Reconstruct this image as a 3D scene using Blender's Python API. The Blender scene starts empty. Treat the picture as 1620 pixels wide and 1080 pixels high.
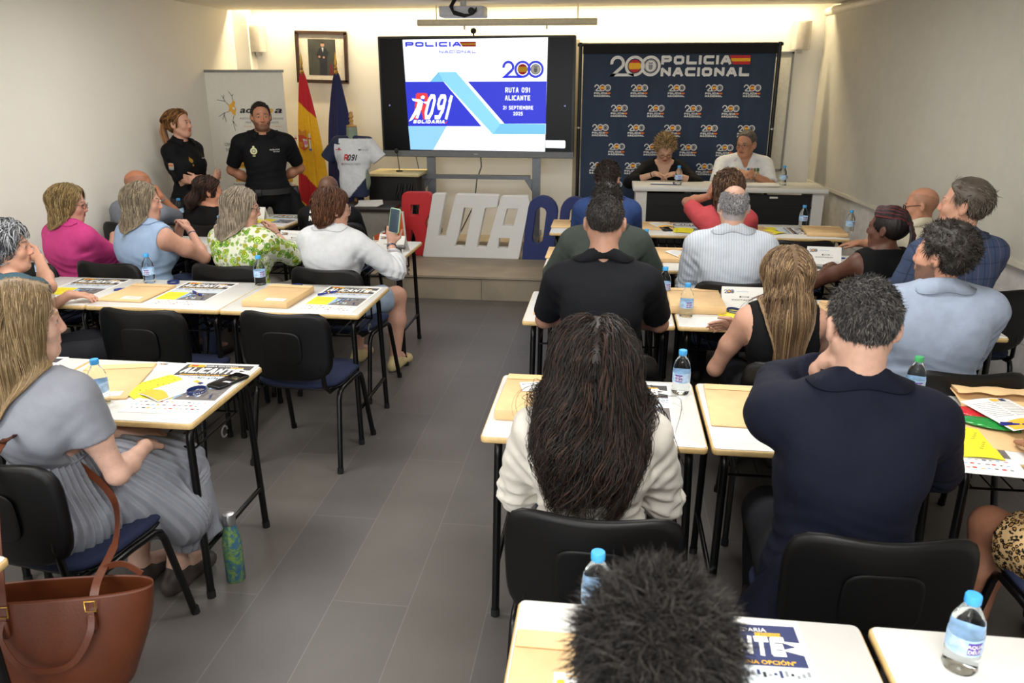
import bpy, bmesh, math, random
import numpy as np
from mathutils import Vector, Matrix
random.seed(7); np.random.seed(7)
scn = bpy.context.scene
COL = scn.collection
PI = math.pi
rad = math.radians

# ------------------------------------------------------------------ camera
CAM_H, FPX, PITCH, YAW = 1.90, 1250.0, rad(18.3), rad(7.0)
cam_d = bpy.data.cameras.new('camera'); cam = bpy.data.objects.new('camera', cam_d); COL.objects.link(cam)
cam.location = (0, 0, CAM_H); cam.rotation_euler = (PI/2 - PITCH, 0, YAW)
cam_d.sensor_width = 36; cam_d.lens = FPX/1620*36; cam_d.clip_start = .02
cam_d.dof.use_dof = True; cam_d.dof.focus_distance = 4.2; cam_d.dof.aperture_fstop = 5.6
scn.camera = cam
# ------------------------------------------------------------------ light and exposure
wd = bpy.data.worlds.new('world'); scn.world = wd; wd.use_nodes = True
wd.node_tree.nodes['Background'].inputs[0].default_value = (.80, .88, 1, 1)
wd.node_tree.nodes['Background'].inputs[1].default_value = .30
scn.view_settings.view_transform = 'Standard'; scn.view_settings.look = 'None'
scn.view_settings.gamma = 1; scn.view_settings.exposure = 0.0
try: scn.cycles.use_denoising = True
except Exception: pass
def area(name, loc, rot, sx, sy, power, col, spread=180):
    d = bpy.data.lights.new(name, 'AREA'); d.shape = 'RECTANGLE'; d.size = sx; d.size_y = sy
    d.energy = power; d.color = col; d.spread = rad(spread)
    o = bpy.data.objects.new(name, d); COL.objects.link(o); o.location = loc; o.rotation_euler = rot
    return o
# fluorescent panels of the room's ceiling (above and behind the photographer, and over the rows)
for (x, y, p) in ((-2.4, 2.9, 46), (.5, 2.9, 46), (-2.4, .3, 75), (.5, .3, 75), (-1, -1.7, 80), (-2.4, 5.4, 30), (.5, 5.4, 30)):
    area('ceiling_panel_light', (x, y, 2.585), (0, 0, 0), 1.2, .6, p*.88, (1, .985, .96))
# the warm tubes in the slot between the ceiling and the front wall
area('slot_tube_light', (-1, 8.62, 2.70), (rad(-22), 0, 0), 5.9, .10, 190, (1, .82, .52))
# cool soft light from behind the photographer
# unseen area lamp before the back wall, which has no opening
area('rear_cool_light', (-1.4, -2.6, 1.6), (rad(80), 0, 0), 3.0, 1.6, 95, (.88, .93, 1))

# ------------------------------------------------------------------ pixel of the photograph -> point of the place
def ray(px, py):
    cp, sp, cy, sy = math.cos(PITCH), math.sin(PITCH), math.cos(YAW), math.sin(YAW)
    fw = Vector((-sy*cp, cy*cp, -sp)); r = Vector((cy, sy, 0)); u = r.cross(fw)
    return fw + r*((px-810)/FPX) + u*((540-py)/FPX)
def atz(px, py, z):
    v = ray(px, py); t = (z-CAM_H)/v.z; return Vector((v.x*t, v.y*t, z))
def aty(px, py, y):
    v = ray(px, py); t = y/v.y; return Vector((v.x*t, y, v.z*t+CAM_H))

# ------------------------------------------------------------------ materials
MATS = {}
def lin(h):
    if isinstance(h, str):
        h = h.lstrip('#'); c = [int(h[i:i+2], 16)/255 for i in (0, 2, 4)]
    else: c = list(h)
    return tuple(x/12.92 if x <= .04045 else ((x+.055)/1.055)**2.4 for x in c[:3]) + (1,)
def mat(name, col='#808080', rough=.6, metal=0, var=.06, vscale=30, bump=0, bscale=200, emit=0, trans=0, ior=1.45, coat=0, sheen=0, spec=.5, attr=None, sss=0):
    if name in MATS: return MATS[name]
    m = bpy.data.materials.new(name); m.use_nodes = True; MATS[name] = m
    nt = m.node_tree; b = nt.nodes['Principled BSDF']; L = nt.links.new
    b.inputs['Roughness'].default_value = rough; b.inputs['Metallic'].default_value = metal
    b.inputs['Specular IOR Level'].default_value = spec; b.inputs['IOR'].default_value = ior
    if trans: b.inputs['Transmission Weight'].default_value = trans
    if coat: b.inputs['Coat Weight'].default_value = coat
    if sheen: b.inputs['Sheen Weight'].default_value = sheen; b.inputs['Sheen Roughness'].default_value = .5
    if sss:
        b.inputs['Subsurface Weight'].default_value = sss; b.inputs['Subsurface Radius'].default_value = (1, .35, .2); b.inputs['Subsurface Scale'].default_value = .008
    c = lin(col)
    tc = nt.nodes.new('ShaderNodeTexCoord'); n = nt.nodes.new('ShaderNodeTexNoise')
    n.inputs['Scale'].default_value = vscale; n.inputs['Detail'].default_value = 3
    L(tc.outputs['Object'], n.inputs['Vector'])
    mx = nt.nodes.new('ShaderNodeMix'); mx.data_type = 'RGBA'; mx.blend_type = 'MULTIPLY'; mx.inputs[0].default_value = 1
    mr = nt.nodes.new('ShaderNodeMapRange'); mr.inputs[1].default_value = .3; mr.inputs[2].default_value = .7
    mr.inputs[3].default_value = 1-var; mr.inputs[4].default_value = 1+var
    L(n.outputs['Fac'], mr.inputs[0]); L(mr.outputs[0], mx.inputs[7])
    mx.inputs[6].default_value = c
    if attr:
        a = nt.nodes.new('ShaderNodeAttribute'); a.attribute_name = attr; L(a.outputs['Color'], mx.inputs[6])
    L(mx.outputs[2], b.inputs['Base Color'])
    if emit:
        L(mx.outputs[2], b.inputs['Emission Color']); b.inputs['Emission Strength'].default_value = emit
    if bump:
        bn = nt.nodes.new('ShaderNodeTexNoise'); bn.inputs['Scale'].default_value = bscale; bn.inputs['Detail'].default_value = 2
        L(tc.outputs['Object'], bn.inputs['Vector'])
        bp = nt.nodes.new('ShaderNodeBump'); bp.inputs['Strength'].default_value = bump; bp.inputs['Distance'].default_value = .004
        L(bn.outputs['Fac'], bp.inputs['Height']); L(bp.outputs[0], b.inputs['Normal'])
    m['basecol'] = list(c)
    return m
def node(m, t, **kw):
    n = m.node_tree.nodes.new(t)
    for k, v in kw.items(): setattr(n, k, v)
    return n

# ------------------------------------------------------------------ mesh builder
class MB:
    def __init__(s): s.v = []; s.f = []; s.m = []; s.mats = []; s.n = 0; s.sm = []
    def mi(s, m):
        if m not in s.mats: s.mats.append(m)
        return s.mats.index(m)
    def add(s, vs, fs, m, smooth=True, M=None):
        vs = np.asarray(vs, float)
        if M is not None:
            A = np.array(M); vs = vs @ A[:3, :3].T + A[:3, 3]
        k = s.mi(m)
        s.v.append(vs); s.f += [tuple(i+s.n for i in f) for f in fs]; s.m += [k]*len(fs); s.sm += [smooth]*len(fs); s.n += len(vs)
        return s
    def box(s, c, d, m, rot=None, M=None):
        x, y, z = d[0]/2, d[1]/2, d[2]/2
        vs = np.array([(a*x, b*y, e*z) for a in (-1, 1) for b in (-1, 1) for e in (-1, 1)])
        if rot is not None: vs = vs @ np.array(Matrix(rot) if not isinstance(rot, Matrix) else rot)[:3, :3].T
        vs = vs+np.array(c)
        return s.add(vs, [(0, 1, 3, 2), (4, 6, 7, 5), (0, 4, 5, 1), (2, 3, 7, 6), (0, 2, 6, 4), (1, 5, 7, 3)], m, False, M)
    def rbox(s, c, d, m, r=.01, seg=3, axis=2, rot=None, M=None, e=None):
        """box with rounded corners around one axis and softly chamfered edges"""
        i, j = [(1, 2), (2, 0), (0, 1)][axis]
        w, h, t = d[i]/2, d[j]/2, d[axis]/2
        e = min(t*.6, r*.5, .004) if e is None else e
        ring = []
        for (cx, cy, a0) in ((w-r, h-r, 0), (-w+r, h-r, PI/2), (-w+r, -h+r, PI), (w-r, -h+r, 1.5*PI)):
            for q in range(seg+1): ring.append((cx, cy, a0+q/seg*PI/2))
        def lay(ins, z): 
            o = []
            for (cx, cy, a) in ring:
                p = [0, 0, 0]; p[i] = cx+max(r-ins, 0)*math.cos(a); p[j] = cy+max(r-ins, 0)*math.sin(a); p[axis] = z; o.append(p)
            return o
        vs = lay(e, -t)+lay(0, -t+e)+lay(0, t-e)+lay(e, t); n = len(ring); fs = []
        for l in range(3):
            for q in range(n): fs.append((l*n+q, l*n+(q+1) % n, (l+1)*n+(q+1) % n, (l+1)*n+q))
        fs.append(tuple(range(n-1, -1, -1))); fs.append(tuple(range(3*n, 4*n)))
        vs = np.array(vs)
        if rot is not None: vs = vs @ np.array(rot)[:3, :3].T
        return s.add(vs+np.array(c), fs, m, False, M)
    def lathe(s, prof, c, m, n=20, M=None, cap=True, sc=(1, 1)):
        vs = []; fs = []
        for (r, z) in prof:
            for q in range(n): a = 2*PI*q/n; vs.append((c[0]+r*math.cos(a)*sc[0], c[1]+r*math.sin(a)*sc[1], c[2]+z))
        for l in range(len(prof)-1):
            for q in range(n): fs.append((l*n+q, l*n+(q+1) % n, (l+1)*n+(q+1) % n, (l+1)*n+q))
        if cap: fs.append(tuple(range(n-1, -1, -1))); fs.append(tuple((len(prof)-1)*n+q for q in range(n)))
        return s.add(vs, fs, m, True, M)
    def tube(s, pts, r, m, n=8, M=None, closed=False):
        P = [Vector(p) for p in pts]; K = len(P); R = r if hasattr(r, '__len__') else [r]*K
        vs = []; fs = []; up = None
        for k in range(K):
            if closed: t = (P[(k+1) % K]-P[k-1]).normalized()
            else: t = (P[min(k+1, K-1)]-P[max(k-1, 0)]).normalized()
            if up is None:
                up = Vector((0, 0, 1)) if abs(t.z) < .9 else Vector((1, 0, 0))
            a = (up-t*up.dot(t)).normalized(); b = t.cross(a); up = a
            for q in range(n): w = 2*PI*q/n; vs.append(P[k]+(a*math.cos(w)+b*math.sin(w))*R[k])
        for k in range(K if closed else K-1):
            for q in range(n): fs.append((k*n+q, k*n+(q+1) % n, ((k+1) % K)*n+(q+1) % n, ((k+1) % K)*n+q))
        if not closed: fs.append(tuple(range(n-1, -1, -1))); fs.append(tuple((K-1)*n+q for q in range(n)))
        return s.add([tuple(v) for v in vs], fs, m, True, M)
    def cyl(s, a, b, r, m, n=12, r2=None, M=None): return s.tube([a, b], [r, r if r2 is None else r2], m, n, M)
    def poly(s, pts, m, M=None):  # flat polygon
        return s.add([tuple(p)+(0,)*(3-len(p)) for p in pts], [tuple(range(len(pts)))], m, False, M)
    def disc(s, c, r, m, M=None, n=20, r0=0, a0=0, a1=2*PI):
        full = a1-a0 > 2*PI-.01
        if r0 <= 0 and full: return s.poly([(c[0]+r*math.cos(2*PI*q/n), c[1]+r*math.sin(2*PI*q/n), c[2] if len(c) > 2 else 0) for q in range(n)], m, M)
        z = c[2] if len(c) > 2 else 0; vs = []; fs = []
        for q in range(n+1):
            a = a0+(a1-a0)*q/n
            vs += [(c[0]+r0*math.cos(a), c[1]+r0*math.sin(a), z), (c[0]+r*math.cos(a), c[1]+r*math.sin(a), z)]
        for q in range(n): fs.append((2*q, 2*q+1, 2*q+3, 2*q+2))
        return s.add(vs, fs, m, False, M)
    def prism(s, pts, z0, z1, m, M=None, smooth=False):
        n = len(pts); vs = [(p[0], p[1], z0) for p in pts]+[(p[0], p[1], z1) for p in pts]
        fs = [(q, (q+1) % n, n+(q+1) % n, n+q) for q in range(n)]+[tuple(range(n-1, -1, -1)), tuple(range(n, 2*n))]
        return s.add(vs, fs, m, smooth, M)
    def text(s, t, x, y, h, m, M=None, z=.0004, xs=1, bold=0, shear=0, align='L', w=None):
        v, f, W = glyphs(t, bold, shear)
        v = v.copy()*h
        W = W*h
        if w: xs = w/max(W, 1e-6)
        v[:, 0] *= xs
        v[:, 0] += x-(W*xs/2 if align == 'C' else (W*xs if align == 'R' else 0)); v[:, 1] += y; v[:, 2] = z
        return s.add(v, f, m, False, M)
    def build(s, name, parent=None, loc=None):
        me = bpy.data.meshes.new(name)
        V = np.concatenate(s.v) if s.v else np.zeros((0, 3))
        me.from_pydata(V.tolist(), [], s.f)
        me.polygons.foreach_set('material_index', s.m); me.polygons.foreach_set('use_smooth', s.sm)
        for m in s.mats: me.materials.append(m)
        me.validate(); me.update()
        try: me.set_sharp_from_angle(angle=rad(50))
        except Exception: pass
        o = bpy.data.objects.new(name, me); COL.objects.link(o)
        if parent: o.parent = parent
        if loc: o.location = loc
        return o
SF = {'A': [[(0, 0), (.38, 1), (.62, 1), (1, 0)], [(.14, .32), (.86, .32)]], 'B': [[(0, 0), (0, 1), (.8, 1), (.95, .85), (.95, .65), (.8, .53), (0, .53)], [(.8, .53), (1, .4), (1, .15), (.85, 0), (0, 0)]],
 'C': [[(1, 1), (.15, 1), (0, .85), (0, .15), (.15, 0), (1, 0)]], 'D': [[(0, 0), (0, 1), (.75, 1), (1, .8), (1, .2), (.75, 0), (0, 0)]], 'E': [[(1, 1), (0, 1), (0, 0), (1, 0)], [(0, .5), (.85, .5)]],
 'F': [[(1, 1), (0, 1), (0, 0)], [(0, .5), (.85, .5)]], 'G': [[(1, 1), (.15, 1), (0, .85), (0, .15), (.15, 0), (1, 0), (1, .45), (.6, .45)]], 'H': [[(0, 0), (0, 1)], [(1, 0), (1, 1)], [(0, .5), (1, .5)]],
 'I': [[(.5, 0), (.5, 1)]], 'L': [[(0, 1), (0, 0), (1, 0)]], 'M': [[(0, 0), (0, 1), (.5, .35), (1, 1), (1, 0)]], 'N': [[(0, 0), (0, 1), (1, 0), (1, 1)]],
 'O': [[(.2, 0), (0, .18), (0, .82), (.2, 1), (.8, 1), (1, .82), (1, .18), (.8, 0), (.2, 0)]], 'P': [[(0, 0), (0, 1), (.85, 1), (1, .87), (1, .52), (.85, .38), (0, .38)]], 'R': [[(0, 0), (0, 1), (.85, 1), (1, .87), (1, .57), (.85, .43), (0, .43)], [(.6, .43), (1, 0)]],
 'S': [[(1, 1), (.15, 1), (0, .87), (0, .63), (.15, .5), (.85, .5), (1, .37), (1, .13), (.85, 0), (0, 0)]], 'T': [[(0, 1), (1, 1)], [(.5, 1), (.5, 0)]], 'U': [[(0, 1), (0, .15), (.15, 0), (.85, 0), (1, .15), (1, 1)]],
 'V': [[(0, 1), (.5, 0), (1, 1)]], 'X': [[(0, 0), (1, 1)], [(0, 1), (1, 0)]], 'Z': [[(0, 1), (1, 1), (0, 0), (1, 0)]], 'Q': [[(.2, 0), (0, .18), (0, .82), (.2, 1), (.8, 1), (1, .82), (1, .18), (.8, 0), (.2, 0)], [(.65, .3), (1, -.05)]], 'Y': [[(0, 1), (.5, .5), (1, 1)], [(.5, .5), (.5, 0)]],
 '0': [[(.25, 0), (0, .2), (0, .8), (.25, 1), (.75, 1), (1, .8), (1, .2), (.75, 0), (.25, 0)]], '1': [[(.15, .8), (.6, 1), (.6, 0)]], '2': [[(0, .8), (.2, 1), (.8, 1), (1, .8), (1, .6), (0, 0), (1, 0)]], '5': [[(1, 1), (.05, 1), (0, .55), (.8, .58), (1, .42), (1, .15), (.8, 0), (0, 0)]],
 '9': [[(1, .5), (.25, .45), (0, .62), (0, .85), (.2, 1), (.8, 1), (1, .85), (1, .3), (.7, 0), (.15, 0)]], '.': [[(.4, 0), (.6, 0)]], '"': [[(.35, 1), (.35, .8)], [(.65, 1), (.65, .8)]], '-': [[(.2, .5), (.8, .5)]]}
ACC = {'\u00cd': 'I', '\u00d3': 'O', '\u00da': 'U', '\u00ed': 'I'}
def sfont(b, t, x, y, h, w, m, M=None, z=.0004, th=.17, shear=0, gap=.26, align='L', rmax=.15):
    """squared heavy capitals, as on the signs"""
    adv = [(.24 if c == 'I' else .5 if c == '1' else (.25 if c in '." ' and c != ' ' else (.6 if c == ' ' else (1.15 if c == 'M' else 1)))) for c in (ACC.get(c, c) for c in t)]
    tot = sum(adv)+gap*(len(t)-1); u = w/tot; T = th*h/2; cx = x-(w/2 if align == 'C' else 0); r = min(T, u*rmax)
    for c, a in zip(t, adv):
        g = ACC.get(c, c); gw = a*u
        for pl in SF.get(g, []):
            if g == 'I': pts = [(cx+gw/2, y+T+(h-2*T)*q) for (_, q) in pl]
            else: pts = [(cx+r+(gw-2*r)*p, y+T+(h-2*T)*q) for (p, q) in pl]
            if c in ACC and g == 'I': pts = [(pts[0][0], pts[0][1]), (pts[1][0], y+h*.68)]
            pts = [(p+shear*(q-y), q) for p, q in pts]
            off = []
            for i in range(len(pts)-1):
                A = Vector(pts[i]); B_ = Vector(pts[i+1]); d = (B_-A); 
                if d.length < 1e-9: continue
                d.normalize(); n = Vector((-d.y*r, d.x*T)); e = Vector((d.x*r, d.y*T))
                A2 = A-e*(1 if i == 0 else .5); B2 = B_+e*(1 if i == len(pts)-2 else .5)
                if i == 0 and abs(d.x) < .02 or g in 'ACLE': pass
                b.poly([(A2.x+n.x, A2.y+n.y, z), (A2.x-n.x, A2.y-n.y, z), (B2.x-n.x, B2.y-n.y, z), (B2.x+n.x, B2.y+n.y, z)], m, M)
                z += .000006
        if c in ACC: b.poly([(cx+gw/2-r+shear*h, y+h*.84, z), (cx+gw/2+r+shear*h, y+h*.84, z), (cx+gw/2+r+shear*h, y+h, z), (cx+gw/2-r+shear*h, y+h, z)], m, M)
        cx += gw+gap*u
    return b
_G = {}
def glyphs(t, bold, shear):
    """built-in font as filled mesh, cap height 1, baseline 0, left 0"""
    k = (t, bold, shear)
    if k not in _G:
        cu = bpy.data.curves.new('g', 'FONT'); cu.body = t; cu.size = 1.37; cu.resolution_u = 2; cu.offset = bold; cu.shear = shear; cu.fill_mode = 'BOTH'
        o = bpy.data.objects.new('g', cu); COL.objects.link(o); bpy.context.view_layer.update()
        me = o.evaluated_get(bpy.context.evaluated_depsgraph_get()).to_mesh()
        v = np.zeros(len(me.vertices)*3); me.vertices.foreach_get('co', v); v = v.reshape(-1, 3)
        f = [tuple(p.vertices) for p in me.polygons]
        W = 0
        if len(v): v[:, 0] -= v[:, 0].min(); W = v[:, 0].max()
        o.evaluated_get(bpy.context.evaluated_depsgraph_get()).to_mesh_clear()
        bpy.data.objects.remove(o); bpy.data.curves.remove(cu)
        _G[k] = (v, f, W)
    return _G[k]
def XF(loc=(0, 0, 0), rx=0, ry=0, rz=0, s=1):
    return Matrix.Translation(loc) @ Matrix.Rotation(rz, 4, 'Z') @ Matrix.Rotation(ry, 4, 'Y') @ Matrix.Rotation(rx, 4, 'X') @ Matrix.Scale(s, 4)

# ------------------------------------------------------------------ things
def tag(o, label=None, cat=None, group=None, kind=None):
    if label: o['label'] = label
    if cat: o['category'] = cat
    if group: o['group'] = group
    if kind: o['kind'] = kind
    return o
def thing(name, label, cat, loc=(0, 0, 0), rz=0, group=None):
    o = bpy.data.objects.new(name, None); COL.objects.link(o); o.empty_display_size = .05
    o.location = loc; o.rotation_euler = (0, 0, rz)
    return tag(o, label, cat, group)
def struct(o): o['kind'] = 'structure'; return o
KIDS = {}
def dup(root, loc=None, rz=None, label=None, group=None):
    def cp(o, par):
        c = o.copy(); COL.objects.link(c)
        if par: c.parent = par
        for ch in KIDS.get(o.name) or list(o.children): cp(ch, c)
        return c
    r = cp(root, None)
    if loc is not None: r.location = loc
    if rz is not None: r.rotation_euler = (0, 0, rz)
    if label: r['label'] = label
    if group: r['group'] = group
    return r
# ================================================================== the room
def wall_material():
    m = mat('wall_paint', '#eeebe2', .75, var=.02, vscale=1.5, bump=.05, bscale=120); return m
WALL = wall_material()
CEIL = mat('ceiling_paint', '#f1ead9', .8, var=.02, vscale=2)
def rwx(y): return 2.13+(8.85-y)*.072       # the right wall runs slightly outwards towards the back of the room
FLOOR = mat('slate_tile', '#595654', .42, var=.10, vscale=2.2, bump=.06, bscale=40, spec=.45)
nt = FLOOR.node_tree; tcn = [n for n in nt.nodes if n.type == 'TEX_COORD'][0]; mxn = [n for n in nt.nodes if n.type == 'MIX'][0]; bs = nt.nodes['Principled BSDF']
bk = nt.nodes.new('ShaderNodeTexBrick'); bk.inputs['Scale'].default_value = 1; bk.inputs['Mortar Size'].default_value = .0018
bk.inputs['Brick Width'].default_value = 1.2; bk.inputs['Row Height'].default_value = .30; bk.offset = .5; bk.inputs['Bias'].default_value = 0
bk.inputs['Color1'].default_value = (.90, .90, .92, 1); bk.inputs['Color2'].default_value = (1.08, 1.05, 1.0, 1); bk.inputs['Mortar'].default_value = (1.5, 1.5, 1.5, 1)
mp = nt.nodes.new('ShaderNodeMapping'); mp.inputs['Rotation'].default_value = (0, 0, PI/2); mp.inputs['Location'].default_value = (.07, .1, 0)
nt.links.new(tcn.outputs['Object'], mp.inputs[0]); nt.links.new(mp.outputs[0], bk.inputs[0])
m2 = nt.nodes.new('ShaderNodeMix'); m2.data_type = 'RGBA'; m2.blend_type = 'MULTIPLY'; m2.inputs[0].default_value = 1
nt.links.new(mxn.outputs[2], m2.inputs[6]); nt.links.new(bk.outputs['Color'], m2.inputs[7]); nt.links.new(m2.outputs[2], bs.inputs['Base Color'])

YB = -3.2
b = MB(); b.box((-.7, (8.95+YB)/2, -.05), (8.2, 8.95-YB+.3, .1), FLOOR); struct(b.build('floor'))
b = MB(); b.box((-.7, (8.58+YB)/2, 2.66), (8.2, 8.58-YB, .12), CEIL); b.box((-.7, 8.8, 2.88), (8.2, .5, .06), CEIL)
b.box((-.7, 8.60, 2.78), (8.2, .05, .2), CEIL); struct(b.build('ceiling'))
b = MB(); b.box((-.9, 8.91, 1.43), (6.9, .12, 2.96), WALL); struct(b.build('wall_front'))
b = MB(); b.box((-4.14, (8.9+YB)/2, 1.43), (.12, 8.9-YB, 2.96), WALL); struct(b.build('wall_left'))
b = MB(); b.box((-.7, YB-.06, 1.3), (8.2, .12, 2.7), WALL); struct(b.build('wall_back'))
b = MB(); b.add([(rwx(8.97), 8.97, -.05), (rwx(YB), YB, -.05), (rwx(YB), YB, 2.9), (rwx(8.97), 8.97, 2.9), (rwx(8.97)+.12, 8.97, -.05), (rwx(YB)+.12, YB, -.05), (rwx(YB)+.12, YB, 2.9), (rwx(8.97)+.12, 8.97, 2.9)],
    [(0, 3, 2, 1), (4, 5, 6, 7), (0, 1, 5, 4), (2, 3, 7, 6), (1, 2, 6, 5), (0, 4, 7, 3)], WALL, False); struct(b.build('wall_right'))
# marble facing under the blinds of the right wall, in slabs with open joints
MARB = mat('white_marble', '#dcd8d4', .35, var=.10, vscale=14, spec=.5)
b = MB(); y = 8.84
while y > -2.5:
    y2 = y-.86
    for (z0, z1) in ((0.0, .44), (.445, .93)):
        b.add([(rwx(y)-.02, y, z0), (rwx(y2)-.02, y2+.004, z0), (rwx(y2)-.02, y2+.004, z1), (rwx(y)-.02, y, z1), (rwx(y)+.01, y, z0), (rwx(y2)+.01, y2+.004, z0), (rwx(y2)+.01, y2+.004, z1), (rwx(y)+.01, y, z1)],
            [(0, 3, 2, 1), (0, 1, 5, 4), (2, 3, 7, 6), (1, 2, 6, 5), (0, 4, 7, 3)], MARB, False)
    y = y2
struct(b.build('trim_1'))
# roller blinds along the right wall
BLIND = mat('blind_fabric', '#b9b6ab', .85, var=.03, vscale=8, bump=.15, bscale=500)
BAR = mat('blind_bar', '#cbc5b6', .5)
def blind(y0, y1, ztop, zb, label, off=.07):
    t = thing('roller_blind', label, 'window blind', (rwx((y0+y1)/2)-off, (y0+y1)/2, zb), math.atan(.072), 'roller blinds of the right wall')
    L = abs(y1-y0)
    n = 40; vs = []; fs = []
    for i in range(n+1):
        u = -L/2+L*i/n; w = .006*math.sin(u*7)+.004*math.sin(u*17+1)
        for k in range(5): vs.append((w*(.4+.6*(1-k/4)), u, (ztop-zb)*k/4))
    for i in range(n):
        for k in range(4): fs.append((i*5+k, i*5+k+1, (i+1)*5+k+1, (i+1)*5+k))
    m = MB(); m.add(vs, fs, BLIND, True); m.add(np.array(vs)+np.array((.004, 0, 0)), [f[::-1] for f in fs], BLIND, True); m.build('blind_cloth', t)
    m = MB(); m.box((0, 0, 0), (.022, L, .03), BAR); m.build('bottom_bar', t)
    m = MB(); m.cyl((.01, -L/2, ztop-zb+.02), (.01, L/2, ztop-zb+.02), .04, BAR, 16); m.build('roller_tube', t)
blind(8.78, 4.10, 2.52, .89, 'wide grey roller blind along the right wall, reaching to the front corner')
blind(4.05, -1.2, 2.52, .87, 'grey roller blind at the right edge, beyond the slim gap between the blinds', .09)
# corner pilaster and conduit at the left front corner
b = MB(); b.box((-4.0, 8.76, 1.45), (.16, .18, 2.8), WALL); struct(b.build('wall_front_pilaster'))
# the stage
STG = mat('sandstone', '#8f8371', .55, var=.14, vscale=3.5, bump=.06, bscale=30)
b = MB(); x = -2.72
b.box((-.23, 7.87, .10), (4.98, 2.0, .205), STG)
while x < 1.9:
    b.box((x+.40, 6.865, .098), (.796, .03, .192), STG); x += .8
b.box((-.23, 7.85, .2125), (4.98, 2.03, .019), STG)
struct(b.build('floor_stage'))
b = MB(); BB = mat('baseboard_grey', '#7d776c', .5); b.box((-3.4, 8.84, .05), (1.3, .02, .1), BB); b.box((-4.07, 3.0, .05), (.02, 11.4, .1), BB)
struct(b.build('baseboard_left'))
b = MB(); TR = mat('ceiling_edge', '#57503f', .6); b.box((-.95, 8.585, 2.606), (6.2, .014, .012), TR); struct(b.build('trim_2'))
# ================================================================== implicit surfaces (bodies, clothes, hair masses)
def nrm(v): v = np.asarray(v, float); return v/(np.linalg.norm(v)+1e-9)
class SDF:
    """smooth union / difference of round cones and ellipsoids"""
    def __init__(s): s.p = []
    def copy(s): c = SDF(); c.p = list(s.p); return c
    def cap(s, a, b, ra, rb=None, k=.02, flat=None, sub=False, M=None):
        a = np.asarray(a, float); b = np.asarray(b, float); rb = ra if rb is None else rb
        if M is not None:
            a = M[0] @ a+M[1]; b = M[0] @ b+M[1]
            if flat is not None: flat = (M[0] @ np.asarray(flat[0], float), flat[1])
        c = (a+b)/2; R = np.linalg.norm(a-b)/2+max(ra, rb)*1.02
        s.p.append(('c', c, R, k, sub, a, b, ra, rb, (nrm(flat[0]), flat[1]) if flat is not None else None)); return s
    def ell(s, c, r, k=.02, R=None, sub=False, M=None):
        c = np.asarray(c, float); R = np.eye(3) if R is None else np.asarray(R, float)
        if M is not None: c = M[0] @ c+M[1]; R = M[0] @ R
        s.p.append(('e', c, max(r), k, sub, R, np.asarray(r, float))); return s
    def one(s, q, P):
        if q[0] == 'c':
            _, c, _, k, sub, a, b, ra, rb, fl = q
            A = P-a; ba = b-a
            if fl is not None:
                n, f = fl
                A = A+np.outer((A @ n)*(f-1), n); ba = ba+(ba @ n)*(f-1)*n
            t = np.clip((A @ ba)/(ba @ ba+1e-12), 0, 1)
            d = np.sqrt(((A-np.outer(t, ba))**2).sum(1))-(ra+(rb-ra)*t)
            return d if fl is None else d/max(1, fl[1])**.5
        _, c, _, k, sub, R, r = q
        A = (P-c) @ R
        k0 = np.sqrt(((A/r)**2).sum(1)); k1 = np.sqrt(((A/(r*r))**2).sum(1))+1e-9
        return np.where(k0 < 1e-3, -r.min(), k0*(k0-1)/k1)
    def ev(s, P, cen=None, rad_=None):
        d = np.full(len(P), .5)
        for q in s.p:
            if cen is not None and np.linalg.norm(q[1]-cen)-q[2]-rad_ > .05+q[3]: continue
            e = s.one(q, P); k = q[3]
            if q[4]:
                h = np.clip(.5-.5*(d+e)/k, 0, 1); d = d*(1-h)-e*h+k*h*(1-h)
            else:
                h = np.clip(.5+.5*(e-d)/k, 0, 1); d = e*(1-h)+d*h-k*h*(1-h)
        return d
    def bounds(s):
        lo = np.min([q[1]-q[2] for q in s.p if not q[4]], 0); hi = np.max([q[1]+q[2] for q in s.p if not q[4]], 0)
        return lo, hi
CE = [(i, j, k) for i in (0, 1) for j in (0, 1) for k in (0, 1)]
EDG = [(a, b) for a in range(8) for b in range(a+1, 8) if sum(abs(x-y) for x, y in zip(CE[a], CE[b])) == 1]
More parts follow.
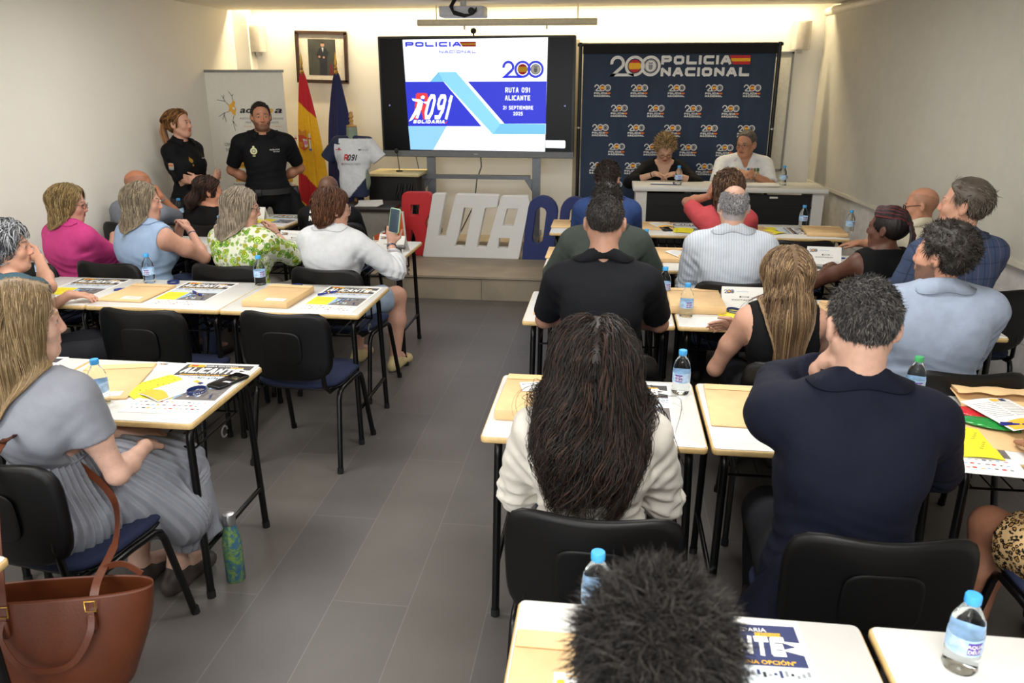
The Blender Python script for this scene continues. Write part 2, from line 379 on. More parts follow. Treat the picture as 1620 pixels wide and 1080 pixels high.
def surface(fn, lo, hi, h, B=12, slack=.03):
    """mesh of fn = 0 on a grid of spacing h; fn(P, centre, radius)"""
    lo = np.asarray(lo, float)-2*h; hi = np.asarray(hi, float)+2*h
    N = np.ceil((hi-lo)/h).astype(int)+1; nb = -(-N//B); N = nb*B
    V = np.full(tuple(N), 1., np.float32)
    bi = np.stack(np.meshgrid(*[np.arange(n) for n in nb], indexing='ij'), -1).reshape(-1, 3)
    cen = lo+(bi*B+B/2-.5)*h; R = B*h*.87
    dc = fn(cen, None, None)
    g = np.stack(np.meshgrid(*[np.arange(B)]*3, indexing='ij'), -1).reshape(-1, 3)
    for q in range(len(bi)):
        o = bi[q]*B; sl = tuple(slice(o[k], o[k]+B) for k in range(3))
        if abs(dc[q]) > R*1.3+slack:
            V[sl] = 1. if dc[q] > 0 else -1.; continue
        V[sl] = fn(lo+(o+g)*h, cen[q], R).reshape(B, B, B)
    S = V < 0
    cnt = np.zeros(tuple(N-1), np.int8)
    for (i, j, k) in CE: cnt += S[i:N[0]-1+i, j:N[1]-1+j, k:N[2]-1+k]
    cells = np.argwhere((cnt > 0) & (cnt < 8))
    cv = np.stack([V[cells[:, 0]+i, cells[:, 1]+j, cells[:, 2]+k] for (i, j, k) in CE], 1)
    acc = np.zeros((len(cells), 3)); n = np.zeros(len(cells)); ce = np.array(CE, float)
    for a, b in EDG:
        x = (cv[:, a] < 0) != (cv[:, b] < 0)
        t = np.clip(cv[:, a]/(cv[:, a]-cv[:, b]+1e-12), 0, 1)
        acc[x] += (ce[a]+np.outer(t, ce[b]-ce[a]))[x]; n[x] += 1
    vs = lo+(cells+acc/np.maximum(n, 1)[:, None])*h
    ix = -np.ones(tuple(N-1), np.int64); ix[tuple(cells.T)] = np.arange(len(cells))
    F = []
    for ax in range(3):
        d = [0, 0, 0]; d[ax] = 1; u, w = [(1, 2), (2, 0), (0, 1)][ax]
        S0 = S[:N[0]-1, :N[1]-1, :N[2]-1]; S1 = S[d[0]:N[0]-1+d[0], d[1]:N[1]-1+d[1], d[2]:N[2]-1+d[2]]
        e = np.argwhere(S0 != S1); e = e[(e[:, u] > 0) & (e[:, w] > 0)]
        eu = np.zeros(3, int); eu[u] = 1; ew = np.zeros(3, int); ew[w] = 1
        q = np.stack([ix[tuple((e-eu-ew).T)], ix[tuple((e-ew).T)], ix[tuple(e.T)], ix[tuple((e-eu).T)]], 1)
        fl = ~S0[tuple(e.T)]; q[fl] = q[fl][:, ::-1]
        F.append(q[(q >= 0).all(1)])
    return vs, np.concatenate(F)
def fast_mesh(name, V, F, m, parent=None, cols=None, smooth=True):
    me = bpy.data.meshes.new(name); V = np.asarray(V, np.float32); F = np.asarray(F, np.int32)
    me.vertices.add(len(V)); me.vertices.foreach_set('co', V.ravel())
    k = F.shape[1]
    me.loops.add(F.size); me.loops.foreach_set('vertex_index', F.ravel())
    me.polygons.add(len(F)); me.polygons.foreach_set('loop_start', np.arange(0, F.size, k, dtype=np.int32)); me.polygons.foreach_set('loop_total', np.full(len(F), k, np.int32))
    me.polygons.foreach_set('use_smooth', np.full(len(F), smooth))
    if cols is not None:
        a = me.attributes.new('Col', 'FLOAT_COLOR', 'POINT'); c = np.ones((len(V), 4), np.float32); c[:, :3] = cols; a.data.foreach_set('color', c.ravel())
    me.update(calc_edges=True); me.validate(); me.materials.append(m)
    o = bpy.data.objects.new(name, me); COL.objects.link(o)
    if parent: o.parent = parent
    return o
def smoothed(V, F, n=1, w=.5):
    E = np.concatenate([F[:, [i, (i+1) % 4]] for i in range(4)]); 
    for _ in range(n):
        A = np.zeros_like(V); c = np.zeros(len(V))
        np.add.at(A, E[:, 0], V[E[:, 1]]); np.add.at(c, E[:, 0], 1); np.add.at(A, E[:, 1], V[E[:, 0]]); np.add.at(c, E[:, 1], 1)
        V = V*(1-w)+w*A/np.maximum(c, 1)[:, None]
    return V
def wav(P, f, seed=0):
    """cheap smooth noise, about -1..1"""
    a = P*f+seed*1.7
    q = a+.9*np.sin(a[:, [1, 2, 0]]*1.3+seed)+.5*np.sin(a[:, [2, 0, 1]]*2.1+2*seed)
    return (np.sin(q[:, 0])*np.cos(q[:, 1]*1.1)+np.sin(q[:, 2]*1.2+q[:, 0]*.5)*.7)/1.4
# ================================================================== people
def rotm(rx=0, ry=0, rz=0):
    return np.array((Matrix.Rotation(rz, 3, 'Z') @ Matrix.Rotation(rx, 3, 'X') @ Matrix.Rotation(ry, 3, 'Y')))
SKIN = mat('skin', '#c89878', .5, var=.05, vscale=60, bump=.05, bscale=300, attr='Col', sss=.12)
HAIRM = mat('hair', '#402f24', .5, var=.10, vscale=120, attr='Col', spec=.4)
def hand(F, w, d, n, L, curl=.5, side=1, s=1., spread=.10, thumb=.6, fc=None):
    """palm, four unequal bent fingers and a thumb from the side of the palm.  w wrist, d direction, n palm normal"""
    d = nrm(d); n = nrm(np.asarray(n)-np.dot(n, d)*d); sd = np.cross(d, n)*side   # sd points to the thumb side
    pe = w+d*.088*s
    F.cap(w, w+d*.03*s, .024*s, .026*s, k=.015)
    F.cap(w+d*.035*s+sd*.016*s, pe-d*.012*s+sd*.024*s, .020*s, .017*s, k=.012, flat=(n, 1.25))
    F.cap(w+d*.035*s-sd*.012*s, pe-d*.016*s-sd*.026*s, .019*s, .016*s, k=.012, flat=(n, 1.25))
    F.cap(w+d*.04*s, pe-d*.01*s, .022*s, .018*s, k=.012, flat=(n, 1.25))
    for i, (o, l) in enumerate(((.031, .92), (.010, 1.0), (-.011, .94), (-.031, .74))):
        c = (curl[i] if hasattr(curl, '__len__') else curl*(1+.12*i)); a = -.02 if i == 0 else 0
        q = w+d*(.086-.004*abs(i-1))*s+sd*o*s; ang = c*.55; dd = nrm(d+sd*(o*spread*30*.1))
        for j, (sl, r0, r1) in enumerate(((.042, .0094, .0086), (.026, .0084, .0078), (.021, .0077, .0066))):
            v = dd*math.cos(ang)+n*math.sin(ang); q2 = q+v*sl*l*s
            F.cap(q, q2, r0*s, r1*s, k=.004); q = q2; ang += c*.75
    t0 = w+d*.026*s+sd*.026*s; v = nrm(d*.62+sd*.75*(1-thumb*.4)+n*.45*thumb); t1 = t0+v*.040*s
    v2 = nrm(d*.9+sd*.25*(1-thumb)+n*.35*thumb); t2 = t1+v2*.032*s; t3 = t2+nrm(v2+n*.15)*.024*s
    F.cap(t0, t1, .0145*s, .0115*s, k=.012); F.cap(t1, t2, .0108*s, .0098*s, k=.004); F.cap(t2, t3, .0096*s, .0078*s, k=.003)
def ik(a, t, l1, l2, pole):
    v = t-a; D = np.linalg.norm(v); D2 = min(max(D, abs(l1-l2)+.02), (l1+l2)*.995); u = v/max(D, 1e-6)
    x = (l1*l1-l2*l2+D2*D2)/(2*D2); h = math.sqrt(max(l1*l1-x*x, 0))
    p = nrm(np.asarray(pole, float)-np.dot(pole, u)*u)
    return a+u*x+p*h, a+u*D2
HL_Y = [-.13, -.05, -.028, -.018, 0, .018, .03, .045, .062, .078, .2]
HL_Z = [-.075, -.070, -.045, .012, .020, .008, .035, .062, .080, .098, .3]
def hairline(y, hi=0): return np.interp(y, HL_Y, HL_Z)+hi*np.clip((y-.02)/.05, 0, 1)
def skincol(h): return np.array(lin(h)[:3])

PEOPLE = {}
def person(key, label, at, yaw=0, sit=True, lean=.06, slean=0, twist=0, S=1., fem=False, bw=1., belly=0, bust=0, h=.0085,
           skin='#c89878', head=(0, 0, 0), hs=1., L=None, R=None, legs=None, hair=None, top=None, bottom=None, shoe='#222222',
           beard=0, bald=None, brow='#3a2a20', floor=0, lips='#a8604f', seat=.535, smile=0, group=None, pel=None, thickneck=1., knee=0):
    """at: centre of the head in the room.  All joints follow from the pelvis and the lean of the torso."""
    hipz = seat if sit else .93*S
    TR = rotm(rx=-lean, ry=slean, rz=twist)
    nl = .735*S
    for _ in range(3):      # torso length so that the head comes where it is wanted
        off = TR @ np.array((0, .0, nl)); nl += (at[2]-floor-(hipz+off[2]))*.97
    tf = nl/.735
    if not sit: 
        hipz = .93*S; 
    tf = min(max(tf, .80), 1.18); off = TR @ np.array((0, 0, .735*tf))
    cy, sy = math.cos(yaw), math.sin(yaw)
    ox, oy = at[0]-(cy*off[0]-sy*off[1]), at[1]-(sy*off[0]+cy*off[1])
    root = thing('person', label, 'person', (ox, oy, floor), yaw, group)
    pz = at[2]-floor-off[2]     # pelvis height
    T = (TR, np.array((0, 0, pz)))
    ws = bw*(.92 if fem else 1.); U = tf
    sc = max(S, .9)
    def P(x, y, z): return TR @ np.array((x, y, z*U))+T[1]
    B = SDF(); hw = 1.05 if fem else 1.
    # --- trunk
    B.ell(P(0, -.005, .02), (.165*ws*hw, .125*bw, .12), R=TR, k=.04)
    B.cap(P(0, 0, .06), P(0, .005, .28), (.118 if fem else .135)*ws, (.125 if fem else .142)*ws, k=.05, flat=(TR @ (0, 1, 0), 1.22))
    B.ell(P(0, -.005, .37), (.150*ws, .112*bw, .19*U), R=TR, k=.04)
    B.cap(P(-.125*ws, -.012, .485), P(.125*ws, -.012, .485), .066*bw, k=.04, flat=(TR @ (0, 1, 0), 1.05))
    for e in (-1, 1):
        B.ell(P(e*.085*ws, -.075*bw, .40), (.07, .035, .09), R=TR, k=.04)
        B.cap(P(e*.14*ws, -.01, .51), P(e*.02, -.018, .595), .034*bw, .036*thickneck, k=.04)
        if bust: B.ell(P(e*.078*ws, .085*bw, .36), (.062*bust, .055*bust, .062*bust), R=TR, k=.03)
        else: B.ell(P(e*.075*ws, .07, .42), (.075, .045, .06), R=TR, k=.04)
    if belly: B.ell(P(0, .05+.04*belly, .13), (.15*ws, .10+.03*belly, .15), R=TR, k=.05)
    # --- head frame
    nb = P(0, -.015, .575); HR = TR @ rotm(rz=head[0]) @ rotm(rx=head[1]) @ rotm(ry=head[2])
    # keep the neck under the head
    hc = P(0, .0, .735); s = 1.0*hs
    H = (HR*1., hc)
    def Q(x, y, z): return HR @ (np.array((x, y, z))*s)+hc
    B.cap(nb, Q(0, -.018, -.05), .058*thickneck*(.9 if fem else 1), .053*thickneck*(.88 if fem else 1), k=.03)
    nB = len(B.p)
    B.ell(Q(0, -.017, .036), np.array((.0765, .097, .088))*s, R=HR, k=.02)
    B.ell(Q(0, .030, -.028), np.array((.060, .060, .082))*s, R=HR, k=.03)
    B.ell(Q(0, .052, -.094), np.array((.030, .032, .022))*s, R=HR, k=.028)
    for e in (-1, 1):
        B.cap(Q(e*.055, -.005, -.045), Q(e*.028, .052, -.088), .018*s, .016*s, k=.03)
        B.ell(Q(e*.040, .058, -.026), np.array((.024, .022, .022))*s, R=HR, k=.02)
        B.ell(Q(e*.031, .100, .006), np.array((.019, .016, .013))*s, R=HR, k=.012, sub=True)
        B.ell(Q(e*.031, .0775, .004), np.array((.0135, .0125, .0125))*s, R=HR, k=.003)
        B.cap(Q(e*.012, .088, .026), Q(e*.046, .074, .022), .007*s, .006*s, k=.012)
        B.cap(Q(e*.018, .090, .012), Q(e*.043, .080, .012), .004*s, .0035*s, k=.004)
        B.ell(Q(e*.010, .093, -.033), np.array((.0085, .009, .007))*s, R=HR, k=.006)
        B.ell(Q(e*.083, -.012, -.006), np.array((.012, .021, .034))*s, R=HR @ rotm(rz=e*.30, rx=.15), k=.008)
        B.ell(Q(e*.094, -.006, -.003), np.array((.006, .011, .018))*s, R=HR @ rotm(rz=e*.30), k=.006, sub=True)
    B.cap(Q(0, .086, .016), Q(0, .101, -.027), .0078*s, .0100*s, k=.009)
    B.cap(Q(-.019, .0825, -.0525), Q(.019, .0825, -.0525), .0072*s, k=.006); B.cap(Q(-.016, .083, -.063), Q(.016, .083, -.063), .0078*s, k=.006)
    B.cap(Q(-.024, .094, -.0575), Q(.024, .094, -.0575), .0035*s, k=.004, sub=True)
    headp = B.p[nB:]
    # --- arms
    sw = .178*ws
    J = {}; l1, l2 = .285*sc, .255*sc
    armp = []
    for e, spec, nm in ((-1, L, 'L'), (1, R, 'R')):
        spec = dict(spec or {})
        sh = P(e*sw, -.012+spec.get('shf', 0), .485+spec.get('shz', 0))
        tgt = np.array(spec.get('to', (e*.17, .34, pz+.22)), float)
        if 'world' in spec:
            wv = np.array(spec['world'], float)-np.array((ox, oy, floor)); tgt = np.array((cy*wv[0]+sy*wv[1], -sy*wv[0]+cy*wv[1], wv[2]))
        el, wr = ik(sh, tgt, l1, l2, spec.get('pole', (e*.6, -.5, -.7)))
        J[nm] = (sh, el, wr); n0 = len(B.p); aw = (.88 if fem else 1.)*(.5+.5*bw)
        B.cap(sh+TR @ (-e*.01, 0, -.005), sh*.5+el*.5, .060*aw, .047*aw*spec.get('fat', 1), k=.05)
        B.cap(sh*.5+el*.5, el, .047*aw*spec.get('fat', 1), .039*aw, k=.03)
        fm = el*.65+wr*.35
        B.cap(el, fm, .039*aw, .042*aw, k=.02); B.cap(fm, wr, .041*aw, .026*aw, k=.02)
        d = spec.get('dir'); d = nrm(wr-el) if d is None else nrm(d)
        pn = spec.get('palm', (0, 0, -1))
        hand(B, wr, d, np.array(pn, float), .18, spec.get('curl', .45), side=spec.get('side', -e if pn[2] < 0 else e), s=(.92 if fem else 1.02)*spec.get('hsz', 1), thumb=spec.get('thumb', .5), spread=spec.get('spread', .1))
        armp.append((n0, len(B.p)))
    # --- legs
    lw = bw*(1.05 if fem else 1.); LG = []
    for e in (-1, 1):
        if sit:
            hp = np.array((e*.09*ws, .03, pz-.01)); kn = np.array((e*(.105+knee), .43*sc+.02, min(pz, .535)-.02)); an = np.array((e*(.10+knee*.8), .40*sc, .10))
        else:
            hp = P(e*.095*ws, 0, .0); kn = np.array((e*(.11+knee), .03, .50*S)); an = np.array((e*(.12+knee*1.4), -.01, .10))
        if legs and e in legs:
            kn = np.array(legs[e][0], float); an = np.array(legs[e][1], float)
        LG.append((e, hp, kn, an))
        B.cap(hp, kn, .082*lw, .055*lw, k=.03); B.cap(kn, kn*.6+an*.4, .052*lw, .054*lw, k=.03); B.cap(kn*.6+an*.4, an, .053*lw, .036, k=.03)
        B.cap(an, an+(0, .13, -.045), .034, .030, k=.02)
    # --- body surface
    hid = B
    lo, hi = B.bounds()
    lo[2] = max(lo[2], 0)
    V, F = surface(lambda p, c, r: B.ev(p, c, r), lo, hi, h)
    q = ((V-hc) @ HR)/s    # head frame
    base = skincol(skin); C = np.tile(base, (len(V), 1))
    inh = (np.abs(q) < .16).all(1)
    def mask(x0, y0, z0, rx, ry, rz): return inh & ((((q-(x0, y0, z0))/(rx, ry, rz))**2).sum(1) < 1)
    redn = np.exp(-(((q-(0, .10, -.02))/(.05, .05, .03))**2).sum(1))*inh
    C *= 1+redn[:, None]*np.array((.04, -.10, -.10))
    if smile >= 0: C[mask(0, .088, -.0575, .023, .02, .0105)] = skincol(lips)
    C[mask(0, .092, -.0575, .022, .02, .0022)] *= .35
    for e in (-1, 1):
        C[mask(e*.031, .088, .0035, .0125, .014, .0052)] = (.36, .33, .30)
        C[mask(e*.031, .092, .0038, .0062, .012, .0056)] = (.03, .02, .015)
        C[mask(e*.031, .090, .0095, .0155, .012, .0022)] = base*.25
        C[mask(e*.030, .086, .028, .018, .02, .0042)] = skincol(brow)*.8+base*.2
    if beard:
        ch = inh & (q[:, 1] > -.012) & (q[:, 2] < -.066+.75*(np.abs(q[:, 0])-.022).clip(0)) & (q[:, 2] > -.125) & ~mask(0, .09, -.0575, .021, .03, .009) | mask(0, .092, -.0455, .024, .02, .0045)
        C[ch] = C[ch]*(1-beard)+skincol(brow)*beard
    if bald:        # (hair colour, how far up it reaches): cropped hair on a bare head
        hz = inh & (q[:, 2] > hairline(q[:, 1])) 
        tp = hz & ((q[:, 2]-.3*(q[:, 1]+.03)) < bald[1]+.35*np.abs(q[:, 0]))
        w = (bald[2] if len(bald) > 2 else .55)
        C[tp] = C[tp]*(1-w)+skincol(bald[0])*w
    fast_mesh('body', V, F, SKIN, root, C)
    D = dict(root=root, B=B, T=T, P=P, Q=Q, H=H, J=J, LG=LG, pz=pz, s=s, hc=hc, HR=HR, TR=TR, h=h, ws=ws, bw=bw, sc=sc, fem=fem, headp=headp, o=(ox, oy, floor), yaw=yaw, U=U, sit=sit, key=key, bust=bust, belly=belly, hw=hw, armp=armp)
    PEOPLE[key] = D
    if top: D['top'] = garment_top(D, **top)
    if bottom: D['bot'] = garment_bottom(D, **bottom)
    for (e, hp, kn, an) in LG:
        f = SDF(); f.cap(an+(0, -.05, -.06), an+(0, .0, -.055), .036, .042, k=.02, flat=((0, 0, 1), .8)); f.cap(an+(0, .03, -.055), an+(e*.01, .155, -.065), .043, .036, k=.03); f.ell(an+(0, .0, -.02), (.042, .05, .05), k=.02)
        l_, h_ = f.bounds(); l_[2] = max(l_[2], .002)
        V2, F2 = surface(lambda p, c, r: np.maximum(f.ev(p), .004-p[:, 2]), l_-.01, h_, .011)
        fast_mesh('shoe', V2, F2, mat('shoe_'+shoe, shoe, .5), root)
    if hair: make_hair(D, **hair)
    print('person', key, 'tf %.2f pel %.2f root %.2f %.2f' % (tf, pz, ox, oy))
    return D

def cloth(name, col, style=None, rough=.8, **k):
    m = mat('cloth_'+name, col, rough, var=.05, vscale=25, bump=.25, bscale=350, spec=.25, **k)
    if style and not m.get('styled'):
        m['styled'] = 1; nt = m.node_tree; mx = [n for n in nt.nodes if n.type == 'MIX'][0]; tc = [n for n in nt.nodes if n.type == 'TEX_COORD'][0]
        L = nt.links.new
        def math_(op, a, b=None):
            n = nt.nodes.new('ShaderNodeMath'); n.operation = op
            for i, x in enumerate((a, b)):
                if x is None: continue
                if isinstance(x, (int, float)): n.inputs[i].default_value = x
                else: L(x, n.inputs[i])
            return n.outputs[0]
        sp = nt.nodes.new('ShaderNodeSeparateXYZ'); L(tc.outputs['Object'], sp.inputs[0])
        def mixc(f, a, b):
            n = nt.nodes.new('ShaderNodeMix'); n.data_type = 'RGBA'
            L(f, n.inputs[0])
            for i, x in ((6, a), (7, b)):
                if isinstance(x, str): n.inputs[i].default_value = lin(x)
                else: L(x, n.inputs[i])
            return n.outputs[2]
        def line(sock, freq, width, ph=0): 
            a = math_('MULTIPLY_ADD', sock, freq); a.node.inputs[2].default_value = ph
            fr = math_('FRACT', a); return math_('LESS_THAN', fr, width)
        if style[0] == 'stripe': out = mixc(line(sp.outputs[0], style[2], .35), col, style[1])
        elif style[0] == 'plaid':
            fx = line(sp.outputs[0], 15, .10); fz = line(sp.outputs[2], 13, .10); fx2 = line(sp.outputs[0], 15, .05, .5)
            o1 = mixc(math_('MULTIPLY', fx, .6), col, style[1]); o2 = mixc(math_('MULTIPLY', fz, .5), o1, style[1]); out = mixc(math_('MULTIPLY', fx2, .5), o2, '#8d6a78')
        elif style[0] == 'floral':
            def vor(scale, thr, seedoff, soft=.02, feat='F1'):
                v = nt.nodes.new('ShaderNodeTexVoronoi'); v.inputs['Scale'].default_value = scale; v.inputs['Randomness'].default_value = .8
                mp_ = nt.nodes.new('ShaderNodeMapping'); mp_.inputs['Location'].default_value = (seedoff, seedoff*2, seedoff*.7); L(tc.outputs['Object'], mp_.inputs[0]); L(mp_.outputs[0], v.inputs[0])
                return v
            out = col
            for (sc_, thr, so, c1, c2) in ((15, .46, 0, '#6f9e2c', '#d3e67c'), (19, .40, 5, '#35602a', '#86b83a'), (23, .36, 9, '#b8ae2c', '#66801c'), (32, .34, 13, '#2f5a2c', '#dfe6c6'), (27, .36, 21, '#5a8a34', '#a8c060')):
                v = vor(sc_, thr, so); f = math_('LESS_THAN', v.outputs[0], thr); g = math_('LESS_THAN', math_('FRACT', math_('MULTIPLY', v.outputs[0], 7)), .45)
                sc2 = nt.nodes.new('ShaderNodeSeparateColor'); L(v.outputs['Color'], sc2.inputs[0])
                f2 = math_('MULTIPLY', f, math_('GREATER_THAN', sc2.outputs[0], .35)); inner = mixc(g, c1, c2); out = mixc(f2, out, inner)
        elif style[0] == 'leopard':
            v = nt.nodes.new('ShaderNodeTexVoronoi'); v.inputs['Scale'].default_value = 70; v.feature = 'F1'
            nz = nt.nodes.new('ShaderNodeTexNoise'); nz.inputs['Scale'].default_value = 60; L(tc.outputs['Object'], nz.inputs['Vector'])
            vm = nt.nodes.new('ShaderNodeVectorMath'); vm.operation = 'MULTIPLY_ADD'; L(nz.outputs['Color'], vm.inputs[0]); vm.inputs[1].default_value = (.02, .02, .02); L(tc.outputs['Object'], vm.inputs[2]); L(vm.outputs[0], v.inputs[0])
            r1 = math_('LESS_THAN', v.outputs[0], .52); r2 = math_('LESS_THAN', v.outputs[0], .26)
            out = mixc(math_('SUBTRACT', r1, r2), col, '#15100c'); out = mixc(r2, out, '#a97f45')
        if isinstance(out, str): mx.inputs[6].default_value = lin(out)
        else: L(out, mx.inputs[6])
    return m

def garment_top(D, m, name='shirt', ease=.012, sleeve=.5, hem=-.02, neck=.0, vneck=0, loose=0, wr=.004, wf=26, wiso=.28, collar=None, jacket=False, drop=0, sleeveless=False, cuff=0, h=None, strap=0, hole=.0, nr=None, puff=0, tail=()):
    """sleeve 0..1 upper arm, 1..2 forearm; neck: height of the neckline in torso units"""
    P, TR, J, ws, bw, U, fem, pz = D['P'], D['TR'], D['J'], D['ws'], D['bw'], D['U'], D['fem'], D['pz']
    G = SDF(); e_ = ease; hw = D['hw']
    G.ell(P(0, -.005, .03), (.165*ws*hw+e_+loose*.6, .125*bw+e_+loose*.4, .13+e_), R=TR, k=.05)
    G.cap(P(0, 0, hem+.10), P(0, .005, .28), (.122 if fem else .137)*ws+e_+loose, (.128 if fem else .143)*ws+e_+loose*.5, k=.06, flat=(TR @ (0, 1, 0), 1.18))
    G.ell(P(0, -.005, .37), (.150*ws+e_+loose*.3, .112*bw+e_+loose*.3, .19*U+e_*.5), R=TR, k=.05)
    G.cap(P(-.125*ws, -.012, .485), P(.125*ws, -.012, .485), .066*bw+e_, k=.04)
    for e in (-1, 1):
        G.ell(P(e*.085*ws, -.075*bw, .40), (.07+e_, .035+e_, .09+e_), R=TR, k=.05)
        G.cap(P(e*.14*ws, -.01, .51), P(e*.03, -.018, .585), .036*bw+e_, .042+e_*.8, k=.05)
        if D['bust']: G.ell(P(e*.078*ws, .085*bw, .36), np.array((.062, .055, .062))*D['bust']+e_, R=TR, k=.05)
        else: G.ell(P(e*.075*ws, .07, .42), (.075+e_, .045+e_, .06+e_), R=TR, k=.05)
    if D['belly']: G.ell(P(0, .05+.04*D['belly'], .13), (.15*ws+e_, .10+.03*D['belly']+e_, .15+e_), R=TR, k=.05)
    nr = nr or ((.066 if fem else .071)*(1 if fem else 1.0) if collar else (.098 if fem else .084))
    for q in tail: G.cap(P(*q[0]), P(*q[1]), q[2], q[3], k=.05, flat=(TR @ (0, 1, 0), 1.2))
    body_n = len(G.p); sl = []
    for e, nm in ((-1, 'L'), (1, 'R')):
        sh, el, wr_ = J[nm]; aw = (.88 if fem else 1.)*(.5+.5*bw)
        if sleeve <= 0: continue
        t = min(sleeve, 1); end = sh+(el-sh)*t
        r0 = .062*aw+e_+puff; r1 = (.062+(.040-.062)*t)*aw+e_+loose*.5+puff*.6
        G.cap(sh, end, r0, r1, k=.04); cutp, cutd = end, nrm(el-sh)
        if sleeve > 1:
            t2 = sleeve-1; end = el+(wr_-el)*t2
            G.cap(el, end, r1, (.042+(.027-.042)*t2)*aw+e_+loose*.4+cuff, k=.02); cutp, cutd = end, nrm(wr_-el)
        sl.append((cutp, cutd, sh, el, wr_, r1))
    body = D['B']; nk = P(0, -.005, .575+neck+(.016 if collar else 0)); nd = nrm(TR @ (0, .35, 1.)); hemp = P(0, 0, hem); up = TR @ (0, 0, 1)
    def fn(p, c, r):
        d = G.ev(p, c, r)
        rr = r or .1
        if wr:
            w = wav(p*np.array((.8, 1, 1.3)), wf, 3)*wiso+wav(p, wf*1.9, 5)*wiso*.5
            for (cutp, cutd, sh, el, wr_, r1) in sl:
                g = np.exp(-((p-el)**2).sum(1)/.006); w = w+g*np.sin((p @ nrm(wr_-sh))*190)*.9
                g2 = np.exp(-((p-(sh-TR @ (0, 0, .09)))**2).sum(1)/.005); w = w+g2*.7*np.sin((p @ nrm(TR @ (0.7 if sh[0] < 0 else -.7, 0, .7)))*150)
            z = (p-T0) @ up; g3 = np.exp(-((z-.15)/.10)**2); w = w+g3*1.1*np.abs(np.sin(z*60+p[:, 0]*6+wav(p, 8, 2)*2.4))
            d = d+w*wr
        # neckline
        pk = p-nk; a = pk @ nd; rx_ = np.sqrt(np.maximum((pk**2).sum(1)-(pk @ up)**2, 0)); d = np.maximum(d, np.minimum(a, nr-rx_))
        if vneck:
            v = p-nk; x = v @ TR[:, 0]; y = v @ TR[:, 1]; z = v @ TR[:, 2]
            cut = np.abs(x)-(.012+(z+vneck*.16)*.42); d = np.where(y > 0, np.maximum(d, -cut.clip(-.05, 9)*1.0) if False else np.where((cut < 0) & (z > -vneck*.16), np.maximum(d, -cut), d), d)
        d = np.maximum(d, -((p-hemp) @ up))
        for (cutp, cutd, sh, el, wr_, r1) in sl:
            v_ = p-cutp; k = v_ @ cutd; ax_ = np.sqrt(np.maximum((v_**2).sum(1)-k*k, 0))
            d = np.where((ax_ < r1+.035) & (k > 0) & (k < .05) & (d < .05), np.maximum(d, np.minimum(k, r1+.035-ax_)), d)
        if sleeveless:
            for e in (-1, 1):
                c0 = P(e*(.178*ws+.035-strap), -.01, .46); d = np.maximum(d, -(np.sqrt((((p-c0) @ TR/np.array((.062+strap*.4, .12, .115+hole)))**2).sum(1))-1)*.06)
        return d
    T0 = P(0, 0, 0)
    lo, hi = G.bounds(); V, F = surface(fn, lo-.02, hi+.02, h or D['h']*1.05, slack=.05)
    o = fast_mesh(name, V, F, m, D['root'])
    D['top_fn'] = fn; D['G'] = G
    if collar:
        cm = collar.get('m', m); C = SDF(); rr = .066*(1 if not fem else .92)+collar.get('r', 0)
        cf = P(0, .0, .606+neck*.8+collar.get('z', 0))
        ax = nrm(TR @ (0, .38, 1.)); hh = collar.get('h', .035)
        X = TR[:, 0]; Yv = np.cross(ax, X)
        b = MB(); n = 30; vs = []; fs = []; op = collar.get('open', .5)
        for q_ in range(n+1):
            a = -PI/2+op+(2*PI-2*op)*q_/n - 2*PI*0
            a = PI/2+op+(2*PI-2*op)*q_/n
            for (rad_, zz) in ((rr+.006, 0), (rr, hh), (rr+.005, hh+.003), (rr+.014, hh-.002), (rr+.044+.008*abs(math.cos(a)), -.030-.008*abs(math.cos(a)))):
                vs.append(cf+(X*math.cos(a)*rad_*1.02+Yv*math.sin(a)*rad_*.98)+ax*(zz-hh*.75))
        for q_ in range(n):
            for l in range(4): fs.append((q_*5+l, q_*5+5+l, q_*5+6+l, q_*5+1+l))
        vs = np.array(vs); I = np.arange(len(vs)) % 5 == 4
        for _ in range(6):
            pp = vs[I]; d0 = fn(pp, None, None); gr = np.stack([fn(pp+np.eye(3)[a_]*.004, None, None)-d0 for a_ in range(3)], 1)/.004; vs[I] = pp-gr*np.clip(d0-.006, -.02, .03)[:, None]*.8
        b.add(vs, fs, cm, True); co = b.build('collar', D['root'])
        md = co.modifiers.new('s', 'SOLIDIFY'); md.thickness = .004; md.offset = 0
    return o
def smax_(a, b, k):
    h = np.clip(.5-.5*(b-a)/k, 0, 1); return b*(1-h)+a*h+k*h*(1-h)
def garment_bottom(D, m, name='trousers', kind='long', ease=.012, h=None):
    G = SDF(); P, TR, ws, bw = D['P'], D['TR'], D['ws'], D['bw']; lw = bw*(1.05 if D['fem'] else 1.)
    G.ell(P(0, -.005, .01), (.170*ws*D['hw']+ease, .130*bw+ease, .13), R=TR, k=.05)
    for (e, hp, kn, an) in D['LG']:
        G.cap(hp, kn, .086*lw+ease, .062*lw+ease, k=.03)
        if kind == 'long': G.cap(kn, an+(0, 0, -.02), .060*lw+ease, .050+ease, k=.03)
    def fn(p, c, r):
        d = G.ev(p, c, r); d = d+wav(p, 24, 1)*.003
        if kind == 'short':
            for (e, hp, kn, an) in D['LG']:
                t = hp+(kn-hp)*.75; u = nrm(kn-hp); k = (p-t) @ u; d = np.where((p[:, 0]*e > 0), np.maximum(d, k), d)
        return np.maximum(d, .03-p[:, 2])
    lo, hi = G.bounds(); V, F = surface(fn, lo, hi, h or .012); return fast_mesh(name, V, F, m, D['root'])

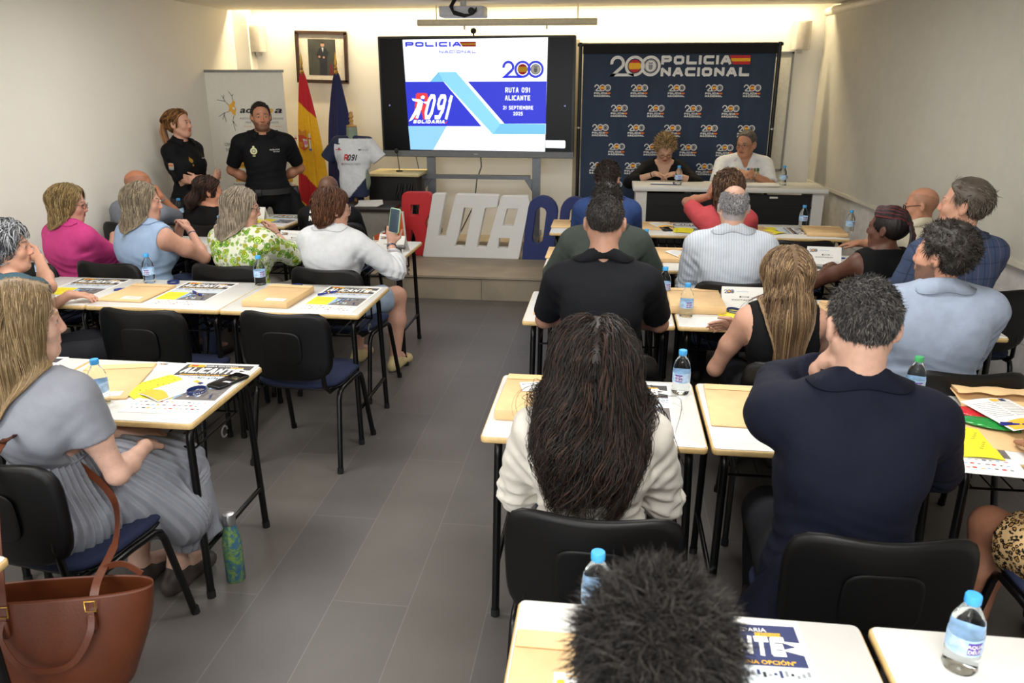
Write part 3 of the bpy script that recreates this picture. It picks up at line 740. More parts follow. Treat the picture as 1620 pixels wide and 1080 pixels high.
# ---------------------------------------------------------------- hair
def make_hair(D, cols, kind='short', n=1500, length=.03, w=.0016, mass=(), hi=0, thick=.010, part=0., seg=5, wave=0, top=None, lift=.35, fall=.6, jit=.3, cap=True, end=None, back=1., hcap=None, curl=0, wfreq=40, low=0, lmin=.75, offm=1):
    """a hair mass shaped around the skull plus many separate locks lying on it"""
    Q, HR, hc, s = D['Q'], D['HR'], D['hc'], D['s']; cols = [skincol(c) for c in cols]; rs = np.random.RandomState(sum(map(ord, D['key'])))
    G = SDF(); t = thick
    G.ell(Q(0, -.017, .036), np.array((.0765+t, .097+t, .088+t))*s, R=HR, k=.02)
    for q in mass:
        if q[0] == 'c': G.cap(Q(*q[1]), Q(*q[2]), q[3]*s, q[4]*s, k=.03, flat=(HR @ np.array(q[5][0], float), q[5][1]) if len(q) > 5 else None)
        else: G.ell(Q(*q[1]), np.array(q[2])*s, R=HR, k=.03)
    face = SDF(); face.ell(Q(0, .095, -.045), np.array((.066, .075, .115))*s, R=HR)
    hasm = len(mass) > 0
    def fn(p, c, r):
        d = G.ev(p, c, r); q = ((p-hc) @ HR)/s
        L = hairline(q[:, 1], hi)
        if hasm:
            fr = (q[:, 1] > -.0) ; inner = face.ev(p)
            d = np.maximum(d, -inner); d = np.where((np.abs(q[:, 0]) < .066) & (q[:, 1] > .0), np.maximum(d, (L-q[:, 2])*s), d)
            if curl: d = d+wav(p, curl, 1)*.008
            else: d = d+np.sin(np.arctan2(q[:, 0], -(q[:, 1]+.0))*34+wav(p, 12, 1)*1.5)*.0016
        else:
            k = (L-q[:, 2])*s*.8
            ear = .024-np.sqrt((np.abs(q[:, 0])-.082)**2*.6+(q[:, 1]+.010)**2+((q[:, 2]+.012)*.7)**2)
            d = smax_(d, np.maximum(k, ear), .012); d = d+wav(p, 70, 2)*.0014
            if curl: d = d+wav(p, curl, 1)*.006
        return d
    if cap:
        lo, hi_ = G.bounds(); V, F = surface(fn, lo, hi_, hcap or min(D['h'], .007))
        nz = wav(V, 60, 4)*.5+.5; cm_ = np.mean(cols, 0); C = cols[0]*.35+cm_*.65*(.75+.5*nz[:, None])
        hm = fast_mesh('hair', V, F, HAIRM, D['root'], C)
    # roots
    u = rs.normal(size=(n*3, 3)); u /= np.linalg.norm(u, axis=1)[:, None]
    q = np.array((0, -.017, .036))+u*np.array((.0765, .097, .088))
    ok = (q[:, 2] > hairline(q[:, 1], hi)+.004) & ~((np.abs(q[:, 0]) > .06) & (np.abs(q[:, 1]+.01) < .018) & (q[:, 2] < .012))
    if top is not None: ok &= top(q)
    q = q[ok][:n]; n = len(q)
    if n:
        nrml = (q-(0, -.017, .036))/np.array((.0765, .097, .088))**2; nrml /= np.linalg.norm(nrml, axis=1)[:, None]
        q = q+nrml*(t*.5)
        Pw = (q*s) @ HR.T+hc; nw = nrml @ HR.T
        down = np.array((0, 0, -1.)); X = HR[:, 0]; Y = HR[:, 1]; Z = HR[:, 2]
        if kind == 'short': v = np.outer(np.where(q[:, 2] > .06, back, .25), -Y*.6)+np.outer(np.clip(.10-q[:, 2], 0, .2)*9, -Z)
        else:
            sgn = np.sign(q[:, 0]-part+rs.normal(size=n)*.004); v = np.outer(sgn*.9, X)+np.outer(np.where(q[:, 1] < -.03, -.9, -.15)*back, Y)+nw*.15
            v = np.where((q[:, 2] < .05)[:, None], v*.3+down, v)
        v += rs.normal(size=(n, 3))*jit
        v -= nw*(np.sum(v*nw, 1) if kind == 'short' else np.sum(v*nw, 1).clip(-9, 0))[:, None]; v += nw*(lift if kind == 'short' else 0)*rs.uniform(.4, 1.3, n)[:, None]; v /= np.linalg.norm(v, axis=1)[:, None]
        ln = length*rs.uniform(lmin, 1.12, n)*s; st = ln/seg
        pts = [Pw]; p = Pw.copy()
        def fld(p):
            return np.minimum(G.ev(p), D['top_ev'](p)) if 'top_ev' in D else G.ev(p)
        offr = rs.uniform(.0005, .006 if kind == 'short' else .005*offm, n)+(np.clip(wav(q, 45, 8), 0, 1)*.010 if offm > 1 else 0)
        ph = wav(q, 30, 5)*5+rs.uniform(0, .7, n); gx = np.cross(v, nw)
        for k in range(seg):
            p = p+v*st[:, None]
            if kind != 'short':
                if end is not None:
                    zq = ((p-hc) @ HR)/s
                e = .004; d0 = G.ev(p)
                gr = np.stack([G.ev(p+np.eye(3)[a]*e)-d0 for a in range(3)], 1); gr /= np.linalg.norm(gr, axis=1)[:, None]+1e-9
                corr = np.where(d0 < offr, offr-d0, np.where((d0 > offr) & (d0 < .06), (offr-d0)*.35, 0)); p = p+gr*corr[:, None]
                if 'top_fn' in D:
                    d1 = D['G'].ev(p); g1 = np.stack([D['G'].ev(p+np.eye(3)[a]*e)-d1 for a in range(3)], 1); g1 /= np.linalg.norm(g1, axis=1)[:, None]+1e-9
                    p = p+g1*np.clip(.010+offr-d1, 0, .1)[:, None]
                v = (p-pts[-1]); v /= np.linalg.norm(v, axis=1)[:, None]+1e-9
                v = v*(1-fall*.5)+down*fall*.5
                # hair keeps out of the face
                zq = ((p-hc) @ HR)/s; inf = (zq[:, 1] > .02) & (np.abs(zq[:, 0]) < .075) & (zq[:, 2] < .06)
                v = v-np.outer(inf*.8, Y)+np.outer(inf*np.sign(zq[:, 0])*.5, X)
            else: v = v+down*.12*fall+nw*-.10+rs.normal(size=(n, 3))*jit*.25
            v /= np.linalg.norm(v, axis=1)[:, None]+1e-9
            pts.append(p)
        A = np.stack(pts, 1)      # n, seg+1, 3
        if wave:
            tt = np.linspace(0, 1, seg+1)[None, :]*(ln[:, None]); a1 = wave*np.clip(tt/.22, 0, 1.4)*np.sin(tt*wfreq+ph[:, None])
            a2 = wave*np.clip(tt/.22, 0, 1.4)*(np.cos(tt*wfreq*.83+ph[:, None]*1.3)+.5)
            A = A+a1[:, :, None]*gx[:, None, :]+(nw[:, None, :]*(.6)+np.array((0, -.2, 0)))*a2[:, :, None]
        tg = np.gradient(A, axis=1); tg /= np.linalg.norm(tg, axis=2)[..., None]+1e-9
        b1 = np.cross(tg, nw[:, None, :]); b1 /= np.linalg.norm(b1, axis=2)[..., None]+1e-9; b2 = np.cross(tg, b1)
        rad_ = w*rs.uniform(.6, 1.3, n)[:, None]*np.interp(np.linspace(0, 1, seg+1), [0, .1, .6, 1], [.8, 1, .85, .12])[None, :]
        ring = [(A+(b1*math.cos(a)*1.6+b2*math.sin(a)*.8)*rad_[..., None]) for a in (0, 2.09, 4.19)]
        VV = np.stack(ring, 2).reshape(-1, 3)
        i0 = (np.arange(n)[:, None, None]*(seg+1)+np.arange(seg)[None, :, None])*3; j = np.arange(3)[None, None, :]; j2 = (j+1) % 3
        FF = np.stack([i0+j, i0+j2, i0+3+j2, i0+3+j], -1).reshape(-1, 4)
        ci = rs.choice(len(cols), n); cc = np.stack([cols[i] for i in ci])*rs.uniform(.75, 1.25, n)[:, None]
        CC = np.repeat(cc, (seg+1)*3, 0)
        o2 = fast_mesh('hair_locks', VV, FF, HAIRM, hm if cap else D['root'], CC)
        return o2
def to_root(D, w):
    ox, oy, fl = D['o']; v = np.array(w, float)-np.array((ox, oy, fl)); c, s = math.cos(D['yaw']), math.sin(D['yaw'])
    return np.array((c*v[0]+s*v[1], -s*v[0]+c*v[1], v[2]))
def to_world(D, v):
    ox, oy, fl = D['o']; c, s = math.cos(D['yaw']), math.sin(D['yaw']); return np.array((c*v[0]-s*v[1]+ox, s*v[0]+c*v[1]+oy, v[2]+fl))
def glasses(D, col='#201c1c', rim=.0016, w=.024, hgt=.018):
    Q = D['Q']; m = mat('frame_'+col, col, .35); g = MB(); lens = mat('spectacle_lens', '#e8f0f4', .05, trans=1, ior=1.0, spec=.3)
    gl = MB()
    for e in (-1, 1):
        pts = [Q(e*.033+w*math.cos(a)*(1-.08*abs(math.sin(2*a))), .100-.012*abs(math.cos(a) if e*math.cos(a) > 0 else 0), .002+hgt*math.sin(a)) for a in np.linspace(0, 2*PI, 17)[:-1]]
        g.tube(pts, rim, m, 6, closed=True)
        g.tube([Q(e*(.033+w), .090, .006), Q(e*.079, .060, .008), Q(e*.086, .0, .008), Q(e*.087, -.022, -.008)], rim, m, 6)
    g.tube([Q(-.010, .101, .006), Q(0, .107, .009), Q(.010, .101, .006)], rim, m, 6)
    return g.build('glasses', D['root'])
def ring_on(D, nm, t=.93, r=.030, w=.008, col='#1d2230', name='wristband', face=None, th=.0025):
    sh, el, wr = D['J'][nm]; c = el+(wr-el)*t; d = nrm(wr-el); a = nrm(np.cross(d, (0, .3, 1))); b_ = np.cross(d, a)
    r = r*(.9 if D['fem'] else 1.0)
    m = mat('band_'+col, col, .4, metal=.6 if col in ('#b8b8b4', '#c9a45a') else 0); g = MB(); n = 24; vs = []; fs = []
    for q in range(n):
        an = 2*PI*q/n; o = a*math.cos(an)+b_*math.sin(an)
        for (rr, zz) in ((r, -w/2), (r+th, -w/2), (r+th, w/2), (r, w/2)): vs.append(c+o*rr+d*zz)
    for q in range(n):
        for l in range(4): fs.append((q*4+l, q*4+(l+1) % 4, ((q+1) % n)*4+(l+1) % 4, ((q+1) % n)*4+l))
    g.add(vs, fs, m, True)
    if face: o = a*math.cos(face)+b_*math.sin(face); g.cyl(c+o*r, c+o*(r+.010), .017, m, 16)
    return g.build(name, D['root'])
def stick(D, verts, axis=(0, -1, 0), off=.003, field='top'):
    """press flat marks (torso frame points) onto the garment along an axis of the torso frame"""
    TR = D['TR']; ax = TR @ np.array(axis, float); fn = D['top_fn'] if field == 'top' else (lambda p, c, r: D['B'].ev(p))
    p = np.asarray(verts, float); t = np.zeros(len(p)); 
    for _ in range(26):
        d = fn(p+ax*t[:, None], None, None); t += np.clip(d-off, -.03, .03)*.7
    return p+ax*t[:, None]
def marks(D, b, name='badge', axis=(0, -1, 0), off=.003, refine=0):
    """b: MB drawn in torso coordinates (x, height z as y of the drawing) -> pressed to the chest"""
    V = np.concatenate(b.v)
    P = D['P']; W = np.array([P(v[0], .30 if axis[1] < 0 else -.30, 0) + D['TR'] @ (0, 0, v[1]) + D['TR'] @ (0, (v[2]*-1 if axis[1] > 0 else v[2]), 0) for v in V])
    zoff = V[:, 2].copy(); W = np.array([P(v[0], .30 if axis[1] < 0 else -.30, 0)+D['TR'] @ (0, 0, v[1]) for v in V])
    W = stick(D, W, axis, off); W = W-np.outer(zoff, D['TR'] @ np.array(axis, float)); b.v = [W]
    return b.build(name, D['root'])
# ================================================================== tables and chairs
LAM = mat('white_laminate', '#d9d8d3', .38, var=.015, vscale=6, spec=.5)
EDGE = mat('beech_edge', '#c9ab74', .5, var=.10, vscale=40)
BLK = mat('black_tube', '#060607', .30, var=.1, spec=.4)
RUB = mat('rubber_foot', '#08080a', .8)
PLAS = mat('black_plastic', '#060607', .40, var=.08, bump=.12, bscale=700, spec=.32)
UPH = mat('navy_upholstery', '#131d3a', .9, var=.12, vscale=60, bump=.3, bscale=500)
STEEL = mat('steel', '#a9aaac', .28, metal=.9)
TW, TD, TH = .765, .60, .75
def make_table(name, label, loc, group, rz=0, w=TW):
    t = thing(name, label, 'table', loc, rz, group)
    b = MB(); b.rbox((0, 0, TH-.0125), (w-.004, TD, .022), EDGE, r=.018, seg=4); top = b.build('tabletop', t)
    b = MB(); b.rbox((0, 0, TH-.0005), (w-.014, TD-.010, .003), LAM, r=.014, seg=4, e=.0004); b.build('laminate_surface', top)
    for e in (-1, 1):
        x = e*(w/2-.055)
        for f in (-1, 1):
            b = MB(); pts = [(x+e*.012, f*(TD/2-.045), 0), (x, f*(TD/2-.065), TH-.10)]+[(x, f*(TD/2-.065-.05*(1-math.cos(a))), TH-.10+.055*math.sin(a)) for a in (.4, .8, 1.2, PI/2)]+[(x, 0, TH-.045)]
            b.tube(pts, .0145, BLK, 10); l = b.build('leg', t)
            b = MB(); b.cyl((x+e*.012, f*(TD/2-.045), 0), (x+e*.0115, f*(TD/2-.046), .03), .0165, RUB, 10); b.build('rubber_foot', l)
        b = MB(); b.tube([(x+e*.009, -TD/2+.055, .20), (x+e*.009, TD/2-.055, .20)], .010, BLK, 8); b.build('side_stretcher', t)
    b = MB()
    for y in (-.17, .17): b.tube([(-w/2+.055, y, TH-.04), (w/2-.055, y, TH-.04)], .009, BLK, 6)
    b.build('cross_rail', t)
    b = MB(); r = .0035; zx = w/2-.08
    b.tube([(-zx, -.16, TH-.16), (zx, -.16, TH-.16), (zx, .18, TH-.16), (-zx, .18, TH-.16)], .005, BLK, 6, closed=True)
    for k in range(9): x = -zx+.04+k*(2*zx-.08)/8; b.tube([(x, -.16, TH-.16), (x, .18, TH-.16), (x, .185, TH-.06)], r, BLK, 5)
    for x in (-zx, zx): b.tube([(x, -.14, TH-.16), (x, -.15, TH-.03)], .005, BLK, 6); b.tube([(x, .17, TH-.16), (x, .17, TH-.03)], .005, BLK, 6)
    b.build('wire_book_tray', t)
    b = MB(); b.tube([(w/2-.035, -.02+.022*math.cos(a), TH-.155+.022*math.sin(a)) for a in np.linspace(0, 1.7*PI, 12)], .004, STEEL, 6); b.build('bag_hook', t)
    return t
def make_chair(loc, rz, label, group):
    t = thing('chair', label, 'chair', loc, rz, group)
    b = MB()
    def grid(fx, nx, ny, m, flip=False):
        vs = [fx(i/nx, j/ny) for j in range(ny+1) for i in range(nx+1)]
        fs = [(j*(nx+1)+i, j*(nx+1)+i+1, (j+1)*(nx+1)+i+1, (j+1)*(nx+1)+i) for j in range(ny) for i in range(nx)]
        return vs, ([f[::-1] for f in fs] if flip else fs)
    # slabs with rounded outline, curved in depth: superellipse rings
    def slab(cx, cy, cz, wx, wz, th, m, bowf, n=44, p=4.2, tap=0, sadd=0, axis='v', round_=.45):
        rings = []
        K = [(0, -1, 0), (.90, -1, 0), (.975, -.75, 0), (1.0, -.2, 0), (1.0, .2, 0), (.975, .75, 0), (.90, 1, 0), (0, 1, 0)]
        vs = []
        for (s_, d_, _) in K:
            for q in range(n):
                a = 2*PI*q/n; c_, s2 = math.cos(a), math.sin(a); r_ = (abs(c_)**p+abs(s2)**p)**(-1/p)
                X = wx/2*r_*c_*s_; Z = wz/2*r_*s2*s_
                X *= 1-tap*(Z/(wz/2)); Z += sadd*(-(X/(wx/2))**2)*(1 if Z > 0 else .2)*-1*max(Z, 0)/(wz/2)
                D_ = d_*th/2+bowf(X, Z)
                vs.append((cx+X, cy+D_, cz+Z) if axis == 'v' else (cx+X, cy+Z, cz+D_))
        fs = []
        for l in range(len(K)-1):
            for q in range(n):
                a_, b_, c2, d2 = l*n+q, l*n+(q+1) % n, (l+1)*n+(q+1) % n, (l+1)*n+q
                fs.append((a_, b_, c2, d2) if axis == 'v' else (a_, d2, c2, b_))
        return vs, fs
    sh = lambda X, Z: -.045*(1-(X/.24)**2)-.12*(Z+.0)*.9*.5
    b = MB(); v, f = slab(0, -.205, .665, .475, .345, .030, PLAS, sh, tap=-.02, sadd=.035)
    b.add(v, f, PLAS, True); bk = b.build('backrest', t)
    b = MB(); v, f = slab(0, -.205, .665, .20, .17, .006, PLAS, lambda X, Z: sh(X, Z)-.016); b.add(v, f, PLAS, True); b.build('handle_recess', bk)
    b = MB(); v, f = slab(0, -.205, .665, .445, .315, .024, UPH, lambda X, Z: sh(X, Z)+.022, tap=-.02, sadd=.032); b.add(v, f, UPH, True); b.build('back_cushion', t)
    ss = lambda X, Z: -.010*(1-(X/.23)**2)+(-.35*(Z-.13)**2/.1*.3 if Z > .13 else 0)
    b = MB(); v, f = slab(0, .03, .452, .46, .42, .036, UPH, ss, axis='h'); b.add(v, f, UPH, True); st = b.build('seat', t)
    b = MB(); v, f = slab(0, .03, .426, .45, .41, .018, PLAS, lambda X, Z: 0, axis='h'); b.add(v, f, PLAS, True); b.build('seat_shell', t)
    for e in (-1, 1):
        for s_ in (-1, 1):
            b = MB(); x = e*.225; b.tube([(x+e*.015, s_*.235+.01, 0), (x, s_*.155+.01, .37), (x, s_*.14+.01, .40), (x, s_*.11+.01, .415), (x, .01, .418)], .0135, BLK, 10)
            l = b.build('leg', t); b = MB(); b.cyl((x+e*.0155, s_*.238+.01, 0), (x+e*.0148, s_*.233+.01, .028), .0160, RUB, 10); b.build('rubber_foot', l)
        b = MB(); b.tube([(e*.19, -.06, .415), (e*.19, -.17, .42), (e*.185, -.212, .46), (e*.18, -.222, .56), (e*.175, -.215, .66)], [.012]*5, BLK, 8); b.build('back_upright', t)
    b = MB(); 
    for y in (-.08, .12): b.cyl((-.22, y, .412), (.22, y, .412), .009, BLK, 8)
    b.build('cross_bar', t)
    return t
ROWY = {'R4': .955, 'R3': 2.415, 'R2': 3.78, 'R1': 5.00, 'R0': 6.21, 'L3': 2.39, 'L2': 3.775, 'L1': 5.13, 'L0': 6.22, 'L4': .97}
tab0 = None
TABLES = [('R4', .206, 'school desk nearest the camera in the middle, under the dark-haired head'), ('R4', .985, 'school desk at the bottom right holding a single clear bottle'),
 ('R3', -.026, 'white school desk before the woman in the white linen shirt'), ('R3', .748, 'white school desk before the man in the navy suit'), ('R3', 1.52, 'white school desk at the right edge holding red and green packets'),
 ('R2', -.035, 'white school desk the man in the black polo shirt leans on'), ('R2', .738, 'white school desk before the woman with long blond hair'), ('R2', 1.51, 'white school desk before the man in the light blue blazer'),
 ('R1', -.03, 'white school desk before the man in the grey-green jacket'), ('R1', .742, 'white school desk before the man in the striped white shirt'), ('R1', 1.515, 'white school desk before the woman with braids'),
 ('R0', -.085, 'front-row desk of the man in the blue jacket'), ('R0', .685, 'front-row desk of the curly-haired woman in red'), ('R0', 1.455, 'front-row desk of the bald man at the right wall'),
 ('L3', -1.81, 'white school desk at the left, right before the woman in the grey dress'), ('L3', -2.58, 'white school desk beyond the grey-dress woman, at her left hand'),
 ('L2', -1.64, 'white desk with an empty chair, last of the row beside the aisle on the left'), ('L2', -2.40, 'white desk with an empty chair, middle of its row on the left'), ('L2', -3.16, 'white desk the grey-haired woman at the left edge leans on'),
 ('L1', -1.76, 'white desk of the red-haired woman filming with a phone'), ('L1', -2.53, 'white desk of the woman in the green floral blouse'), ('L1', -3.30, 'white desk of the woman in the sleeveless light blue top'),
 ('L0', -3.04, 'front-row desk on the left, next to the standing police officers'), ('L0', -3.66, 'front-row desk against the left wall'),
 ('L4', -1.86, 'desk at the lower left corner, only its corner showing')]
TB = []
for i, (r, x, lab) in enumerate(TABLES):
    loc = (x, ROWY[r]+TD/2, 0)
    if tab0 is None: t = tab0 = make_table('school_desk', lab, loc, 'white school desks in rows')
    elif (r, x) == ('L0', -3.66): t = make_table('school_desk', lab, (-3.75, loc[1], 0), 'white school desks in rows', w=.62)
    else: t = dup(tab0, loc, 0, lab)
    TB.append(t)
CH = [(0, 2.035, -2, 'black-backed chair of the woman in the white linen shirt'), (.70, 2.02, 2, 'black-backed chair of the man in the navy suit'), (1.50, 2.19, 2, 'navy-cushioned chair under the woman in the leopard dress'),
 (-.01, 3.30, 0, 'chair of the man in the black polo shirt'), (.80, 3.26, -3, 'chair of the woman with long blond hair'), (1.38, 3.26, 3, 'chair of the man in the light blue blazer'),
 (-.01, 4.62, 0, 'chair of the man in the grey-green jacket'), (.72, 4.60, 0, 'chair of the man in the striped white shirt'), (1.48, 4.62, 0, 'chair of the woman with braids'), (2.03, 4.60, 3, 'chair of the man in the blue checked jacket'),
 (-.03, 5.90, 0, 'chair of the man in the blue jacket in the front row'), (.80, 5.90, 0, 'chair of the curly-haired woman in red'), (1.33, 5.88, 3, 'empty black chair in the front row on the right'), (1.95, 5.72, 0, 'chair of the bald man with glasses at the right wall'),
 (-1.53, 3.72, -4, 'empty black chair beside the aisle, in the left block'), (-2.25, 3.69, -3, 'empty black chair second from the aisle, in the left block'), (-3.0, 3.45, -20, 'chair of the grey-haired woman at the left edge'),
 (-1.63, 4.64, -8, 'chair of the red-haired woman filming with a phone'), (-2.28, 4.66, -4, 'chair of the woman in the floral blouse'), (-3.02, 4.64, -8, 'chair of the woman in the light blue sleeveless top'), (-3.52, 4.62, -14, 'chair of the woman in the pink shirt'),
 (-1.76, 2.13, -9, 'navy-cushioned chair of the woman in the grey pleated dress'), (-3.08, 5.98, -6, 'chair of the woman in black with a ponytail'), (-3.72, 5.98, -8, 'chair of the bald man leaning on his fist'), (-2.14, 6.20, 0, 'chair of the seated police officer in the front row'),
 (.08, .44, 0, 'chair of the person whose dark hair fills the lower edge')]
ch0 = None
for (x, y, a, lab) in CH:
    if ch0 is None: ch0 = make_chair((x, y, 0), rad(a), lab, 'black and navy conference chairs')
    else: dup(ch0, (x, y, 0), rad(a), lab)
# ================================================================== printed marks shared by several things
NAVY = mat('print_navy', '#22305f', .6); WHT = mat('print_white', '#e9e9e6', .6); RED = mat('print_red', '#c8262e', .6); YEL = mat('print_yellow', '#f2b81e', .6); GRY = mat('print_grey', '#8d9094', .6)
BLKP = mat('print_black', '#1a1a1c', .6); LYEL = mat('print_lemon', '#e6da2c', .6); LBL = mat('print_sky', '#8fb8da', .6); ORG = mat('print_orange', '#e2672a', .6); AMB = mat('print_amber', '#f0b436', .6)
def logo200(b, x, y, h, c, M=None, z=.0, bg=None, small=False):
    """the figure 200 whose noughts hold a flag disc and an emblem; x, y lower left, h height"""
    r = h/2; w = .24*r
    n = 12 if small else 24
    # the 2: bowl, diagonal, foot
    b.disc((x+r*.80, y+h-r*.74, z), r*.74, c, M, n=n, r0=r*.74-w*1.25, a0=-.55, a1=PI*1.05)
    b.poly([(x, y, z), (x+w*1.9, y, z), (x+r*.80+r*.74*math.cos(-.6), y+h-r*.74+r*.74*math.sin(-.6), z), (x+r*.80+(r*.74-w*1.3)*math.cos(-.5), y+h-r*.74+(r*.74-w*1.3)*math.sin(-.5), z)], c, M)
    b.poly([(x, y, z), (x+r*2.5, y, z), (x+r*2.5, y+w*1.15, z), (x+r*.3, y+w*1.15, z)], c, M)
    for k, cx in enumerate((2.55, 4.15)):
        X = x+r*cx; b.disc((X, y+r, z+.0004*k), r, c, M, n=n*2, r0=r-w*1.15)
    X = x+r*2.55; q = r*.62
    b.disc((X, y+r, z+.0008), q, RED, M, n=n); 
    a = math.asin(.5); pts = [(X+q*math.cos(t), y+r+q*math.sin(t), z+.0012) for t in np.linspace(-a, a, 6)]+[(X+q*math.cos(t), y+r+q*math.sin(t), z+.0012) for t in np.linspace(PI-a, PI+a, 6)]
    b.poly(pts, YEL, M)
    X = x+r*4.15; b.disc((X, y+r, z+.0008), q, GRY if small else WHT, M, n=n)
    if not small:
        b.disc((X, y+r, z+.0012), q*.97, GRY, M, n=n, r0=q*.86)
    b.poly([(X-q*.35, y+r+q*.2, z+.0016), (X-q*.3, y+r-q*.45, z+.0016), (X, y+r-q*.65, z+.0016), (X+q*.3, y+r-q*.45, z+.0016), (X+q*.35, y+r+q*.2, z+.0016)], GRY if not small else BLKP, M)
    b.poly([(X-q*.28, y+r+q*.3, z+.0016), (X+q*.28, y+r+q*.3, z+.0016), (X+q*.34, y+r+q*.62, z+.0016), (X, y+r+q*.5, z+.0016), (X-q*.34, y+r+q*.62, z+.0016)], GRY if not small else BLKP, M)
def policia(b, x, y, w, h, c, M=None, z=0, right=False, thin=False, bold=.035):
    """two-line wordmark, flag beside the first line; x,y lower left of the block"""
    lh = h*.43
    tk = .34 if thin else .32
    sfont(b, 'POLIC\u00cdA', x, y+h-lh, lh, w*.79, c, M, z, th=tk, gap=.20, rmax=.17)
    fx = x+w*.80; t = lh/3
    for k, cc in enumerate((RED, YEL, RED)):
        y0 = y+h-t*(k+1)
        sl = lambda q: fx-.035*w+.045*w*q/3
        b.poly([(sl(k+1), y0, z+.0004), (x+w, y0, z+.0004), (x+w, y0+t, z+.0004), (sl(k), y0+t, z+.0004)], cc, M)
    if thin: sfont(b, 'NACIONAL', x+w*.48, y, lh*.55, w*.52, c, M, z, th=.22)
    else: sfont(b, 'NACIONAL', x, y, lh, w, c, M, z, th=tk, gap=.20, rmax=.17)

# ================================================================== television on its stand
TVB = mat('tv_bezel', '#4a4d50', .4, metal=.3); TVS = mat('tv_stand', '#6f7378', .4, metal=.5)
def emis(n, c, e=1.1):
    e *= .80;  return mat('screen_'+n, c, .3, var=0, emit=e, spec=.2)
tv = thing('television', 'large black television on a wheeled stand showing the race slide', 'television', (-1.405, 8.45, .22), 0)
TVW, TVH, TVZ = 2.03, 1.20, 1.505
b = MB(); b.rbox((0, 0, TVZ), (TVW, .075, TVH), TVB, r=.012, axis=1); b.box((0, -.036, TVZ-.565), (TVW-.004, .012, .06), mat('tv_bezel_light', '#74777a', .45)); pan = b.build('housing', tv)
b = MB(); b.text('SMART', -.03, TVZ-.57, .010, WHT, XF((0, -.043, 0), rx=PI/2), bold=.01); b.build('maker_mark', pan)
def SU(u, v): return (-TVW/2+(u-43)/(1590-43)*TVW, TVZ+TVH/2-(v-40)/(990-40)*TVH)
b = MB(); x0, z0 = SU(58, 945); x1, z1 = SU(1568, 58)
TM = XF((0, -.0395, 0), rx=PI/2)
b.poly([(x0, z0), (x1, z0), (x1, z1), (x0, z1)], emis('off', '#07080c', .15), TM); scr = b.build('screen', tv)
b = MB()
def SP(pts, m, l): b.poly([SU(*p)+(.0006*l,) for p in pts][::-1], m, TM)
EW, EB, ES, ES2, ES3, ER, EY = emis('white', '#e9eef8', 1.25), emis('blue', '#2c34c0', 1.15), emis('sky', '#86cdea', 1.0), emis('sky_dark', '#72bce2', 1.0), emis('sky_light', '#8cc6ee', 1.0), emis('red', '#e03a42', 1), emis('yellow', '#f4c430', 1)
SP([(243, 68), (1376, 56), (1364, 936), (273, 930)], EW, 1)
SP([(250, 390), (1370, 386), (1366, 716), (1366, 738), (264, 740)], EB, 2)
SP([(1040, 714), (1368, 714), (1368, 742), (860, 742), (560, 390), (755, 388)], EW, 3)
SP([(262, 740), (575, 740), (462, 930), (273, 930)], ES3, 3); SP([(575, 741), (1368, 741), (1368, 800), (560, 800)], EW, 3)
SP([(450, 390), (520, 315), (575, 320), (575, 390)], ES2, 4)
SP([(520, 315), (660, 313), (1010, 716), (1010, 800), (945, 800), (560, 385)], ES, 5)
SP([(755, 390), (1370, 387), (1368, 714), (1040, 716)], EB, 6)
SP([(945, 800), (1012, 716), (1366, 717), (1366, 798)], ES2, 6)
SP([(1368, 845), (1518, 845), (1524, 855), (1524, 900), (1518, 908), (1368, 905)], EW, 6)
def ST(t, u, v, h, m, w=None, al='C', sh=0, bo=.02): x, z = SU(u, v); b.text(t, x, z, h, m, TM, .0048, w=w, align=al, shear=sh, bold=bo)
k = TVW/1547
def SS(t, u, v, h, w, m=None, th=.19, sh=0, al='C'): x, z = SU(u, v); sfont(b, t, x, z, h*k, w*k, m or EW, TM, .0048, th=th, shear=sh, align=al)
SS('RUTA 091', 1145, 472, 38, 195); SS('ALICANTE', 1145, 533, 37, 198); SS('21 SEPTIEMBRE', 1148, 604, 28, 238); SS('2025', 1148, 650, 27, 75)
x, z = SU(265, 172); policia(b, x, z, 556*k, 84*k*1.0, EB, TM, .0048, thin=True)
x, z = SU(1022, 360); logo200(b, x, z, 126*k, EB, TM, .0048)
# the running figure, the red R and 091
x, z = SU(300, 685); sfont(b, 'R', x+8*k, z, 200*k, 105*k, ER, TM, .0044, th=.22, shear=.15)
SS('091', 385, 685, 190, 200, th=.17, sh=.30, al='L'); SS('SOLIDARIA', 303, 718, 26, 255, th=.3, sh=.3, al='L')
SP([(560, 716), (580, 696), (583, 700), (572, 718)], ER, 9)
for pts in ([(372, 508), (392, 494), (408, 508), (398, 526), (378, 524)], [(300, 520), (372, 528), (392, 545), (372, 560), (352, 548), (310, 540)], [(350, 540), (392, 545), (375, 610), (330, 605)], [(330, 600), (362, 605), (300, 690), (268, 704)], [(345, 600), (375, 600), (362, 640), (345, 680), (325, 676), (338, 640)], [(385, 548), (420, 566), (432, 556), (425, 545), (405, 545)]): SP(pts, EW, 9)
for (v, w0, w1) in ((826, 760, 1330), (862, 800, 1290), (898, 800, 1100)): SP([(w0, v-2), (w1, v-2), (w1, v+3), (w0, v+3)], emis('faint', '#d8e0ee', 1.1), 3)
for u, d in ((118, 1), (1514, -1)): SP([(u-6*d, 566), (u+8*d, 574), (u-6*d, 584)], emis('arrow', '#8f96c8', .8), 3)
b.build('slide', scr)
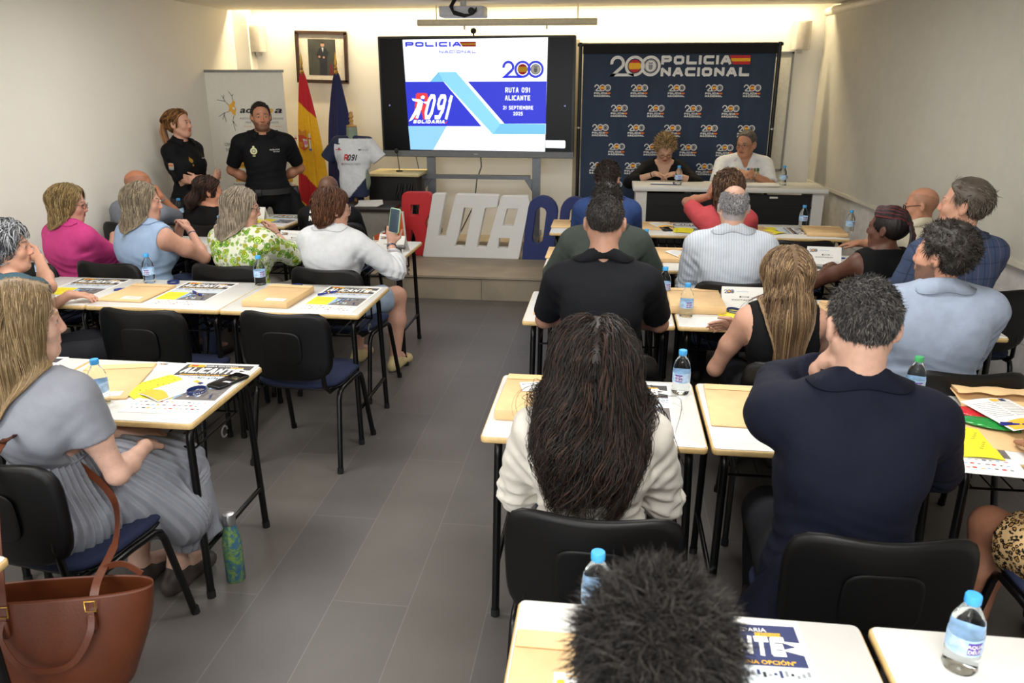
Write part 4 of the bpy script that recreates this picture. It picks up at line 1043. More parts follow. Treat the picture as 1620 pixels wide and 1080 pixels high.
for e, px in ((-1, 683), (1, 848)):
    X = aty(px, 300, 8.45).x+1.405
    b = MB(); b.box((X, .02, .62), (.085, .05, .66), TVS); b.box((X+.01*e, .03, .30), (.06, .05, .6), TVS); l = b.build('upright', tv)
    b = MB(); b.box((X, -.04, .06), (.07, .75, .05), TVS); b.build('foot_beam', tv)
    for y in (-.36, .28):
        b = MB(); b.cyl((X-.02, y, .028), (X+.02, y, .028), .028, BLK, 14); b.build('caster', l)
b = MB(); b.box((-.02, .0, .70), (1.16, .10, .04), TVS)
for e in (-1, 1): b.prism([(e*.50, .0), (e*.58, .0), (e*.58, -.12)], -.02, .02, TVS, XF((0, 0, .68), rx=PI/2))
b.build('shelf', tv)
b = MB(); b.lathe([(.0, -.03), (.025, -.02), (.032, 0), (.025, .02), (0, .03)], (0, 0, 0), BLKP, 14, cap=False, M=XF((-.02, -.03, TVZ+TVH/2+.045))); b.cyl((-.02, -.02, TVZ+TVH/2), (-.02, -.02, TVZ+TVH/2+.03), .008, BLKP, 8)
b.build('camera_ball', tv)
b = MB()
for pts in ([(.02, .05, 1.0), (.03, .06, .8), (-.02, .05, .66), (-.05, .05, .4), (-.2, .0, .1)], [(-.60, .05, .75), (-.50, .04, .55), (-.44, .02, .2)], [(-.58, .05, .74), (-.75, .05, .5), (-.8, .04, .3)]): b.tube(pts, .006, BLKP, 6)
b.build('power_cable', tv)

# ================================================================== press backdrop with repeated logos
bd = thing('press_backdrop', 'dark blue police press backdrop with rows of white 200 logos', 'backdrop', (.63, 8.55, .22), 0)
FAB = mat('backdrop_fabric', '#2c3b52', .75, var=.06, vscale=5)
b = MB(); W, Hh = 1.90, 2.02
nx = 60; vs = []; fs = []
for i in range(nx+1):
    u = -W/2+W*i/nx; y = .004*math.sin(u*21)+.003*math.sin(u*47+1)
    vs += [(u, y, .03), (u, y, Hh)]
for i in range(nx): fs.append((2*i, 2*i+2, 2*i+3, 2*i+1))
b.add(vs, fs, FAB, True); b.add(np.array(vs)+np.array((0, .01, 0)), [f[::-1] for f in fs], FAB, True); fb = b.build('printed_fabric', bd)
b = MB(); b.box((0, -.004, Hh-.045), (W+.01, .03, .09), mat('backdrop_sleeve', '#14161b', .85)); b.build('top_sleeve', bd)
BM = XF((0, -.010, 0), rx=PI/2)
def BDx(u): return (u-22)/(1535-22)*W-W/2
def BDz(v): return Hh-(v-66)*(2.28-1.22)/(1.0)/ (759-66)*0 - (v-66)*k2
k2 = W/(1535-22)*.985
b = MB(); logo200(b, BDx(236), BDz(312), (312-152)*k2, WHT, BM); policia(b, BDx(645), BDz(312), 700*k2*1.005, 160*k2, WHT, BM)
rows = [(473, 117, 296), (633, 259, 296), (790, 110, 293), (945, 250, 292), (1102, 98, 292), (1260, 240, 292), (1415, 98, 292), (1570, 240, 292)]
for ri, (vb, u0, du) in enumerate(rows):
    for q in range(5):
        u = u0+du*q*1.003
        if u > 1400: continue
        logo200(b, BDx(u), BDz(vb-44), 54*k2, WHT, BM, small=True); policia(b, BDx(u), BDz(vb), 136*k2, 36*k2, WHT, BM, bold=.01)
b.build('printed_logos', fb)
b = MB(); FR = mat('frame_black', '#101114', .35)
b.cyl((-W/2-.06, .02, Hh+.0), (W/2+.06, .02, Hh+.0), .018, FR, 12); b.build('top_bar', bd)
for e in (-1, 1):
    b = MB(); b.cyl((e*(W/2+.03), .02, 0), (e*(W/2+.03), .02, Hh+.02), .020, FR, 12); b.cyl((e*(W/2+.03), .02, 1.20), (e*(W/2+.03), .02, 1.215), .0215, STEEL, 12); b.build('side_pole', bd)
    b = MB(); b.box((e*(W/2+.03), -.0, .012), (.06, .34, .024), FR); b.build('foot_plate', bd)

# ================================================================== the things of the front wall
def frame_tilt(o, a): o.rotation_euler = (0, a, 0)
pt = thing('framed_portrait', 'dark-framed portrait of a standing man in a suit on the front wall', 'framed picture', (-3.17, 8.83, 2.135), 0); frame_tilt(pt, rad(1.4))
WOOD = mat('dark_wood_frame', '#3b2a20', .4, var=.2)
b = MB()
for (cx, cz, w, h) in ((0, .25, .58, .035), (0, -.25, .58, .035), (-.273, 0, .035, .5), (.273, 0, .035, .5)): b.box((cx, -.005, cz), (w, .035, h), WOOD)
b.build('frame', pt)
b = MB(); b.box((0, .006, 0), (.54, .012, .5), mat('picture_mat', '#d6cfc0', .7)); b.build('mount_board', pt)
b = MB(); PM = XF((0, -.0015, 0), rx=PI/2)
b.poly([(-.155, -.185), (.155, -.185), (.155, .185), (-.155, .185)], mat('painting_ground', '#3d3f3b', .5, var=.3, vscale=8), PM)
SU_, SK_ = mat('painting_suit', '#23272f', .5, var=.1), mat('painting_skin', '#b08a72', .5)
b.poly([(-.03, -.18, .0006), (.05, -.18, .0006), (.06, .0, .0006), (.075, .05, .0006), (.045, .095, .0006), (.01, .105, .0006), (-.03, .09, .0006), (-.06, .03, .0006), (-.05, -.01, .0006), (-.03, -.03, .0006)], SU_, PM)
b.poly([(.0, .10, .001), (.02, .10, .001), (.012, .05, .001)], mat('painting_shirt', '#c9cdd0', .5), PM); b.disc((.01, .128, .001), .021, SK_, PM, n=14); b.disc((.01, .139, .0014), .020, mat('painting_hair', '#2a211b', .5), PM, n=14, a0=.2, a1=PI-.2)
b.disc((-.03, .005, .001), .013, SK_, PM, n=10); b.disc((.02, .0, .001), .012, SK_, PM, n=10); b.poly([(.08, -.18, .001), (.12, -.18, .001), (.115, -.08, .001), (.09, -.06, .001)], mat('painting_drape', '#6a1f22', .5), PM)
b.build('picture', pt)
def speaker(x, lab):
    t = thing('wall_speaker', lab, 'loudspeaker', (x, 8.78, 2.325), 0, 'white loudspeakers on the front wall')
    WS = mat('speaker_white', '#c9c4ba', .5); pts = [(-.085, .05), (-.085, -.02), (-.06, -.065), (0, -.08), (.06, -.065), (.085, -.02), (.085, .05)]
    b = MB(); b.prism(pts, -.135, .135, WS); b.build('cabinet', t)
    b = MB(); b.prism([(-.075, -.035), (-.055, -.070), (0, -.084), (.055, -.070), (.075, -.035), (.0, -.03)], -.12, .12, mat('speaker_grille', '#b9b3a7', .7, bump=.5, bscale=900)); b.build('grille', t)
    b = MB(); b.box((0, .04, -.15), (.05, .05, .04), WS); b.build('bracket', t)
speaker(-3.88, 'white loudspeaker high in the left front corner'); speaker(1.85, 'white loudspeaker high beside the right end of the front wall')
wb = thing('whiteboard', 'tall white board behind the right edge of the press backdrop', 'whiteboard', (1.28, 8.835, 1.58), 0)
b = MB(); b.box((0, 0, 0), (1.02, .014, 1.16), mat('board_white', '#cfcdc2', .35)); b.build('panel', wb)
b = MB(); AL = mat('aluminium', '#8f8f8c', .4, metal=.6)
for (x, z, w, h) in ((0, .585, 1.05, .02), (0, -.585, 1.05, .02), (-.515, 0, .02, 1.19), (.515, 0, .02, 1.19)): b.box((x, -.008, z), (w, .022, h), AL)
b.build('frame', wb)
ps = thing('projection_screen', 'long cream housing of a rolled-up projection screen above the television', 'projection screen', (-1.075, 8.3, 2.44), 0)
b = MB(); CR = mat('screen_case', '#ddd4b8', .6); b.rbox((0, 0, 0), (1.78, .085, .062), CR, r=.02, axis=0); b.build('housing', ps)
for e in (-.42, .40):
    b = MB(); b.box((e, 0, -.045), (.014, .03, .04), CR); b.build('hanger', ps)
for e in (-.7, .7):
    b = MB(); b.cyl((e, .0, .03), (e, .0, .16), .006, CR, 8); b.build('ceiling_bracket', ps)
pj = thing('projector', 'white ceiling projector with black cables hanging above the television', 'projector', (-1.42, 7.85, 2.50), 0)
b = MB(); b.rbox((0, 0, 0), (.42, .28, .09), mat('projector_white', '#cfd2da', .5), r=.03, axis=2); b.build('housing', pj)
b = MB(); b.cyl((.1, -.16, 0), (.1, -.13, 0), .03, BLKP, 16); b.build('lens', pj)
b = MB(); b.cyl((0, 0, .04), (0, 0, .11), .03, WALL, 12); b.build('ceiling_mount', pj)
b = MB()
for q in range(4): b.tube([(-.07+.01*q, -.10, .11), (-.10+.01*q, -.16, .04), (-.06, -.18, -.03+.01*q), (.04, -.18, -.055+.008*q), (.12, -.17, -.03), (.15, -.16, .0+.01*q)], .005, BLKP, 6)
b.build('cable', pj)
b = MB(); b.box((-.395, 8.83, 1.25), (.045, .04, 2.1), mat('trunking', '#a99f8b', .6)); o = b.build('trim_3'); struct(o)

# ================================================================== roll-up banner
bn = thing('rollup_banner', 'tall white roll-up banner with the orange neuron logo behind the police officers', 'banner', (-3.70, 7.95, 0), rad(4))
BW, BH = .83, 1.97
b = MB(); BWm = mat('banner_white', '#ebe7db', .6, var=.02); b.box((0, 0, BH/2+.04), (BW, .006, BH-.06), BWm); bf = b.build('printed_sheet', bn)
b = MB(); b.box((0, 0, BH+.015), (BW+.02, .022, .025), AL); b.build('top_rail', bn)
b = MB(); b.rbox((0, 0, .04), (BW+.04, .16, .07), AL, r=.02, axis=0); b.build('base', bn)
b = MB(); b.cyl((0, .03, .05), (0, .03, BH), .01, AL, 8); b.build('support_pole', bn)
b = MB(); NM = XF((-BW/2, -.005, 0), rx=PI/2); kx = BW/555.
def bx(u): return (u-15)*kx
def bz(v): return BH-(v-100)*kx*1.03
for (t, u, v, hh, c, bo, sh, w) in (('ad', 255, 350, 42, BLKP, .03, .3, 95), ('e', 352, 350, 42, BLKP, .03, .3, 38), ('m', 400, 350, 42, AMB, .04, .3, 85), ('a', 493, 350, 42, BLKP, .03, .3, 55),
    ('ASOCIACIÓN DE ESCLEROSIS', 250, 392, 14, GRY, 0, 0, 300), ('MÚLTIPLE DE ALICANTE', 288, 417, 14, GRY, 0, 0, 228), ('Ayuda mutua para vivir mejor', 270, 440, 10, AMB, 0, 0, 270),
    ('CENTRO', 125, 562, 20, BLKP, 0, 0, 100), ('DE ATENCIÓN', 240, 562, 20, BLKP, 0, 0, 160), ('SOCIOSANITARIA', 130, 597, 20, BLKP, 0, 0, 210), ('SERVICIOS', 225, 783, 22, BLKP, 0, 0, 110), ('INFORMACIÓN', 225, 698, 20, BLKP, 0, 0, 130), ('AYUDA', 225, 888, 20, BLKP, 0, 0, 100),
    ('Información, orientación y atención social, familiar', 135, 732, 10, BLKP, 0, 0, 470), ('Fisioterapia, logopedia, psicología, terapia ocupacional', 160, 818, 10, BLKP, 0, 0, 440), ('natación', 290, 838, 10, BLKP, 0, 0, 50)):
    b.text(t, bx(u), bz(v), hh*kx, c, NM, .0024, w=w*kx, bold=bo, shear=sh)
for (u0, v0, u1, v1) in ((165, 663, 540, 708), (178, 748, 580, 798), (190, 860, 560, 898)): b.poly([(bx(u0), bz(v1), .001), (bx(u1), bz(v1), .001), (bx(u1), bz(v0), .001), (bx(u0), bz(v0), .001)], AMB, NM)
b.poly([(bx(u), bz(v), .0014) for (u, v) in ((180, 300), (205, 290), (215, 268), (230, 285), (222, 305), (232, 325), (225, 345), (222, 370), (205, 360), (195, 340), (175, 345), (185, 320))][::-1], AMB, NM)
b.disc((bx(215), bz(322), .0018), 9*kx, WHT, NM, n=12)
for pts in (((215, 270), (212, 245), (190, 215)), ((212, 245), (222, 232)), ((182, 300), (160, 278), (105, 268)), ((160, 278), (140, 240)), ((150, 262), (158, 238)), ((178, 343), (150, 350), (105, 375)), ((150, 350), (130, 395)), ((145, 365), (155, 410)), ((212, 368), (200, 400), (222, 435)), ((200, 400), (212, 465))):
    for (a_, c_) in zip(pts[:-1], pts[1:]):
        A = Vector((bx(a_[0]), bz(a_[1]))); Bv = Vector((bx(c_[0]), bz(c_[1]))); n_ = (Bv-A).normalized(); n_ = Vector((-n_.y, n_.x))*.0028
        b.poly([tuple(A+n_)+(.0014,), tuple(A-n_)+(.0014,), tuple(Bv-n_*.5)+(.0014,), tuple(Bv+n_*.5)+(.0014,)], BLKP, NM)
b.build('printing', bf)

# ================================================================== flags on poles
GOLD = mat('brass', '#caa04a', .3, metal=.8)
def flag(label, x, y, ztop, w, colfn, seed, mname, emblem=None, wb=.30):
    t = thing('flag', label, 'flag', (x, y, .22), 0, 'flags on brass-tipped poles'); zt = ztop-.22
    b = MB(); b.cyl((0, 0, .0), (0, 0, zt-.14), .014, mat('flag_pole', '#7a5a30', .4), 12); b.build('pole', t)
    b = MB(); b.lathe([(.004, -.02), (.022, 0), (.022, .02), (.008, .03), (.018, .05), (.008, .065), (.016, .09), (.001, .20)], (0, 0, zt-.2), GOLD, 14); b.build('finial', t)
    b = MB(); b.lathe([(.16, 0), (.16, .02), (.05, .05), (.03, .10)], (0, 0, 0), mat('flag_base', '#5a4a38', .4), 24); b.build('base', t)
    nu, nv = 150, 130; V = []; rs = random.Random(seed)
    for j in range(nv+1):
        v = j/nv; z = zt-.20-v*(zt-.20-.40); rr = .02+wb*.5*(v**.62)
        for i in range(nu):
            a = 2*PI*i/nu; f = 1+.22*math.sin(a*5+seed+v*1.2)*min(1, v*3)+.10*math.sin(a*11+2*seed)*min(1, v*2)
            V.append((rr*f*math.cos(a)*1.0+.03*v*(1 if seed < 3 else .5), rr*f*math.sin(a)*.42, z))
    F = [(j*nu+i, (j+1)*nu+i, (j+1)*nu+(i+1) % nu, j*nu+(i+1) % nu) for j in range(nv) for i in range(nu)]
    V = np.array(V); m = mat(mname, '#888888', .75, var=.05, attr='Col'); Fq = np.array(F)[:, ::-1]
    # colours belong to the cloth: sample finer by splitting the grid
    C = np.array([lin(colfn(p[0], p[2])) for p in V])[:, :3]
    o = fast_mesh('cloth', V, Fq, m, t, C)
    if emblem: emblem(t, o)
    return t
def es(x, z):
    q = z-(-.9)*x*1.0
    if z+.95*x > 1.42: return '#c5202a'
    if z+.95*x > .70: return '#f0b41c'
    if z+.95*x > .38: return '#bf1f28'
    return '#eab01c'
def es_emb(t, o):
    b = MB(); M = XF((-.02, -.075, 1.08), rx=PI/2, ry=.0)
    cr, pk, wh, gy = mat('arms_red', '#c9502c', .7), mat('arms_pink', '#d57a9a', .7), mat('arms_white', '#ddd6c4', .7), mat('arms_gold', '#d08a28', .7)
    b.poly([(-.045, .07, 0), (.045, .05, 0), (.05, -.05, 0), (.01, -.09, 0), (-.04, -.05, 0)], cr, M); b.poly([(.0, .03, .001), (.05, .02, .001), (.05, -.05, .001), (.02, -.06, .001)], wh, M); b.disc((.03, -.01, .002), .022, pk, M)
    b.poly([(-.04, .0, .001), (0, -.005, .001), (0, -.06, .001), (-.035, -.05, .001)], gy, M); b.poly([(-.04, .075, .001), (.035, .06, .001), (.045, .12, .001), (0, .10, .001), (-.035, .13, .001)], gy, M)
    for e in (-1, 1): b.box((e*.075, -.01+.01*e, 0), (.016, .16, .002), wh, M=M); b.box((e*.075, -.08, .001), (.03, .02, .002), mat('arms_blue', '#4a6f9a', .7), M=M); b.box((e*.075, .03, .001), (.032, .014, .002), cr, M=M)
    b.build('coat_of_arms', o)
flag('red and yellow flag with a coat of arms on a brass-tipped pole', -3.13, 8.10, 2.17, .3, es, 1, 'flag_red_yellow', es_emb, .26)
def nv_emb(t, o):
    b = MB(); M = XF((.04, -.08, .72), rx=PI/2)
    b.disc((0, 0, 0), .05, ORG, M); b.disc((0, .0, .001), .03, RED, M); b.poly([(-.05, -.05, 0), (.05, -.05, 0), (.04, -.12, 0), (-.03, -.12, 0)], YEL, M); b.build('emblem', o)
flag('navy blue flag with an orange and yellow emblem, next to the red and yellow one', -2.82, 8.24, 2.17, .3, lambda x, z: '#1c2350', 4, 'flag_navy', nv_emb, .30)

# ================================================================== dress form with the race shirt
mq = thing('dress_form', 'dress form wearing the white and navy race shirt, beside the flags', 'dress form', (-2.55, 7.80, .22), rad(4))
f = SDF(); z0 = .56
f.ell((0, 0, .72), (.16, .11, .16), k=.05); f.cap((0, 0, .72), (0, 0, .86), .115, .125, k=.05, flat=((0, 1, 0), 1.2)); f.ell((0, 0, .97), (.155, .11, .15), k=.04); f.cap((-.13, 0, 1.09), (.13, 0, 1.09), .055, k=.04); f.cap((0, 0, 1.08), (0, .0, 1.24), .058, .052, k=.03)
V, F = surface(lambda p, c, r: np.maximum(np.maximum(f.ev(p), z0-p[:, 2]), p[:, 2]-1.245), (-.25, -.2, .5), (.25, .2, 1.3), .010)
fast_mesh('torso_form', V, F, mat('form_sage', '#7f8b78', .7), mq)
b = MB(); b.lathe([(.050, 0), (.052, .012), (.020, .02), (.014, .04), (.024, .055), (.014, .075), (.026, .095), (.016, .12), (.02, .135), (0, .145)], (0, 0, 1.245), mat('turned_wood', '#b98d50', .4), 18); b.build('finial', mq)
b = MB(); b.cyl((0, 0, .05), (0, 0, .6), .018, mat('turned_wood', '#b98d50', .4), 12); b.build('pole', mq)
for q in range(3):
    b = MB(); a = q*2.094+.5; b.tube([(0, 0, .10), (.12*math.cos(a), .12*math.sin(a), .09), (.24*math.cos(a), .24*math.sin(a), .0)], .014, mat('turned_wood', '#b98d50', .4), 8); b.build('leg', mq)
g = SDF()
g.ell((0, 0, .74), (.175, .125, .18), k=.06); g.cap((0, 0, .64), (0, 0, .90), .165, .150, k=.05, flat=((0, 1, 0), 1.25)); g.ell((0, 0, .97), (.175, .125, .16), k=.05); g.cap((-.13, 0, 1.09), (.13, 0, 1.09), .068, k=.05)
for e in (-1, 1): g.cap((e*.15, 0, 1.08), (e*.29, .0, .90), .068, .078, k=.04); g.cap((e*.14, 0, 1.10), (e*.04, 0, 1.15), .03, .04, k=.04)
def shf(p, c, r):
    d = g.ev(p)+wav(p, 16, 2)*.004+wav(p, 30, 5)*.002
    d = np.maximum(d, .565-p[:, 2]); d = smax_(d, p[:, 2]-1.155+.25*p[:, 1], .008)
    for e in (-1, 1):
        n_ = nrm((e*.14, 0, -.18)); k_ = (p-np.array((e*.265, 0, .93))) @ n_; d = np.where((p[:, 0]*e > .13), np.maximum(d, k_), d)
        d = np.maximum(d, .05-np.sqrt(((p-np.array((0, .0, 1.17)))**2).sum(1)) if e == 1 else d)
    return d
V, F = surface(shf, (-.4, -.25, .5), (.4, .25, 1.25), .008, slack=.06)
C = np.tile(skincol('#d4d8dc'), (len(V), 1)); nvm = (V[:, 0] < -.165+.25*(V[:, 2]-.9)*0) & (V[:, 2] > .84) | ((V[:, 2] < .57+(V[:, 0]+.03)*1.15)) | ((V[:, 2] > 1.135)) | ((V[:, 0] < -.12) & (V[:, 2] > 1.08)); C[nvm] = skincol('#1b2744')
tsh = fast_mesh('race_shirt', V, F, mat('cloth_racing', '#dddddd', .7, attr='Col', bump=.15, bscale=400), mq, C)
b = MB(); M = XF((0, 0, 0))
sfont(b, 'R', -.066, .93, .060, .04, RED, None, 0, th=.25, shear=.2); sfont(b, '091', -.030, .93, .058, .085, BLKP, None, .0006, th=.2, shear=.3); b.text('ESPHOUSES', 0, .885, .022, GRY, None, 0, w=.19, align='C', bold=.01); b.text('//', -.095, .885, .02, RED, None, 0, bold=.04)
b.box((-.125, 1.085, 0), (.034, .010, .001), BLKP); b.box((-.12, 1.03, 0), (.07, .006, .001), RED); b.disc((-.115, 1.04, 0), .010, RED); b.box((.09, 1.03, 0), (.026, .010, .001), BLKP); b.text('SALUD', .11, 1.022, .014, GRY, None, 0)
W = np.concatenate(b.v); zz = W[:, 2].copy(); Wp = np.stack([W[:, 0], np.full(len(W), -.3), W[:, 1]], 1); t_ = np.zeros(len(W))
for _ in range(30): t_ += np.clip(shf(Wp+np.outer(t_, (0, 1, 0)), None, None)-.0025, -.03, .03)*.7
b.v = [Wp+np.outer(t_-zz, (0, 1, 0))]; b.build('printing', tsh)

# ================================================================== furniture at the left of the stage
PAP = mat('paper', '#e3e2de', .7, var=.02)
cb = thing('metal_cabinet', 'low grey cabinet with a dark top behind the orange sign', 'cabinet', (-2.26, 7.62, .22), 0)
b = MB(); b.box((0, 0, .24), (.34, .42, .48), mat('cabinet_grey', '#85827a', .45, metal=.2)); b.build('body', cb)
b = MB(); b.rbox((-.06, 0, .50), (.52, .50, .035), mat('dark_top', '#2c2624', .4), r=.02); b.build('top', cb)
b = MB(); b.box((0, -.214, .25), (.30, .008, .42), mat('cabinet_door', '#8e8b83', .45, metal=.2)); d_ = b.build('door', cb); b = MB(); b.box((.12, -.222, .3), (.012, .012, .08), STEEL); b.build('handle', d_)
tr = thing('paper_stack', 'loose stack of white papers on the low grey cabinet', 'papers', (-2.35, 7.58, .22+.518), rad(6))
b = MB()
for q in range(5): b.box((.004*q, .003*q, .003+q*.004), (.22+.004*q, .30, .003), PAP, rot=Matrix.Rotation(.05*q, 3, 'Z'))
b.build('sheets', tr)
et = thing('equipment_rack', 'black equipment rack with cables under a cream lid, beside the dress form', 'equipment rack', (-2.26, 8.35, .22), 0)
b = MB(); b.box((0, 0, .36), (.50, .45, .72), mat('rack_black', '#111113', .5)); b.build('case', et)
b = MB(); b.rbox((.02, -.02, .745), (.56, .50, .03), mat('cream_lid', '#cfc294', .6), r=.02); b.build('lid', et)
b = MB(); rs = random.Random(3)
for q in range(10):
    x0 = .06+.02*q; b.tube([(x0, -.23, .66), (x0+rs.uniform(-.05, .05), -.27, .52), (x0+rs.uniform(-.08, .08), -.26, .38), (x0+rs.uniform(-.03, .03), -.24, .22)], .007, BLKP, 6)
b.build('cable', et)
mc = thing('microphone', 'small black gooseneck microphone standing on the cream lid', 'microphone', (-2.22, 8.30, .22+.762), 0)
b = MB(); b.cyl((0, 0, 0), (0, 0, .012), .035, BLKP, 16); b.build('base', mc)
b = MB(); b.tube([(0, 0, .01), (-.005, 0, .1), (-.02, 0, .20)], .004, BLKP, 8); b.build('gooseneck', mc)
b = MB(); b.lathe([(.008, -.025), (.019, -.012), (.021, .006), (.012, .024), (0, .028)], (-.022, 0, .21), BLKP, 14); b.build('foam_head', mc)
# orange sign
sg = thing('orange_sign', 'orange square sign with a white letter m, leaning on the red letter R', 'sign', (-2.08, 7.36, .22), rad(-4)); sg.rotation_euler = (rad(-10), rad(-7), rad(-3))
b = MB(); b.box((0, 0, .25), (.33, .025, .44), mat('sign_white', '#ddd8d0', .5)); bo = b.build('board', sg)
b = MB(); M = XF((0, -.0135, .25), rx=PI/2); b.box((0, 0, 0), (.305, .415, .001), mat('sign_orange', '#cf5a22', .5), M=M)
for x in (-.075, 0, .075): b.box((x, -.03, .001), (.024, .15, .001), WHT, M=M)
b.box((0, .05, .001), (.174, .026, .001), WHT, M=M); b.build('printed_face', bo)

# ================================================================== big letters
def letter(polys, label, col, x, y, thick=.09, name='display_letter', group=None, holes=()):
    """outline (z up) with square holes, extruded; bevel for soft foam edges"""
    cu = bpy.data.curves.new(name, 'CURVE'); cu.dimensions = '2D'; cu.fill_mode = 'BOTH'; cu.extrude = thick/2; cu.bevel_depth = .006; cu.bevel_resolution = 1
    for P_ in polys:
        s = cu.splines.new('POLY'); s.points.add(len(P_)-1); s.use_cyclic_u = True
        for q, (a, c) in enumerate(P_): s.points[q].co = (a, c, 0, 1)
    o = bpy.data.objects.new('t', cu); COL.objects.link(o); bpy.context.view_layer.update()
    me = bpy.data.meshes.new_from_object(o.evaluated_get(bpy.context.evaluated_depsgraph_get())); bpy.data.objects.remove(o)
    me.materials.clear(); me.materials.append(col); me.transform(Matrix.Rotation(PI/2, 4, 'X'))
    r = bpy.data.objects.new(name, me); COL.objects.link(r); r.location = (x, y, .22+.006)
    return tag(r, label, 'display letter', group)
LX0 = -1.97; kk = .62/ (665-280)
def LP(pts): return [((u-560)*kk, (665-v)*kk) for (u, v) in pts]
def rnd(pts, r, n=4):
    out = []; K = len(pts)
    for i in range(K):
        a, b_, c = Vector(pts[i-1]), Vector(pts[i]), Vector(pts[(i+1) % K]); ra = min(r, (a-b_).length*.45, (c-b_).length*.45)
        p0 = b_+(a-b_).normalized()*ra; p1 = b_+(c-b_).normalized()*ra
        for q in range(n+1): t = q/n; out.append(tuple(p0*(1-t)**2+b_*2*t*(1-t)+p1*t*t))
    return out
FO_R, FO_W, FO_N = mat('foam_red', '#c22a30', .5, var=.01), mat('foam_white', '#d8d8d6', .5, var=.01), mat('foam_navy', '#1c2a63', .5, var=.01)
X1 = aty(560+0, 400, 7.66)
def LXp(u): return aty(540+u/4.152, 400, 7.66).x
x0 = LXp(560)
letter([rnd(LP([(422, 280), (600, 278), (598, 380), (548, 470), (585, 520), (560, 665), (480, 665), (500, 560), (470, 490), (430, 665), (398, 665)]), .05), LP([(470, 348), (530, 348), (520, 420), (462, 420)])], 'big red foam letter R on the stage edge', FO_R, x0, 7.70, group='big foam letters and digits on the stage')
u1 = rnd(LP([(620, 282), (694, 280), (640, 540), (690, 542), (762, 282), (1020, 284), (1008, 352), (935, 356), (880, 602), (945, 604), (1040, 290), (1195, 286), (1205, 320), (1140, 665), (545, 665)]), .012)
letter([u1, LP([(766, 356), (838, 356), (775, 560), (735, 602), (812, 602), (868, 356), (840, 356), (800, 520), (790, 602), (735, 602)][:0] or [(806, 356), (862, 356), (812, 602), (735, 602), (768, 530)]), rnd(LP([(1068, 358), (1140, 358), (1112, 468), (1040, 468)]), .01), LP([(1020, 536), (1092, 536), (1078, 606), (1008, 606)])],
       'joined white foam letters U, T and A leaning along the stage edge', FO_W, x0, 7.66)
def stad(u0, v0, u1, v1, sh, n=10):
    w = (u1-u0)/2; pts = []
    for q in range(n+1): a = PI*q/n; pts.append((u0+w+w*math.cos(a)+sh, v0+w*1.05-w*1.05*math.sin(a)))
    for q in range(n+1): a = PI+PI*q/n; pts.append((u0+w+w*math.cos(a), v1-w*1.05-w*1.05*math.sin(a)))
    return pts
letter([LP(stad(1168, 285, 1345, 700, 28)[:11]+[(1172, 600), (1168, 668), (1345, 668), (1352, 600)]), LP(stad(1222, 345, 1294, 575, 18))], 'navy foam digit 0, first after the white letters', FO_N, x0, 7.66, group='big foam letters and digits on the stage')
letter([LP(stad(1385, 288, 1552, 520, 10)[:11]+[(1388, 470), (1440, 480), (1480, 520), (1470, 560), (1355, 560), (1352, 668), (1500, 668), (1540, 620), (1560, 500)]), LP(stad(1440, 345, 1505, 460, 5))], 'navy foam digit 9, half behind the man in the blue jacket', FO_N, x0, 7.66, group='big foam letters and digits on the stage')
letter([LP([(1640, 300), (1700, 285), (1700, 665), (1640, 665), (1640, 380), (1600, 400), (1600, 345)])], 'navy foam digit 1 behind the men in jackets', FO_N, x0, 7.66, group='big foam letters and digits on the stage')

# ================================================================== speakers' desk
dk = thing('speakers_desk', 'long white-topped desk with a black front panel on the stage', 'desk', (1.08, 7.68, .22), 0)
DW = mat('desk_white', '#cfcec9', .45, var=.01); DB = mat('desk_black', '#0b0b0d', .55)
b = MB(); b.rbox((0, 0, .73), (1.74, .50, .042), DW, r=.012); b.build('top', dk)
b = MB(); b.box((-.02, -.20, .38), (1.50, .02, .62), DB); b.build('front_panel', dk)
b = MB(); b.box((0, -.213, .58), (1.48, .006, .02), DB); b.rbox((.40, -.215, .665), (.075, .02, .018), mat('grip_cream', '#c9c5ba', .5), r=.008, axis=1); b.build('panel_grip', dk)
for e in (-1, 1):
    b = MB(); b.box((e*.79, 0, .355), (.10, .44, .71), DW); b.box((e*.79, -.17, .01), (.12, .5, .02), DW); b.build('end_panel', dk)
for (x, lab) in ((.53, 'dark chair of the woman reading on the stage'), (1.30, 'dark chair of the uniformed man in white on the stage')):
    dup(ch0, (x, 8.13, .22), PI, lab)
# ================================================================== the people
def pt3(px, py, Y): p = aty(px, py, Y); return (p.x, p.y, p.z)
TBL = dict(to=(.13, .37, .80), pole=(.35, -.3, -.9), dir=(-.5, .8, -.1), palm=(0, 0, -1), curl=.5)
TBLL = dict(to=(-.13, .37, .80), pole=(-.35, -.3, -.9), dir=(.5, .8, -.1), palm=(0, 0, -1), curl=.5)
def mt(e, **k):
    d = dict(TBL if e > 0 else TBLL); d.update(k); return d
K1 = ['#0c0a09', '#15110f', '#1d1714']; SALT = ['#191716', '#2b2826', '#5a5551']; SANDY = ['#8f7a58', '#b39a6c', '#6c5a40']
JE = cloth('denim', '#28324a'); DK = cloth('dark_trousers', '#17181d'); 
W_DOWN = [('c', (0, -.045, .0), (0, -.075, -.16), .082, .080), ('c', (-.055, -.02, -.0), (-.060, -.03, -.15), .035, .030), ('c', (.055, -.02, -.0), (.060, -.03, -.15), .035, .030)]
